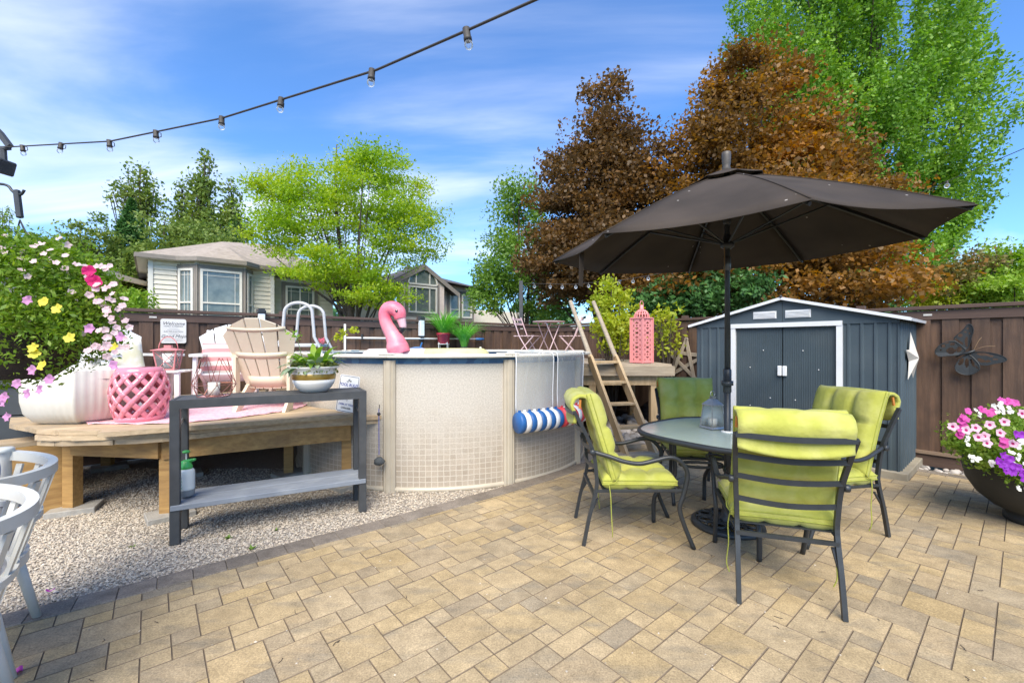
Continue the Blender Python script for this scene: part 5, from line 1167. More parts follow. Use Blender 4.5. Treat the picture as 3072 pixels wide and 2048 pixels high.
# pump sprayer on the lower shelf
MT['spray_green'] = mat('spray_green', (.06, .42, .09), (.05, .36, .07), 8, rough=.35, coat=.2)
MT['spray_white'] = mat('spray_white', (.74, .76, .72), (.68, .70, .66), 6, rough=.4, sss=.1)
p = bpt(.075, .15, .285)
sp = thing('pump_sprayer', 'small white pump sprayer with green head on the bench\'s lower shelf', 'sprayer', p, R(8))
MB().lathe([(.046, .004), (.053, .012), (.053, .05), (.0545, .052)], 24).build('base', mat('spray_grey', (.30, .32, .33), rough=.5), sp, True)
MB().lathe([(.0535, .05), (.0545, .06), (.0545, .165), (.052, .19), (.040, .205)], 24).build('tank', MT['spray_white'], sp, True)
for k in range(4): MB().box((-.012, 0, .075 + .024 * k), (.05 - .006 * (k % 2), .004, .012)).build('label_print', mat('label_green', (.25, .48, .30), (.6, .7, .6), 60, rough=.6), sp, m=TM((-.012, -.0535, 0), rz=-.25))
MB().lathe([(.040, .203), (.041, .225), (.034, .235), (.030, .262), (.020, .268)], 20).build('collar', MT['spray_green'], sp, True)
MB().tube(spline([(-.028, -.005, .252), (-.055, -.01, .258), (-.066, -.012, .235), (-.062, -.012, .205)], 4), .010, 8).tube([(0, 0, .258), (.05, .005, .268), (.062, .006, .272)], [.016, .011, .008], 8).build('trigger', MT['spray_green'], sp, True)
MB().tube([(0, 0, .26), (0, 0, .325)], .004, 8).build('rod', MT['spray_white'], sp)
MB().lathe([(.006, .320), (.024, .325), (.025, .334), (.015, .341), (.002, .342)], 16).build('pump_knob', MT['spray_green'], sp, True)
# geometric wire lantern
p = bpt(.245, .17, BH - .016); RG = mat('rose_wire', (.42, .17, .13), (.34, .13, .10), 20, rough=.35, metal=.5)
gl = thing('wire_lantern', 'geometric pink wire candle lantern on the left end of the bench', 'lantern', p, R(12))
nb = 6; bot = [(.105 * math.cos(PI / 6 + 2 * PI * k / nb), .105 * math.sin(PI / 6 + 2 * PI * k / nb), .004) for k in range(nb)]; mid = [(.155 * math.cos(2 * PI * k / nb), .155 * math.sin(2 * PI * k / nb), .095) for k in range(nb)]; top = [(.085 * math.cos(PI / 6 + 2 * PI * k / nb), .085 * math.sin(PI / 6 + 2 * PI * k / nb), .295) for k in range(nb)]
for k in range(nb):
    for (a, c) in ((bot[k], bot[(k + 1) % nb]), (mid[k], mid[(k + 1) % nb]), (bot[k], mid[k]), (bot[k], mid[(k + 1) % nb]), (mid[k], top[k]), (mid[(k + 1) % nb], top[k])): MB().tube([a, c], .0025, 5).build('wire', RG, gl)
MB().prism([(q[0], q[1]) for q in bot], .004, TM((0, 0, .0))).build('base_plate', mat('pink_plate', (.72, .42, .42), (.66, .36, .36), 10, rough=.5), gl)
MB().lathe([(.055, .005), (.06, .009), (.03, .012)], 20).build('candle_cup', RG, gl, True)
MB().cyl((0, 0, .008), .040, .10, 22).build('candle', MT['candle'], gl, True)
# plant bowl
p = bpt(.95, .17, BH - .016)
pb_ = thing('plant_bowl', 'white bowl with a gold band holding a mixed leafy plant on the bench', 'potted plant', p)
MB().lathe([(.085, .0), (.10, .004), (.135, .035), (.160, .075), (.1695, .110)], 36).build('lower_bowl', MT['white_plastic'], pb_, True)
MB().lathe([(.1696, .108), (.1715, .13), (.1715, .152), (.1700, .155)], 36, cap=False).build('gold_band', mat('gold_band', (.36, .23, .045), (.26, .16, .03), 12, rough=.35, metal=.45), pb_, True)
MB().lathe([(.1698, .153), (.172, .175), (.184, .195), (.203, .212), (.203, .217), (.190, .213), (.165, .185), (.16, .175)], 36, cap=False).build('upper_bowl', MT['white_plastic'], pb_, True)
MB().lathe([(.165, .185), (.001, .188)], 24, cap=False).build('soil', MT['soil'], pb_)
def blades(n, r0, lmin, lmax, w, mt, name, parent, z0=0.0, spread=.8, droop=.5, seg=4, asym=None, curl=.0):
    b = MB()
    for k in range(n):
        a = random.uniform(0, 2 * PI); q = r0 * math.sqrt(random.random()); L = random.uniform(lmin, lmax); tl_ = random.uniform(.1, spread); d = Vector((math.cos(a), math.sin(a), 0)); s0 = d * q; s0.z = z0; sd = Vector((-d.y, d.x, 0)); el = PI / 2 - tl_; pt = Vector(s0); prev = None
        for i in range(seg + 1):
            t_ = i / seg; ww = w * random.uniform(.9, 1.1) * (math.sin(PI * min(1, .18 + .82 * t_)) ** .7 if i < seg else .02)
            cur = (pt - sd * ww / 2, pt + sd * ww / 2)
            if prev: b.add([prev[0], prev[1], cur[1], cur[0]], [(0, 1, 2, 3)])
            prev = cur; pt = pt + (d * math.cos(el) + Vector((0, 0, 1)) * math.sin(el)) * (L / seg); el -= droop * random.uniform(.6, 1.4) / seg * 2
    o = b.build(name, mt, parent, True); return o
L_sage = leafmat('leaf_sage', (.30, .36, .26), (.46, .52, .36), (.20, .30, .14), transl=.3, pscale=14)
L_fresh = leafmat('leaf_fresh', (.16, .32, .03), (.34, .48, .07), (.24, .40, .05), transl=.45, pscale=9)
L_moss = leafmat('leaf_moss', (.13, .17, .04), (.26, .27, .07), transl=.3, pscale=20)
blades(60, .13, .12, .24, .055, L_sage, 'sage_leaves', pb_, .19, 1.25, .9)
blades(26, .10, .20, .36, .05, L_fresh, 'fresh_leaves', pb_, .19, .8, .8)
n = 900; a = RNG.uniform(0, 6.283, n); rr_ = .19 * np.sqrt(RNG.uniform(.1, 1, n)); c = np.stack([rr_ * np.cos(a), rr_ * np.sin(a), .20 + .05 * RNG.uniform(-.8, 1, n) + .04 * (1 - rr_ / .19)], 1); v, f = leaf_quads(c, .028, .5, .6); link('trailing_leaves', np_mesh('tl', v, f, L_moss), None, pb_)
for (pts) in ([(.05, .02, .19), (.08, .03, .33), (.13, .03, .44), (.24, .02, .50), (.33, .02, .525)], [(-.08, 0, .19), (-.12, 0, .36), (-.16, .02, .47)], [(.02, .03, .19), (.03, .03, .35), (.06, .03, .42)]): MB().tube(spline(pts, 4), .003, 5).build('stem', MT['stem'], pb_)
for (q, s_, mt_) in (((.33, .02, .525), .03, L_lim), ((.24, .02, .505), .03, L_lim), ((.20, .02, .46), .035, L_lim), ((-.16, .02, .48), .05, L_fresh)):
    c = np.array(q) + RNG.normal(0, s_ * .5, (26, 3)); v, f = leaf_quads(c, .034, .4, .7); link('leaf_tuft', np_mesh('lt', v, f, mt_), None, pb_)['kind'] = 'stuff'
c = np.array((.06, .03, .43)) + RNG.normal(0, .013, (40, 3)); v, f = leaf_quads(c, .03, .4, .7); link('blossom', np_mesh('bl', v, f, leafmat('blossom_pink', (.75, .18, .28), (.85, .35, .40), transl=.3)), None, pb_)

# ================================================================== on the low deck
MT['pink_glaze'] = mat('pink_glaze', (.76, .25, .31), (.70, .21, .27), 4, rough=.22, coat=.5)
sx, sy = G(421, 1272, DZ); sy += .19; sx = (421 - CX) / FPX * sy
stl = thing('garden_stool', 'glossy pink lattice barrel stool on the low deck beside the white planter', 'stool', (sx, sy, DZ))
def barrel(z): return .158 + .052 * math.sin(PI * min(1, max(0, z / .46))) ** .8
NBND = 11; ZA, ZB = .035, .425
for dr_ in (-1, 1):
    for k in range(NBND):
        b = MB(); ns = 20; wid = .128
        for i in range(ns + 1):
            t_ = i / ns; z = ZA + (ZB - ZA) * t_; th = 2 * PI * k / NBND + dr_ * t_ * 1.62; r = barrel(z) + (.001 if dr_ > 0 else 0)
            for s_ in (-1, 1): b.v.append((r * math.cos(th + s_ * wid), r * math.sin(th + s_ * wid), z))
        for i in range(ns): b.f.append((2 * i, 2 * i + 1, 2 * i + 3, 2 * i + 2))
        o = b.build('lattice_band', MT['pink_glaze'], stl, True); md = o.modifiers.new('s', 'SOLIDIFY'); md.thickness = .014
MB().lathe([(.001, .462), (.14, .462), (.158, .455), (.168, .435), (.176, .405), (.162, .405)], 40, cap=False).build('seat', MT['pink_glaze'], stl, True)
MB().lathe([(.150, 0), (.166, .003), (.178, .045), (.166, .05)], 40, cap=False).build('foot_ring', MT['pink_glaze'], stl, True)
# hexagonal ribbed planter
MT['cream_planter'] = mat('cream_planter', (.70, .66, .58), (.62, .58, .50), 5, rough=.55)
pl = thing('ribbed_planter', 'large cream ribbed hexagonal planter at the left end of the low deck', 'planter', (-3.76, 3.80, DZ), R(4))
def hexr(t): t = (t + PI / 6) % (PI / 3) - PI / 6; return math.cos(PI / 6) / math.cos(t)
NP = 168
def ploop(r, z): return [(r * hexr(2 * PI * k / NP + PI / 2) * (1 + .006 * math.cos(2 * PI * k * 42 / NP)) * math.cos(2 * PI * k / NP), r * hexr(2 * PI * k / NP + PI / 2) * (1 + .006 * math.cos(2 * PI * k * 42 / NP)) * math.sin(2 * PI * k / NP), z) for k in range(NP)]
b = MB(); lv = [(.27, 0), (.33, .03), (.385, .10), (.405, .20), (.410, .44), (.400, .452), (.375, .452), (.370, .36)]
for (r, z) in lv: b.v += ploop(r, z)
for i in range(len(lv) - 1):
    for k in range(NP): b.f.append((i * NP + k, i * NP + (k + 1) % NP, (i + 1) * NP + (k + 1) % NP, (i + 1) * NP + k))
b.build('shell', MT['cream_planter'], pl, True); MB().lathe([(.36, .37), (.001, .375)], 24, cap=False).build('soil', MT['soil'], pl)
# moulded garden chairs
def make_adirondack(name, label, loc, rz, mt, group):
    t = thing(name, label, 'chair', loc, rz, group)
    lean = R(24)
    for k in range(5):                                       # five fan slats with a rounded common top
        u = (k - 2) / 2.0
        b = MB(); xb, xt = (k - 2) * .086, (k - 2) * .142; wb, wt = .076, .128; ztp = lambda x: .87 - 1.75 * x * x
        n = 7; bow = lambda x: .05 * (x / .3) ** 2
        for i in range(n):
            f_ = i / (n - 1); w = wb + (wt - wb) * f_; xc = xb + (xt - xb) * f_; zz_ = 0
            for s_ in (-1, 1):
                x = xc + s_ * w / 2; zt = .10 + (ztp(xt + s_ * wt / 2) - .10) * f_; b.v.append((x, bow(x), zt))
        for i in range(n - 1): b.f.append((2 * i, 2 * i + 1, 2 * i + 3, 2 * i + 2))
        o = b.build('back_slat', mt, t, m=TM((0, -.22, .12), rx=lean)); md = o.modifiers.new('s', 'SOLIDIFY'); md.thickness = .018; md.offset = 0
    for (z, w, h_) in ((.18, .36, .12), (.47, .50, .06), (.745, .56, .035)):
        b = MB().grid(lambda u, v: ((u - .5) * w, .05 * ((u - .5) * w / .3) ** 2 - .012, z + (v - .5) * h_), 9, 2); o = b.build('back_rail', mt, t, True, m=TM((0, -.22, .12), rx=lean)); md = o.modifiers.new('s', 'SOLIDIFY'); md.thickness = .02
    for k in range(6): MB().box((0, -.20 + k * .092, .235 + k * .020), (.50, .080, .020), bev=.004).build('seat_slat', mt, t)
    for s_ in (-1, 1):
        MB().prism([(-.22, .30), (.34, .40), (.34, .345), (-.10, .22), (-.42, .0), (-.50, .0), (-.40, .13)], .03, TM((s_ * .235 + .015, 0, 0), rx=PI / 2, rz=PI / 2)).build('side_rail', mt, t)
        MB().prism([(.235, 0), (.32, 0), (.355, .30), (.345, .53), (.18, .53), (.25, .36)], .032, TM((s_ * .275 + .016, 0, 0), rx=PI / 2, rz=PI / 2)).build('front_leg', mt, t)
        MB().prism([(s_ * .225, -.38), (s_ * .30, -.40), (s_ * .345, -.1), (s_ * .365, .28), (s_ * .35, .39), (s_ * .235, .39), (s_ * .222, .1)] if s_ > 0 else [(s_ * .235, .39), (s_ * .35, .39), (s_ * .365, .28), (s_ * .345, -.1), (s_ * .30, -.40), (s_ * .225, -.38), (s_ * .222, .1)], .026, TM((0, 0, .53))).build('arm', mt, t)
        MB().box((s_ * .262, -.36, .27), (.03, .075, .53)).build('rear_leg', mt, t)
    return t
MT['cream_plastic'] = mat('cream_plastic', (.70, .60, .45), (.64, .54, .40), 3, rough=.42, sss=.05)
AG = 'moulded garden chairs on the low deck'
make_adirondack('garden_chair', 'cream moulded garden chair with its fan back towards the camera', (-2.50, 4.66, DZ), R(2), MT['cream_plastic'], AG)
make_adirondack('garden_chair', 'white moulded garden chair with striped cushion facing the camera', (-3.28, 5.02, DZ), R(-150), MT['white_plastic'], AG)
make_adirondack('garden_chair', 'white moulded garden chair with pale cushion behind the pink stool', (-4.22, 4.72, DZ), R(-112), MT['white_plastic'], AG)
def stripes(name, c1, c2, sc, axis=2):
    m, n, l = _mt(name); o = n.new('ShaderNodeOutputMaterial'); b = n.new('ShaderNodeBsdfPrincipled'); b.inputs['Roughness'].default_value = .85
    tc_ = n.new('ShaderNodeTexCoord'); s_ = n.new('ShaderNodeSeparateXYZ'); l.new(tc_.outputs['Object'], s_.inputs[0]); mu = n.new('ShaderNodeMath'); mu.operation = 'MULTIPLY'; mu.inputs[1].default_value = sc; l.new(s_.outputs[axis], mu.inputs[0]); fr = n.new('ShaderNodeMath'); fr.operation = 'FRACT'; l.new(mu.outputs[0], fr.inputs[0]); gt = n.new('ShaderNodeMath'); gt.operation = 'GREATER_THAN'; gt.inputs[1].default_value = .5; l.new(fr.outputs[0], gt.inputs[0])
    mx = n.new('ShaderNodeMix'); mx.data_type = 'RGBA'; l.new(gt.outputs[0], mx.inputs[0]); mx.inputs[6].default_value = (*c1, 1); mx.inputs[7].default_value = (*c2, 1); l.new(mx.outputs[2], b.inputs['Base Color']); l.new(b.outputs[0], o.inputs[0]); return m
def cushion(name, label, loc, rz, tilt, w, h, t_, mt, spin=0.0):
    o = pillow(w, h, t_, (), 17, 17, e=3.2, sq_=.55).build(name, mt, None, True); o.matrix_world = TM(loc, rz=rz) @ rotm(tilt) @ rotm(0, spin); return tag(o, label, 'cushion', 'cushions on the garden chairs')
cushion('striped_cushion', 'pink and white striped cushion on the white garden chair', (-3.33, 4.93, DZ + .50), R(22), R(-20), .40, .38, .13, stripes('pink_stripes', (.72, .66, .58), (.58, .24, .24), 9.5))
MT['white_print'] = mat('white_print', (.74, .68, .66), (.68, .42, .44), 9, rough=.8, lo=.56, hi=.62)
cushion('white_cushion', 'white pink printed cushion beside the striped cushion', (-3.05, 5.0, DZ + .52), R(48), R(-18), .38, .38, .12, MT['white_print'])
cushion('pale_cushion', 'pale cream patterned cushion on the white garden chair behind the planter', (-4.24, 4.66, DZ + .50), R(62), R(-20), .42, .42, .13, mat('pale_pattern', (.74, .70, .62), (.66, .62, .42), 7, rough=.8, lo=.45, hi=.6))
cushion('leaf_cushion', 'grey leaf patterned cushion at the left of the pale cushion', (-4.42, 4.46, DZ + .44), R(62), R(-14), .40, .38, .12, mat('leaf_pattern', (.74, .72, .68), (.32, .31, .34), 14, rough=.8, lo=.55, hi=.62, stretch=(3, 1, 1)))
# side table with the pink lantern
tx, ty = (505 - CX) / FPX * 4.62, 4.62
st2 = thing('side_table', 'small white plastic side table under the pink hurricane lantern', 'side table', (tx, ty, DZ), R(10))
for k in range(4): MB().box((0, -.15 + k * .1, .375), (.40, .092, .02), bev=.004).build('top_slat', MT['white_plastic'], st2)
for (x, y) in ((-.17, -.16), (.17, -.16), (.17, .16), (-.17, .16)): MB().box((x, y, .183), (.045, .03, .365)).build('leg', MT['white_plastic'], st2)
MT['salmon'] = mat('salmon_paint', (.66, .24, .235), (.60, .20, .20), 10, rough=.45)
hl = thing('hurricane_lantern', 'pink lantern with crossed bars and arched handle on the side table', 'lantern', (tx, ty, DZ + .387), R(20))
MB().add(*frustum(.075, .078, 0, .014)).build('base', MT['salmon'], hl)
for k in range(4):
    Mk = TM((0, 0, 0), rz=k * PI / 2)
    MB().tube([(-.072, -.072, .01), (-.10, -.10, .21)], .007, 5).build('corner_bar', MT['salmon'], hl, m=Mk)
    for s_ in (-1, 1): MB().tube([(-.070 * s_, -.073, .016), (.094 * s_, -.098, .20)], .0035, 5).build('cross_bar', MT['salmon'], hl, m=Mk)
    b = MB(); b.add([(-.070, -.070, .016), (.070, -.070, .016), (.094, -.094, .20), (-.094, -.094, .20)], [(0, 1, 2, 3)]); b.build('pane', MT['clear_glass'], hl, m=Mk)
MB().add(*frustum(.118, .118, .208, .216)).add(*frustum(.112, .035, .216, .236)).add(*frustum(.03, .03, .236, .265)).build('roof', MT['salmon'], hl)
MB().tube([(.085 * math.cos(t), 0, .225 + .13 * math.sin(t)) for t in np.linspace(0, PI, 17)], .0045, 6).build('handle', MT['salmon'], hl, True)
MB().cyl((0, 0, .014), .038, .07, 20).build('candle', MT['candle'], hl, True)
# pink rug
def _rug():
    m = mat('pink_rug', (.72, .36, .42), (.80, .55, .58), 7, rough=.95, lo=.42, hi=.6, stretch=(9, 2, 1), bump=.2, bscale=80); return m
b = MB(); ctr = Vector((-3.0, 4.2, 0)); outl_ = spline([(-3.5, 3.55, 0), (-3.0, 3.55, 0), (-2.62, 3.70, 0), (-2.33, 4.05, 0), (-2.2, 4.45, 0), (-2.35, 4.9, 0), (-2.9, 5.2, 0), (-3.6, 5.1, 0), (-4.1, 4.6, 0), (-3.9, 3.9, 0), (-3.5, 3.55, 0)], 6)[:-1]
N_ = len(outl_); b.v = [(ctr.x, ctr.y, .006)] + [((ctr.x + (p.x - ctr.x) * s_), (ctr.y + (p.y - ctr.y) * s_), .006 + (.010 * abs(math.sin(i * 1.9)) if s_ == 1 else 0)) for s_ in (.9, 1) for i, p in enumerate(outl_)]
b.f = [(0, 1 + i, 1 + (i + 1) % N_) for i in range(N_)] + [(1 + i, 1 + N_ + i, 1 + N_ + (i + 1) % N_, 1 + (i + 1) % N_) for i in range(N_)]
o = b.build('deck_rug', _rug()); o.location = (0, 0, DZ); md = o.modifiers.new('s', 'SOLIDIFY'); md.thickness = .006; tag(o, 'pink woven rug lying on the low deck under the garden chairs', 'rug')
# pool rules sign leaning on the pool wall
a_s = math.atan2(4.27 - PC[1], -1.57 - PC[0]); sg = (PC[0] + (PR + .055) * math.cos(a_s), PC[1] + (PR + .055) * math.sin(a_s))
def rrect(w, h, r, n=5):
    o = []
    for (cx_, cy_, a0) in ((w / 2 - r, h / 2 - r, 0), (-w / 2 + r, h / 2 - r, 90), (-w / 2 + r, -h / 2 + r, 180), (w / 2 - r, -h / 2 + r, 270)):
        for k in range(n + 1): t = R(a0 + 90 * k / n); o.append((cx_ + r * math.cos(t), cy_ + r * math.sin(t)))
    return o
MT['ink'] = mat('sign_ink', (.03, .03, .04), (.02, .02, .03), 9, rough=.6); MT['blue_ink'] = mat('blue_ink', (.06, .09, .36), (.05, .07, .30), 9, rough=.6); MT['sign_white'] = mat('sign_white', (.80, .80, .80), (.76, .76, .76), 6, rough=.35)
rs = thing('pool_rules_sign', 'white sign reading pool rules, leaning on the pool wall behind the bench', 'sign', (sg[0], sg[1], DZ), a_s + PI / 2)
SM = TM((0, -.055, .18), rx=R(-5), ry=R(6)) @ rotm(PI / 2)
MB().prism(rrect(.235, .36, .02), .004, Matrix.Translation((0, 0, -.004))).build('plate', MT['sign_white'], rs, m=SM)
ol = rrect(.215, .34, .014); MB().tube([(x, y, .001) for x, y in ol], .0022, 4, closed=True).build('border_line', MT['ink'], rs, m=SM)
for (txt, size, yy, mt_, sh) in (('POOL RULES', .040, .085, 'blue_ink', .12), ('SWIM AT YOUR', .026, -.105, 'blue_ink', .1), ('OWN RISK', .024, -.14, 'ink', 0)):
    me = text_mesh(txt, size, 'lettering', sh, True); o = link('lettering', me, MT[mt_], rs, SM @ Matrix.Translation((0, yy, .0012)))
o = MB().tube([(-.03, .118, .001), (-.01, .118, .001), (.0, .128, .001), (-.012, .135, .001), (.006, .142, .001)], .0035, 4).prism([(.016 + .008 * math.cos(t), .124 + .008 * math.sin(t)) for t in np.linspace(0, 6, 12)], .001).build('swimmer_emblem', MT['ink'], rs, m=SM)
MB().tube([(.008 * math.cos(t), -.06 + .008 * math.sin(t), .001) for t in np.linspace(0, 6.28, 14)[:-1]], .0012, 4, closed=True).build('round_emblem', MT['ink'], rs, m=SM)
# rope with a stone weight
rp_ = thing('rope_weight', 'blue rope with a dark stone weight hanging beside the pool upright', 'rope', (-1.285, 4.16, .76)); RM = WP((-1.285, 4.16, .76))
MB().tube([(-1.285, 4.15, .80), (-1.283, 4.145, .6), (-1.28, 4.14, .36)], .005, 6).build('rope', mat('blue_rope', (.10, .11, .30), (.2, .2, .4), 60, rough=.9), rp_, m=RM)
b = MB().sphere((0, 0, 0), .05, 9, 6); b.v = [tuple(Vector(q) * random.uniform(.85, 1.1)) for q in b.v]; b.build('stone', mat('dark_stone', (.10, .11, .11), (.05, .055, .06), 12, rough=.7), rp_, True, m=RM @ TM((-1.275, 4.13, .30)) @ Matrix.Diagonal((1.1, .9, .8, 1)))
MB().tube([(-1.285, 4.15, .74), (-1.28, 4.155, .84)], .004, 5).sphere((-1.285, 4.15, .75), .018, 8, 5).build('knot', MT['ink'], rp_, m=RM)
# welcome sign on the left fence
s = on_left_fence(520); wp = corner - T2 * s - T1 * .055
wsg = thing('welcome_sign', 'cream welcome sign with rounded corners on the fence above the pink lantern', 'sign', (wp[0], wp[1], 1.42 + (HY - 993) / FPX * wp[1]), A2)
WM = rotm(PI / 2)
MB().prism(rrect(.265, .315, .025), .008).build('plate', mat('sign_cream', (.72, .70, .66), (.66, .64, .60), 5, rough=.5), wsg, m=WM)
for (txt, size, yy, sh) in (('Welcome', .058, .098, .35), ('FAMILY & FRIENDS', .024, .062, 0), ('SUN RELAXATION', .024, -.008, 0), ('Good Mojo', .055, -.068, .35)): link('lettering', text_mesh(txt, size, 'lettering', sh), MT['ink'], wsg, WM @ Matrix.Translation((0, yy, .0095)))
for (w_, yy) in ((.10, .036), (.13, .017), (.11, -.035), (.18, -.105), (.19, -.125)): MB().box((0, yy, .0095), (w_, .003, .0006)).build('fine_print', mat('fine_print', (.35, .34, .33), rough=.6), wsg, m=WM)

# ================================================================== in and around the pool
MT['alu'] = mat('ladder_grey', (.50, .50, .50), (.42, .42, .42), 12, rough=.4)
lc = Vector((-2.84, 5.90, 0)); er = Vector((lc.x - PC[0], lc.y - PC[1], 0)).normalized(); et = Vector((-er.y, er.x, 0))
pld = thing('pool_ladder', 'grey A-frame pool ladder with two hooped handrails over the pool wall', 'ladder', lc); PLM = WP(lc)
def lp(r, t, z): return lc + er * r + et * t + Vector((0, 0, z))
for t_ in (-.24, .24):
    arc_ = [lp(.175 * math.cos(a), t_, 1.84 + .13 * math.sin(a)) for a in np.linspace(0, PI, 13)]
    MB().tube([lp(.60, t_, DZ), lp(.27, t_, 1.40)] + [lp(.20, t_, 1.52)] + arc_ + [lp(-.20, t_, 1.52), lp(-.27, t_, 1.38), lp(-.55, t_, .5)], .021, 10).build('side_rail', MT['alu'], pld, True, m=PLM)
MB().box((0, 0, 0), (.50, .54, .045), bev=.01).build('platform', MT['alu'], pld, m=PLM @ TM(lp(0, 0, 1.41), rz=math.atan2(er.y, er.x)))
for (r, z) in ((.37, 1.18), (.48, .97)): MB().box((0, 0, 0), (.12, .48, .035), bev=.008).build('step', MT['alu'], pld, m=PLM @ TM(lp(r, 0, z), rz=math.atan2(er.y, er.x)))
# flamingo float
FY = 5.05
def fp_(px, py, dy=0): return P(px, py, FY + dy)
MT['flamingo'] = mat('flamingo_vinyl', (.84, .10, .19), (.86, .30, .34), 2.2, rough=.38, sss=.1, lo=.4, hi=.62)
flm = thing('flamingo_float', 'pink inflatable flamingo pool float with curved neck looking right', 'pool float', P(1190, 1050, FY)); FM = WP(P(1190, 1050, FY))
neck = spline([fp_(1200, 1062), fp_(1192, 1040), fp_(1186, 1020), fp_(1174, 998), fp_(1162, 976), fp_(1155, 955), fp_(1156, 936), fp_(1167, 925), fp_(1184, 926), fp_(1197, 938), fp_(1201, 956)], 6)
mpx = FY / FPX; MB().tube(neck, [x * mpx for x in lerpl([32, 33, 27, 21, 19, 18, 18.5, 20.5, 22, 21, 16], len(neck))], 16).build('neck', MT['flamingo'], flm, True, m=FM)
beak = spline([fp_(1202, 952), fp_(1206, 966), fp_(1209, 980), fp_(1205, 991), fp_(1194, 998)], 5)
MB().tube(beak[:12], [x * mpx for x in lerpl([15, 12, 10], 12)], 12).build('beak', mat('beak_pale', (.80, .52, .55), (.74, .44, .48), 5, rough=.4), flm, True, m=FM)
MB().tube(beak[11:], [x * mpx for x in lerpl([10.2, 9, 3], len(beak) - 11)], 12).build('beak_tip', mat('beak_black', (.02, .02, .025), rough=.35), flm, True, m=FM)
for s_ in (-1, 1):
    ey = MB().sphere(fp_(1195, 934) + Vector((0, s_ * 20 * mpx, 0)), 4.6 * mpx, 10, 8).build('eye', MT['ink'], flm, True, m=FM)
    MB().sphere(fp_(1196, 932.5) + Vector((0, s_ * 23.7 * mpx, 0)), 1.6 * mpx, 6, 5).build('glint', MT['sign_white'], ey)
MB().tube(spline([fp_(1150, 930), fp_(1152, 914), fp_(1164, 909), fp_(1176, 914)], 4), 3.5 * mpx, 8).build('handle', MT['flamingo'], flm, True, m=FM)
MT['float_body'] = mat('float_body', (.80, .62, .58), (.82, .74, .62), 1.5, rough=.4); fr_c = Vector((-1.30, 5.58, 1.235))
MB().tube([fr_c + Vector((.50 * math.cos(t), .46 * math.sin(t), 0)) for t in np.linspace(0, 2 * PI, 33)[:-1]], .135, 12, closed=True).build('ring_body', MT['float_body'], flm, True, m=FM)
rf = thing('ring_float', 'pale yellow inflatable ring floating right of the flamingo', 'pool float', (-.72, 5.35, 1.23))
MB().tube([(.33 * math.cos(t), .33 * math.sin(t), .02) for t in np.linspace(0, 2 * PI, 33)[:-1]], .125, 12, closed=True).build('ring', mat('yellow_vinyl', (.76, .66, .26), (.80, .72, .36), 4, rough=.4), rf, True)
MB().cyl((.33, -.02, .14), .012, .02, 8).build('valve', MT['white_plastic'], rf)
# grasses on the far rim, pot and wire stand
L_gr = leafmat('ornamental_grass', (.10, .36, .04), (.34, .62, .14), (.20, .50, .06), transl=.4, pscale=12)
MT['red_pot'] = mat('red_pot', (.55, .03, .06), (.48, .025, .05), 6, rough=.4); zr_ = RIM + .012
ps = thing('wire_stand', 'white wire plant stand on the far pool rim under the red pot', 'plant stand', (-1.27, 7.985, zr_))
for k in range(4):
    a = PI / 4 + k * PI / 2; MB().tube([(.11 * math.cos(a), .11 * math.sin(a), 0), (.115 * math.cos(a), .115 * math.sin(a), .135)], .006, 5).build('leg', MT['white_paint'], ps)
    MB().tube([(.115 * math.cos(a) + (.115 * math.cos(a + PI / 2) - .115 * math.cos(a)) * t, .115 * math.sin(a) + (.115 * math.sin(a + PI / 2) - .115 * math.sin(a)) * t, .10 + .05 * math.sin(PI * t)) for t in np.linspace(0, 1, 9)], .005, 5).build('arch', MT['white_paint'], ps)
ring(.105, .006, .10, 24, 5).build('hoop', MT['white_paint'], ps)
gp1 = thing('grass_pot', 'bright green grass in a red pot on the wire stand', 'potted plant', (-1.27, 7.985, zr_ + .095))
MB().lathe([(.088, 0), (.10, .005), (.118, .17), (.130, .172), (.132, .21), (.120, .212), (.115, .18)], 24, cap=False).build('pot', MT['red_pot'], gp1, True); MB().cyl((0, 0, .17), .11, .01, 16).build('soil', MT['soil'], gp1)
blades(260, .08, .42, .74, .010, L_gr, 'grass_blades', gp1, .18, .55, .7, 6)
gp2 = thing('grass_tuft', 'bright green grass tuft on the far pool rim right of the red pot', 'potted plant', (-.89, 8.0, zr_))
blades(260, .06, .50, .80, .010, L_gr, 'grass_blades', gp2, .05, .32, .9, 6); MB().lathe([(.05, 0), (.07, .01), (.075, .05)], 14).build('pot', MT['dark_grey_metal'], gp2)
# pool pole on the fence with its hooks, brush on the rim, upright pipe
MT['blue_plastic'] = mat('blue_plastic', (.04, .17, .42), (.03, .14, .36), 6, rough=.4)
def fpt(px, off=.10): s_ = on_left_fence(px); q = corner - T2 * s_ - T1 * off; return q
q0, q1 = fpt(1024), fpt(1418); zp = CH + (HY - 1013) / FPX * q0[1]
pp = thing('pool_pole', 'long white telescopic pool pole hung along the fence behind the pool', 'pole', (q0[0], q0[1], zp)); PPM = WP((q0[0], q0[1], zp))
MB().tube([(q0[0], q0[1], zp), (q1[0], q1[1], zp)], .016, 8).build('tube', MT['white_paint'], pp, True, m=PPM)
q2 = fpt(1442); MB().tube([(q1[0], q1[1], zp), (q2[0], q2[1], zp)], .025, 8).build('grip', MT['blue_plastic'], pp, True, m=PPM)
for px in (1028, 1080): q = fpt(px); MB().box((q[0], q[1], zp + .02), (.03, .05, .09)).build('hook', MT['black_metal'], pp, m=PPM)
q = fpt(1019, .25); o = MB().tube([(0, 0, 0), (0, 0, 1.02)], .017, 10).build('standing_pipe', MT['white_paint'], None, True); zt = CH + (HY - 972) / FPX * q[1]; o.location = (q[0], q[1], zt - 1.02); tag(o, 'upright white pipe standing left of the pool pole', 'pipe')
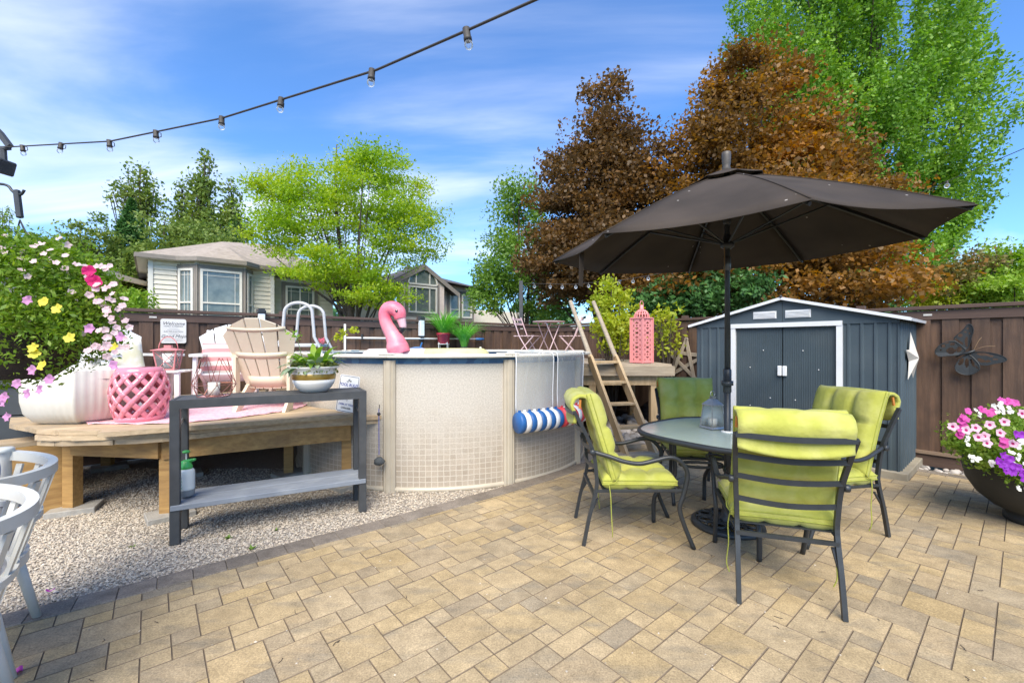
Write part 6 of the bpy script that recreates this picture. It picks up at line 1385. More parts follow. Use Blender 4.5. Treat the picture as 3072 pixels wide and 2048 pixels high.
pbh = thing('pool_brush', 'small curved blue pool brush lying on the far pool rim', 'brush', (-1.72, 7.80, zr_)); MB().tube(spline([(-.14, 0, .01), (-.05, 0, .035), (.05, 0, .035), (.12, 0, .01)], 4), .014, 6).build('head', MT['blue_plastic'], pbh, True); MB().tube([(.05, 0, .03), (.09, 0, .13)], .014, 8).build('socket', MT['blue_plastic'], pbh)
# mesh hammock floats hung over the rim
def _meshmat():
    m, n, l = _mt('white_mesh'); o = n.new('ShaderNodeOutputMaterial'); b = n.new('ShaderNodeBsdfPrincipled'); b.inputs['Base Color'].default_value = (.74, .74, .70, 1); b.inputs['Roughness'].default_value = .8
    nz = n.new('ShaderNodeTexNoise'); nz.inputs['Scale'].default_value = 7; mp_ = n.new('ShaderNodeMapping'); mp_.inputs['Scale'].default_value = (3, 3, .5); tc_ = n.new('ShaderNodeTexCoord'); l.new(tc_.outputs['Object'], mp_.inputs[0]); l.new(mp_.outputs[0], nz.inputs['Vector']); mr = n.new('ShaderNodeMapRange'); mr.inputs[3].default_value = .18; mr.inputs[4].default_value = .38; l.new(nz.outputs['Fac'], mr.inputs[0]); l.new(mr.outputs[0], b.inputs['Alpha']); l.new(b.outputs[0], o.inputs[0]); return m
MT['mesh'] = _meshmat()
def pool_ang(px, rad=PR + .03):
    k = (px - CX) / FPX; A_ = k * k + 1; B_ = -2 * (k * PC[0] + PC[1]); C_ = PC[0] ** 2 + PC[1] ** 2 - rad ** 2; D_ = B_ * B_ - 4 * A_ * C_
    Y_ = (-B_ - math.sqrt(max(D_, 0))) / (2 * A_); return math.atan2(Y_ - PC[1], k * Y_ - PC[0])
def hammock(name, label, pa, pb2, col, zroll):
    a0, a1 = pool_ang(pa), pool_ang(pb2); t = thing(name, label, 'pool float', (PC[0] + PR * math.cos(a0), PC[1] + PR * math.sin(a0), zroll), group='mesh pool floats'); TMx = WP(t.location)
    def pt(u, off, z): a = a0 + (a1 - a0) * u; return (PC[0] + (PR + off) * math.cos(a), PC[1] + (PR + off) * math.sin(a), z)
    prof_ = [(-.16, RIM + .002), (-.10, RIM + .022), (.02, RIM + .026), (.072, RIM + .012), (.085, RIM - .05), (.080, RIM - .2), (.072, RIM - .4), (.075, zroll)]
    def fn(u, v):
        q = v * (len(prof_) - 1); i = min(int(q), len(prof_) - 2); f_ = q - i; p_, n_ = prof_[i], prof_[i + 1]
        return pt(u, p_[0] + (n_[0] - p_[0]) * f_ + .012 * math.sin(u * 9 + 1) * max(0, v - .5), p_[1] + (n_[1] - p_[1]) * f_)
    MB().grid(fn, 17, 29).build('mesh', MT['mesh'], t, True, m=TMx)
    for u in (0.0, 1.0): MB().tube([fn(u, v) for v in np.linspace(0, 1, 22)], .0055, 6).build('edge_cord', MT['sign_white'], t, True, m=TMx)
    N9 = 9
    for k in range(N9):
        u0, u1 = -.03 + 1.06 * k / N9, -.03 + 1.06 * (k + 1) / N9; pts = [pt(u0 + (u1 - u0) * j / 4, .125, zroll - .10) for j in range(5)]
        MB().tube(pts, [.108 if 0 < j < 4 else .100 for j in range(5)], 18).build('stripe', col if k % 2 == 0 else MT['sign_white'], t, True, m=TMx)
        e = pt((u0 + u1) / 2, .125, zroll + .010); MB().box((0, 0, 0), (.03, .008, .03)).build('tab', col if k % 2 == 0 else MT['sign_white'], t, m=TMx @ TM(e, rz=a0 + PI / 2))
hammock('hammock_float', 'blue and white striped pool float with mesh hung over the pool rim', 1541, 1650, mat('stripe_blue', (.02, .12, .36), (.02, .10, .30), 8, rough=.45), .735)
hammock('hammock_float', 'red and white striped pool float with mesh hung at the right of the pool', 1662, 1738, mat('stripe_red', (.70, .06, .08), (.62, .05, .07), 8, rough=.45), .735)
# ================================================================== on and behind the raised deck
MT['bistro'] = mat('bistro_pink', (.62, .45, .46), (.55, .38, .39), 9, rough=.5)
def bistro_chair(label, loc, rz):
    t = thing('bistro_chair', label, 'chair', loc, rz, 'pink folding bistro chairs')
    for s_ in (-1, 1):
        MB().tube([(s_ * .20, .22, 0), (s_ * .19, -.06, .43), (s_ * .185, -.20, .80)], .010, 6).build('back_leg', MT['bistro'], t); MB().tube([(s_ * .17, -.22, 0), (s_ * .17, .20, .44)], .010, 6).build('front_leg', MT['bistro'], t)
    MB().tube([(-.2, .16, .11), (.2, .16, .11)], .007, 5).build('stretcher', MT['bistro'], t)
    for k in range(6): MB().box((0, -.15 + k * .068, .445), (.38, .055, .014), bev=.003).build('seat_slat', MT['bistro'], t)
    for z in (.67, .76): MB().tube(spline([(-.19, -.165 - (z - .67) * .38, z), (0, -.19 - (z - .67) * .38, z), (.19, -.165 - (z - .67) * .38, z)], 4), .028, 4, flat=.25, upv=(0, 1, 0)).build('back_slat', MT['bistro'], t)
    return t
bistro_chair('pink folding bistro chair on the left of the small round table', (.27, 7.95, HZ), R(-115)); bistro_chair('pink folding bistro chair on the right of the small round table', (1.10, 7.98, HZ), R(80))
bt = thing('bistro_table', 'small round pink folding table between the two bistro chairs', 'table', (.68, 7.95, HZ), R(30))
MB().lathe([(.001, .70), (.28, .70), (.30, .706), (.30, .715), (.001, .718)], 32, cap=False).build('top', MT['bistro'], bt, True)
for s_ in (-1, 1):
    MB().tube([(-.20, s_ * .18, 0), (0, s_ * .16, .38), (.16, s_ * .15, .70)], .010, 6).build('leg', MT['bistro'], bt); MB().tube([(.20, s_ * .15, 0), (0, s_ * .15, .36), (-.16, s_ * .13, .70)], .010, 6).build('leg', MT['bistro'], bt)
# tall pink fretwork lantern
bl = thing('fretwork_lantern', 'tall pink fretwork lantern with domed top on the raised deck', 'lantern', (1.99, 6.60, HZ), R(34))
MT['coral'] = mat('coral_paint', (.78, .30, .29), (.72, .26, .25), 9, rough=.45); HWL = .118
def fret(nx, nz, w, h):
    b = MB(); cw, ch_ = w / nx, h / nz
    for i in range(nx):
        for j in range(nz):
            x, z = (i + .5) - nx / 2, j % 14 - 6.5; q = abs(x) + abs(z); rr_ = math.hypot(x, z); edge = i in (0, nx - 1) or j in (0, nz - 1)
            hole = (not edge) and ((2.2 < rr_ < 3.6 and (int((math.atan2(z, x) + PI) / (PI / 4) + .5) % 2 == 0)) or (abs(abs(x) - 3.0) < .8 and abs(abs(z) - 5.2) < .9) or (abs(z) > 5.6 and abs(x) < 1.1) or (q < 1.2))
            if not hole: x0, z0 = -w / 2 + i * cw, j * ch_; b.v += [(x0, 0, z0), (x0 + cw, 0, z0), (x0 + cw, 0, z0 + ch_), (x0, 0, z0 + ch_)]; n_ = len(b.v); b.f.append((n_ - 4, n_ - 3, n_ - 2, n_ - 1))
    return b
fm = fret(11, 42, 2 * HWL - .016, .655).mesh('fret'); fm.materials.append(MT['coral'])
for k in range(4):
    o = link('fret_panel', fm, None, bl, TM((0, 0, 0), rz=k * PI / 2) @ TM((0, -HWL + .006, .03))); md = o.modifiers.new('s', 'SOLIDIFY'); md.thickness = .004
    MB().box((-HWL, -HWL, .355), (.016, .016, .69)).build('corner_post', MT['coral'], bl, m=TM((0, 0, 0), rz=k * PI / 2)); MB().sphere((-.085, -.085, .006), .014, 6, 5).build('foot', MT['coral'], bl, m=TM((0, 0, 0), rz=k * PI / 2))
MB().add(*frustum(.124, .124, .012, .032)).build('base', MT['coral'], bl); MB().add(*frustum(.126, .126, .685, .702)).build('lid', MT['coral'], bl)
for k in range(16):
    a = 2 * PI * k / 16; MB().tube([(.112 * math.cos(t) * math.cos(a), .112 * math.cos(t) * math.sin(a), .70 + .125 * math.sin(t)) for t in np.linspace(0, 1.35, 8)], .007, 5).build('dome_rib', MT['coral'], bl)
for t in (.45, .85): ring(.112 * math.cos(t), .007, .70 + .125 * math.sin(t), 24, 5).build('dome_hoop', MT['coral'], bl)
MB().lathe([(.03, .82), (.034, .825), (.028, .84), (.028, .885), (.018, .895)], 16).build('neck', MT['coral'], bl, True)
MB().tube([(.04 * math.cos(t), 0, .885 + .075 * math.sin(t)) for t in np.linspace(0, PI, 13)], .005, 6).build('handle', MT['coral'], bl, True)
# lime shrubs behind the raised deck
def shrub(label, px, py, Y, rx, rz, n, ncl, name='lime_shrub'):
    p = P(px, py, Y); t = thing(name, label, 'shrub', (p.x, Y, 0), group='lime green shrubs by the raised deck'); cl, d = clumps_in([((0, 0, p.z), (rx, rx * .8, rz)), ((.1 * rx, 0, p.z - rz * .4), (rx * .8, rx * .7, rz * .6))], ncl, .3)
    i = RNG.integers(0, ncl, n); v, f = leaf_quads(cl[i] + RNG.normal(0, .065, (n, 3)), .075, .6, .5); link('foliage', np_mesh('foliage', v, f, L_lim), None, t); b = MB()
    for k in range(min(ncl, 22)): e = Vector(cl[k]); b.tube(spline([(0, 0, 0), (e.x * .4, e.y * .4, e.z * .55), e], 4), [.014, .013, .012, .010, .009, .008, .007, .006, .004], 5)
    b.build('stems', MT['bark'], t, True); return t
shrub('bright lime shrub left of the fretwork lantern', 1840, 945, 7.5, .42, .66, 3300, 80); shrub('thin lime shrub with long shoots right of the fretwork lantern', 2000, 985, 7.2, .26, .50, 620, 26)
# black bag slumped behind the far patio chair
x, y = G(1965, 1285); b = MB().sphere((0, 0, .2), .24, 16, 12); b.v = [(q[0] * (1 + .18 * math.sin(9 * q[2] + 5 * q[0])), q[1] * (1 + .15 * math.sin(11 * q[0] + 7 * q[2])), max(-.01, q[2] * (1 + .12 * math.sin(13 * q[1])))) for q in b.v]
o = b.build('rubbish_bag', mat('black_bag', (.012, .012, .014), rough=.25, bump=.6, bscale=14), None, True); o.location = (x, y, 0); tag(o, 'crumpled black plastic bag on the ground left of the far patio chair', 'bag')

# ================================================================== string lights
MT['bulb'] = glassmat('bulb_glass', (.8, .85, .9), .03, .02)
MT['socket'] = mat('socket_black', (.035, .03, .028), (.05, .045, .04), 20, rough=.6)
def string_lights(name, label, pts, sockets, sag, r, sk, bulb_r, post=None):
    t = thing(name, label, 'string lights', pts[0]); m = WP(pts[0])
    cord = []
    for a, c in zip(pts[:-1], pts[1:]):
        for k in range(14): f_ = k / 14; q = a.lerp(c, f_); q.z -= sag * 4 * f_ * (1 - f_); cord.append(q)
    cord.append(pts[-1]); MB().tube(cord, r, 6).build('cord', MT['socket'], t, True, m=m)
    for s_ in sockets:
        i = int(s_ * (len(cord) - 1)); f_ = s_ * (len(cord) - 1) - i; q = cord[i].lerp(cord[min(i + 1, len(cord) - 1)], f_); tl_ = TM(q, random.uniform(-.15, .15), random.uniform(-.15, .15), random.uniform(0, 3))
        so = MB().lathe([(.010 * sk, .012 * sk), (.017 * sk, .010 * sk), (.017 * sk, -.03 * sk), (.019 * sk, -.032 * sk), (.019 * sk, -.045 * sk), (.012 * sk, -.046 * sk)], 12).build('socket', MT['socket'], t, True, m=m @ tl_)
        MB().tube([(.017 * sk, 0, .0), (.030 * sk, 0, -.004 * sk), (.030 * sk, 0, -.03 * sk), (.018 * sk, 0, -.036 * sk)], .003 * sk, 5).build('clip', MT['socket'], so)
        MB().sphere((0, 0, -.046 * sk - bulb_r * .85), bulb_r, 12, 8, sc=(1, 1, 1.05)).build('bulb', MT['bulb'], so, True)
ca = [P(-60, 446, 4.35), P(30, 441, 4.15), P(330, 424, 3.6), P(665, 355, 3.05), P(1130, 210, 2.35), P(1405, 90, 2.02), P(1640, -15, 1.82), P(2300, -330, 1.5)]
def spos(px):                                         # fraction along the whole cord at a picture column
    xs = [-60, 30, 330, 665, 1130, 1405, 1640, 2300]
    for i in range(7):
        if xs[i] <= px <= xs[i + 1]: return (i + (px - xs[i]) / (xs[i + 1] - xs[i])) / 7
string_lights('string_lights', 'black cord of string lights crossing the sky at upper left', ca, [spos(q) for q in (72, 194, 328, 481, 665, 873, 1119, 1400)], .0, .0065, 1.05, .021)
pst = MB().box((0, 0, 1.43), (.085, .085, 2.86), bev=.004).build('light_post', MT['dark_grey_metal']); pq = P(1563, 970, 9.75); pst.location = (pq.x, 9.75, 0); tag(pst, 'tall dark post by the fence corner carrying the far string lights', 'post')
cb = [P(1573, 850, 9.7), P(1720, 853, 9.3), P(1880, 838, 8.9), P(2010, 815, 8.5), P(2500, 690, 7.4), P(2840, 545, 6.3), P(3120, 425, 5.4)]
string_lights('string_lights', 'thin far string of clear bulbs behind the parasol', cb, [.035, .09, .13, .175, .215, .265, .31, .36, .42, .55, .68, .835], .0, .005, .8, .034)
# dark lamp on its bracket at the upper left edge
wl_ = thing('flood_lamp', 'dark lamp fitting on a slanting bracket at the upper left edge', 'lamp', P(-40, 440, 4.2)); WLM = WP(P(-40, 440, 4.2))
MB().tube([P(-70, 330, 4.2), P(0, 400, 4.2), P(30, 440, 4.2)], .03, 4).build('bracket', MT['dark_grey_metal'], wl_, m=WLM)
MB().tube([P(-20, 445, 4.2), P(28, 445, 4.2)], .022, 6).tube([P(8, 450, 4.2), P(10, 480, 4.2)], .03, 8).build('swivel', MT['dark_grey_metal'], wl_, m=WLM)
MB().box((0, 0, 0), (.20, .16, .14), bev=.012).build('lamp_head', MT['dark_grey_metal'], wl_, m=WLM @ TM(P(-8, 495, 4.2), ry=R(16)))
MB().tube([P(-70, 330, 4.2), (-5.35, 4.2, 0)], .05, 8).build('post', MT['dark_grey_metal'], wl_, m=WLM)

# ================================================================== flowers
def flower_mesh(name, r, mt, cup=.45, lobes=5, throat=None):
    b = MB(); n = lobes * 5
    b.v.append((0, 0, -r * cup)); 
    for j, (q, z) in enumerate(((.35, -.12), (1.0, .02))):
        for k in range(n): t = 2 * PI * k / n; lob = 1 + (.12 * math.cos(lobes * t) + random.uniform(-.09, .09) if j else 0); b.v.append((r * q * lob * math.cos(t), r * q * lob * math.sin(t), r * z + (r * random.uniform(-.22, .18) if j else 0)))
    for k in range(n): b.f.append((0, 1 + k, 1 + (k + 1) % n)); b.f.append((1 + k, 1 + n + k, 1 + n + (k + 1) % n, 1 + (k + 1) % n))
    me = b.mesh(name, True); me.materials.append(mt)
    if throat:
        me.materials.append(throat)
        for p_ in me.polygons: p_.material_index = 1 if len(p_.vertices) == 3 else 0
    return me
def fmat(name, c, c2): return leafmat(name, c, c2, transl=.35, rough=.6, pscale=20)
F_pink = fmat('petal_pale_pink', (.80, .52, .56), (.86, .70, .70)); F_yel = fmat('petal_yellow', (.70, .60, .05), (.78, .70, .12)); F_mag = fmat('petal_magenta', (.55, .01, .12), (.65, .02, .18)); F_lil = fmat('petal_lilac', (.62, .26, .52), (.70, .36, .58))
F_hot = fmat('petal_hot_pink', (.60, .06, .36), (.70, .14, .46)); F_dark = fmat('petal_crimson', (.38, .01, .12), (.46, .02, .16)); F_pur = fmat('petal_purple', (.24, .02, .42), (.34, .05, .50)); F_wht = fmat('petal_white', (.80, .80, .72), (.84, .84, .78)); F_rim = fmat('petal_rim', (.80, .48, .62), (.84, .58, .68))
L_pet = leafmat('petunia_leaf', (.09, .19, .02), (.42, .50, .08), (.20, .33, .035), transl=.45, pscale=5)
L_pet2 = leafmat('petunia_leaf_lit', (.12, .24, .025), (.36, .44, .08), (.22, .34, .045), transl=.45, pscale=6)
def put_flower(me, parent, loc, nrm_, sc=1.0, name='flower'):
    o = bpy.data.objects.new(name, me); COL.objects.link(o); o.parent = parent; d = Vector(nrm_).normalized(); o.location = loc; o.rotation_euler = (d.to_track_quat('Z', 'Y') @ Matrix.Rotation(random.uniform(0, 6), 4, 'Z').to_quaternion()).to_euler(); o.scale = (sc, sc, sc * random.uniform(.8, 1.2)); return o
# hanging basket, upper left, close to the camera
HB = P(62, 930, 1.9)
hb = thing('hanging_basket', 'large hanging basket of pale pink and yellow petunias at the left edge', 'hanging basket', HB)
ells = [((0, 0, .07), (.31, .28, .25)), ((.07, 0, -.09), (.27, .24, .17)), ((.27, 0, .02), (.09, .12, .20)), ((-.14, 0, -.18), (.22, .20, .15)), ((-.05, 0, .22), (.27, .24, .09))]
cl, dr_ = clumps_in(ells, 420, .62); n = 32000; i = RNG.integers(0, 420, n); c = cl[i] + RNG.normal(0, .034, (n, 3)); v, f = leaf_quads(c, .021, .5, .45); o = link('foliage', np_mesh('foliage', v, f, L_pet), None, hb)
MB().lathe([(.10, -.30), (.17, -.24), (.22, -.12), (.22, -.10), (.001, -.11)], 24, cap=False).build('basket', MT['soil'], hb, True)
tr = MB(); tc_pts = []                                # trailing stems at the lower left
for k in range(16):
    a = random.uniform(-2.8, -1.5); s0 = Vector((.24 * math.cos(a) - .06, .22 * math.sin(a) - .03, -.20)); L_ = random.uniform(.16, .34); e = s0 + Vector((random.uniform(-.06, .14), random.uniform(-.12, 0), -L_)); pp_ = spline([s0, s0.lerp(e, .5) + Vector((.03, -.03, .02)), e], 5); tr.tube(pp_, .003, 5); tc_pts += pp_[3:]
tr.build('trailing_stems', MT['stem'], hb); c = np.array([tuple(q) for q in tc_pts for _ in range(9)]); c = c + RNG.normal(0, .022, c.shape); v, f = leaf_quads(c, .032, .4, .5); link('trailing_foliage', np_mesh('tf', v, f, L_pet2), None, hb)
FMs = {k: flower_mesh('flower_' + k, .022, m_) for k, m_ in (('pink', F_pink), ('yellow', F_yel), ('magenta', F_mag), ('lilac', F_lil))}
def surf(px, py, dy): return P(px, py, 1.9 + dy) - HB
for (px, py) in ((130, 905), (170, 925), (97, 1042), (340, 1040), (208, 1012), (125, 1095), (102, 1060)): put_flower(FMs['yellow'], hb, surf(px, py, -.27 if px < 250 else -.12), (random.uniform(-.2, .4), -1, .35), .85)
for (px, py) in ((265, 812), (278, 838), (285, 846)): put_flower(FMs['magenta'], hb, surf(px, py, -.22), (.5, -1, .2), 1.0)
for (px, py) in ((82, 900), (268, 985), (12, 1190), (8, 1205), (20, 1250), (118, 1168), (80, 1180), (148, 1137), (50, 1150), (95, 1110), (340, 1095), (360, 1010)): put_flower(FMs['lilac'], hb, surf(px, py, -.26), (random.uniform(-.4, .5), -1, .1), .8)
cnt = 0
while cnt < 84:                                       # pale pink along the top and the right side
    t = random.uniform(0, 1)
    if t < .55: px = random.uniform(0, 330); py = 735 + max(0, px - 120) * .45 + random.gauss(20, 42)
    else: py = random.uniform(850, 1070); px = 335 + 22 * math.sin((py - 850) / 60) + random.gauss(-18, 30) - max(0, (py - 1040)) * .2
    put_flower(FMs['pink'], hb, surf(px, py, random.uniform(-.24, .05)), (random.uniform(-.1, .8), random.uniform(-1, -.2), random.uniform(.1, .9)), random.uniform(.45, .72)); cnt += 1
hk = P(60, 660, 1.9)
for (px, py, dy) in ((30, 775, .1), (118, 775, -.05), (105, 770, .15)): MB().tube([tuple(hk - HB), tuple(P(px, py, 1.9 + dy) - HB)], .003, 5).build('hanger_wire', MT['black_metal'], hb)
MB().box((0, 0, 0), (.022, .02, .125), bev=.004).build('swivel_strap', MT['dark_grey_metal'], hb, m=TM(P(55, 612, 1.9) - HB, ry=R(-7)))
hh = thing('plant_hook', 'black metal shepherd hook entering from the left edge above the basket', 'hook', (P(-90, 600, 1.9).x, 1.9, 0)); HHM = WP((P(-90, 600, 1.9).x, 1.9, 0))
MB().tube(spline([P(-90, 620, 1.9), P(-50, 552, 1.9), P(0, 552, 1.9), P(24, 558, 1.9), P(36, 572, 1.9), P(50, 583, 1.9), P(64, 583, 1.9), P(73, 570, 1.9)], 5), .0055, 8).build('hook_arm', MT['black_metal'], hh, True, m=HHM)
MB().tube([P(-90, 620, 1.9), (P(-90, 600, 1.9).x, 1.9, 0)], .010, 8).build('pole', MT['black_metal'], hh, m=HHM)
# bowl of petunias at the right edge
px0, py0 = 4.20, 3.42
bp_ = thing('flower_bowl', 'big black footed bowl of pink, purple and white petunias at the right edge', 'planter', (px0, py0, 0))
def _potmat():
    m = mat('black_pot', (.022, .023, .022), (.03, .03, .028), 6, rough=.6, bump=.1, dirt=((.30, .10, .03), 9, .0)); return m
MB().lathe([(.19, 0), (.20, .01), (.20, .05), (.18, .07), (.26, .11), (.35, .19), (.415, .30), (.435, .40), (.43, .48), (.415, .50), (.39, .49), (.38, .45)], 48, cap=False).build('pot', _potmat(), bp_, True); MB().lathe([(.39, .46), (.001, .47)], 24, cap=False).build('soil', MT['soil'], bp_)
for (an, z, s_) in ((-2.36, .20, .030), (-2.52, .25, .012), (-2.20, .13, .014), (-2.44, .22, .008)):           # chipped spots showing the clay
    r_ = .362 if z > .19 else .29; b = MB(); q = [(s_ * random.uniform(.5, 1.2) * math.cos(t), s_ * random.uniform(.5, 1.2) * math.sin(t)) for t in np.linspace(0, 6.28, 10)[:-1]]; b.prism(q, .002); b.build('chip', mat('clay_chip', (.40, .13, .04), (.32, .10, .03), 20, rough=.9), bp_, m=TM((r_ * math.cos(an), r_ * math.sin(an), z), rz=an) @ rotm(0, R(118)))
cl, dr_ = clumps_in([((0, 0, .62), (.58, .55, .22)), ((-.30, -.1, .58), (.34, .34, .20)), ((0, -.25, .50), (.50, .3, .16)), ((.1, 0, .76), (.35, .35, .14))], 300, .6); n = 22000; i = RNG.integers(0, 300, n); c = cl[i] + RNG.normal(0, .035, (n, 3)); c = c[(np.hypot(c[:, 0], c[:, 1]) > .40) | (c[:, 2] > .48)]; v, f = leaf_quads(c, .034, .5, .5); link('foliage', np_mesh('foliage', v, f, L_pet2), None, bp_)
B_hot = flower_mesh('flower_hot', .028, F_rim, .5, 5, F_dark); B_mag = flower_mesh('flower_bright', .025, F_hot); B_pur = flower_mesh('flower_purple', .025, F_pur); B_wht = flower_mesh('flower_white', .014, F_wht)
C0 = Vector((px0, py0, 0))
def bsurf(px, py, Y): return P(px, py, Y) - C0
for (px, py) in ((2859, 1279), (2928, 1283), (2936, 1311), (2955, 1308), (2970, 1274), (3002, 1298), (3014, 1265), (2962, 1329), (2900, 1290), (3068, 1240), (3040, 1330), (3090, 1290)): put_flower(B_hot, bp_, bsurf(px, py, 2.98), (random.uniform(-.5, .1), -1, .3))
for (px, py) in ((2905, 1233), (2885, 1262), (2880, 1285), (2892, 1275), (2885, 1297), (2878, 1306), (2900, 1257), (2955, 1232), (2968, 1240), (2978, 1235), (3005, 1200), (3020, 1205), (3045, 1208), (3030, 1203), (2945, 1228), (2890, 1250), (3012, 1320), (3025, 1326), (3010, 1335)): put_flower(B_mag, bp_, bsurf(px, py, 3.08), (random.uniform(-.6, .1), -1, .5))
for (px, py) in ((3012, 1366), (3030, 1376), (3018, 1390), (3035, 1395), (3050, 1400), (3022, 1412), (3040, 1416), (3058, 1405), (3065, 1420), (3070, 1435), (2995, 1382), (3050, 1302), (3068, 1304), (3015, 1400), (3005, 1392), (3082, 1412)): put_flower(B_pur, bp_, bsurf(px, py, 2.92), (random.uniform(-.4, .2), -1, .1))
for (cx_, cy_, k_) in ((2995, 1225, 14), (3020, 1228, 12), (2928, 1375, 9), (2978, 1385, 10), (2900, 1318, 8), (3062, 1330, 10), (3058, 1375, 12), (3040, 1350, 6), (2935, 1245, 5), (3066, 1470, 6), (2918, 1360, 4)):
    for _ in range(int(k_ * .6)): put_flower(B_wht, bp_, bsurf(cx_ + random.gauss(0, 9), cy_ + random.gauss(0, 7), 2.98), (random.uniform(-.5, .3), -1, random.uniform(0, .8)))

# ================================================================== metal butterfly on the right fence
kx = (2908 - CX) / FPX; rr2 = (base_r[0] - kx * base_r[1]) / (-T1[0] + kx * T1[1]); q = base_r + T1 * rr2 - T2 * .085; zb = CH + (HY - 1058) / FPX * q[1]
bf = thing('metal_butterfly', 'dark metal butterfly with pierced wings hung on the right fence', 'wall ornament', (q[0], q[1], zb), A2 - PI / 2)
MT['bf'] = mat('butterfly_metal', (.030, .033, .035), (.02, .023, .025), 8, rough=.5); MPX = q[1] / FPX; MPH = 1 / 388
def wing(outline, holes, tilt, veins=()):
    o = [((x - 2908) * MPH, (1058 - y) * MPX) for x, y in outline]; pts = [p.to_2d() for p in spline([(*p, 0) for p in o] + [(*o[0], 0)], 4)[:-1]]
    hs = [((x - 2908) * MPH, (1058 - y) * MPX, a * MPH, b_ * MPX, an) for x, y, a, b_, an in holes]
    xs = [p[0] for p in pts]; zs = [p[1] for p in pts]; st_ = .0075; b = MB(); nx, nz = int((max(xs) - min(xs)) / st_) + 1, int((max(zs) - min(zs)) / st_) + 1; idx = {}
    def vid(i, j):
        if (i, j) not in idx: idx[(i, j)] = len(b.v); x, z = min(xs) + i * st_, min(zs) + j * st_; b.v.append((x, -.02 - tilt * (abs(x) + abs(z) * .5), z))
        return idx[(i, j)]
    for i in range(nx):
        for j in range(nz):
            x, z = min(xs) + (i + .5) * st_, min(zs) + (j + .5) * st_
            if not inside((x, z), pts): continue
            if any((((x - hx) * math.cos(an) + (z - hz_) * math.sin(an)) / a) ** 2 + ((-(x - hx) * math.sin(an) + (z - hz_) * math.cos(an)) / b_) ** 2 < 1 for hx, hz_, a, b_, an in hs): continue
            b.f.append((vid(i, j), vid(i + 1, j), vid(i + 1, j + 1), vid(i, j + 1)))
    w = b.build('wing', MT['bf'], bf); md = w.modifiers.new('s', 'SOLIDIFY'); md.thickness = .005
    MB().tube([(x, -.022 - tilt * (abs(x) + abs(z) * .5), z) for x, z in pts], .004, 5, closed=True).build('wing_edge', MT['bf'], w)
wing([(2904, 1047), (2885, 1040), (2868, 1024), (2866, 1012), (2880, 1000), (2896, 985), (2906, 973), (2917, 975), (2923, 990), (2918, 1010), (2912, 1030)], [(2906, 985, 4, 3, 0), (2899, 996, 4, 3, 0), (2912, 1000, 3.5, 3, 0), (2884, 1006, 7, 5, .4), (2880, 1024, 5, 13, .75), (2902, 1025, 4.5, 16, 0)], .18)
wing([(2900, 1050), (2880, 1030), (2862, 1022), (2840, 1026), (2820, 1036), (2808, 1050), (2808, 1062), (2822, 1070), (2845, 1068), (2870, 1066), (2890, 1062)], [(2842, 1027, 9, 2.5, .15), (2860, 1032, 8, 4, .3), (2832, 1038, 7, 5, .2), (2856, 1052, 14, 10, 0), (2880, 1048, 9, 8, -.4), (2824, 1050, 3, 2.5, 0)], .20)
wing([(2914, 1056), (2940, 1055), (2970, 1057), (3000, 1064), (3016, 1074), (3010, 1082), (2985, 1088), (2958, 1094), (2938, 1090), (2922, 1074)], [(2950, 1062, 18, 4, -.1), (2945, 1080, 13, 5, -.5), (2972, 1066, 9, 3, -.2), (2964, 1082, 9, 3.5, .2), (2985, 1076, 8, 2.5, 0)], .08)
wing([(2908, 1062), (2890, 1070), (2872, 1090), (2868, 1106), (2878, 1118), (2900, 1124), (2924, 1120), (2940, 1106), (2938, 1090), (2922, 1072)], [(2886, 1085, 7, 12, -.35), (2903, 1088, 6, 14, 0), (2920, 1088, 5, 13, .3), (2932, 1100, 3, 6, .5)], .10)
MB().tube([(-.10, -.03, -.05), (-.05, -.035, -.015), (0, -.04, .0), (.05, -.035, .03)], [.006, .012, .016, .010], 8).build('body', MT['bf'], bf, True)
for e in ((2946, 1012), (2985, 1038)): MB().tube(spline([(.04, -.035, .03), (((2925 + e[0]) / 2 - 2908) * MPH, -.04, (1062 - (1048 + e[1]) / 2) * MPX), ((e[0] - 2908) * MPH, -.03, (1058 - e[1]) * MPX)], 4), .0025, 5).build('antenna', mat('copper_wire', (.30, .19, .10), rough=.5), bf)

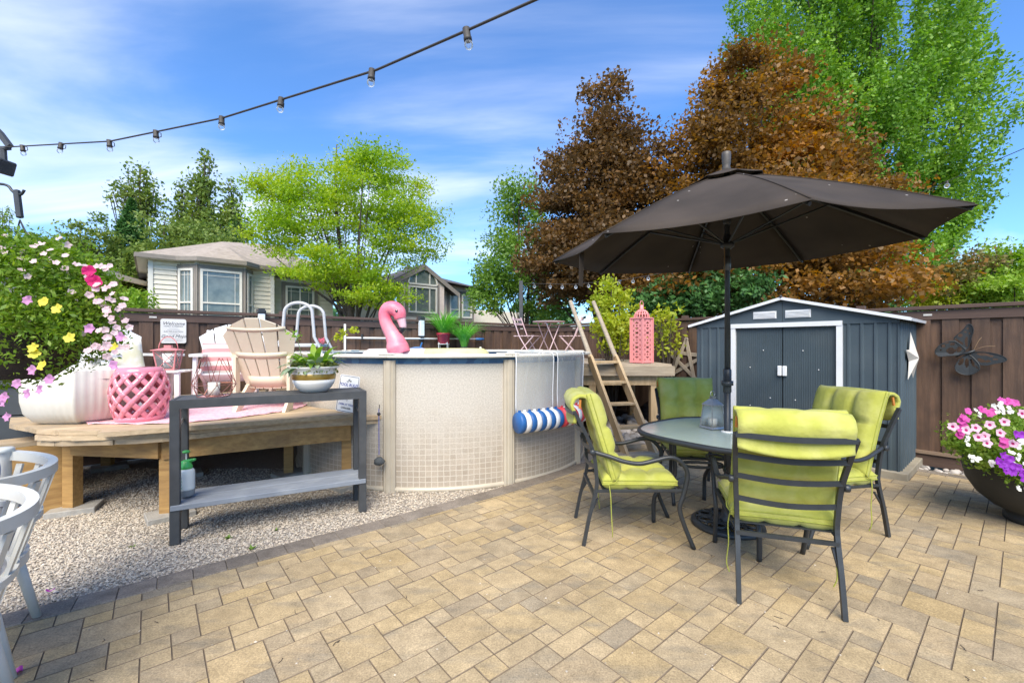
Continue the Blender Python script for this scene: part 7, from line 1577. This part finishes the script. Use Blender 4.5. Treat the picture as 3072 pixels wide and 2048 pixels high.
# ================================================================== white spindle chairs, lower left
MT['spindle_white'] = mat('spindle_white', (.66, .66, .62), (.58, .58, .54), 5, rough=.4, dirt=((.50, .42, .28), 7, .35))
MT['periwinkle'] = mat('periwinkle_fabric', (.30, .31, .50), (.24, .25, .42), 6, rough=.9, bump=.2, bscale=90)
def spindle_chair(label, loc, rz):
    t = thing('spindle_chair', label, 'chair', loc, rz, 'white round backed chairs at the left edge'); w = .35; sagt = .20; RA = (w * w + sagt * sagt) / (2 * sagt); ha = math.asin(min(1, w / RA))
    def arc(z, off=0.0, dz=0.0, n=21, k=1.0): return [((RA + off) * math.sin(a), -(RA + off) * math.cos(a) + (RA - sagt), z + dz * (a / ha) ** 2) for a in np.linspace(-ha * k, ha * k, n)]
    def bandm(z0, z1, th, off, name, dz=.0):
        b = MB(); A_ = arc(z0, off, dz); B_ = arc(z1, off, dz); C_ = arc(z1, off + th, dz); D_ = arc(z0, off + th, dz); n = len(A_)
        for i in range(n): b.v += [A_[i], B_[i], C_[i], D_[i]]
        for i in range(n - 1):
            for j in range(4): b.f.append((4 * i + j, 4 * i + (j + 1) % 4, 4 * (i + 1) + (j + 1) % 4, 4 * (i + 1) + j))
        b.f += [(0, 3, 2, 1), tuple(4 * (n - 1) + j for j in range(4))]; return b.build(name, MT['spindle_white'], t, auto=40)
    bandm(.805, .85, .034, 0, 'top_rail', .02); bandm(.40, .445, .05, -.11, 'seat_rim'); bandm(.60, .625, .03, -.045, 'middle_rail')
    for k, a in enumerate(np.linspace(-ha * .86, ha * .86, 8)):
        p_ = [((RA + o_) * math.sin(a), -(RA + o_) * math.cos(a) + (RA - sagt), z) for (o_, z) in ((-.085, .43), (-.03, .62), (.022, .80))]; MB().tube(p_, .022, 4, flat=.35, upv=(math.sin(a), -math.cos(a), 0)).build('spindle', MT['spindle_white'], t)
    for s_ in (-1, 1):
        MB().lathe([(.036, .40), (.034, .60), (.030, .84), (.036, .862), (.042, .866), (.042, .882), (.036, .888), (.001, .889)], 16, TM((s_ * w, .0, 0))).build('post', MT['spindle_white'], t, True)
        for (x, y, xe, ye) in ((s_ * .24, -.05, s_ * .27, -.13), (s_ * .27, .38, s_ * .31, .46)): MB().tube([(x, y, .41), (xe, ye, 0)], [.024, .018], 10).build('leg', MT['spindle_white'], t, True)
    MB().prism([(-w * .8, -.02), (w * .8, -.02), (w * .9, .42), (-w * .9, .42)], .03, TM((0, 0, .41))).build('seat', MT['spindle_white'], t)
    pillow(.54, .46, .12, (), 21, 21, e=5, edge=.02).build('seat_cushion', MT['periwinkle'], t, True, m=TM((0, .20, .50), rx=-PI / 2)); pillow(.52, .42, .14, [(0, 0)], 21, 21, e=4, sq_=.5).build('back_cushion', MT['periwinkle'], t, True, m=TM((0, .06, .68), rz=PI) @ rotm(R(-12)))
    return t
spindle_chair('nearest white round backed chair with a violet cushion, cut by the left edge', (-1.91, 1.42, 0), R(130)); spindle_chair('farther white round backed chair with violet cushion at the left edge', (-2.40, 1.95, 0), R(130))
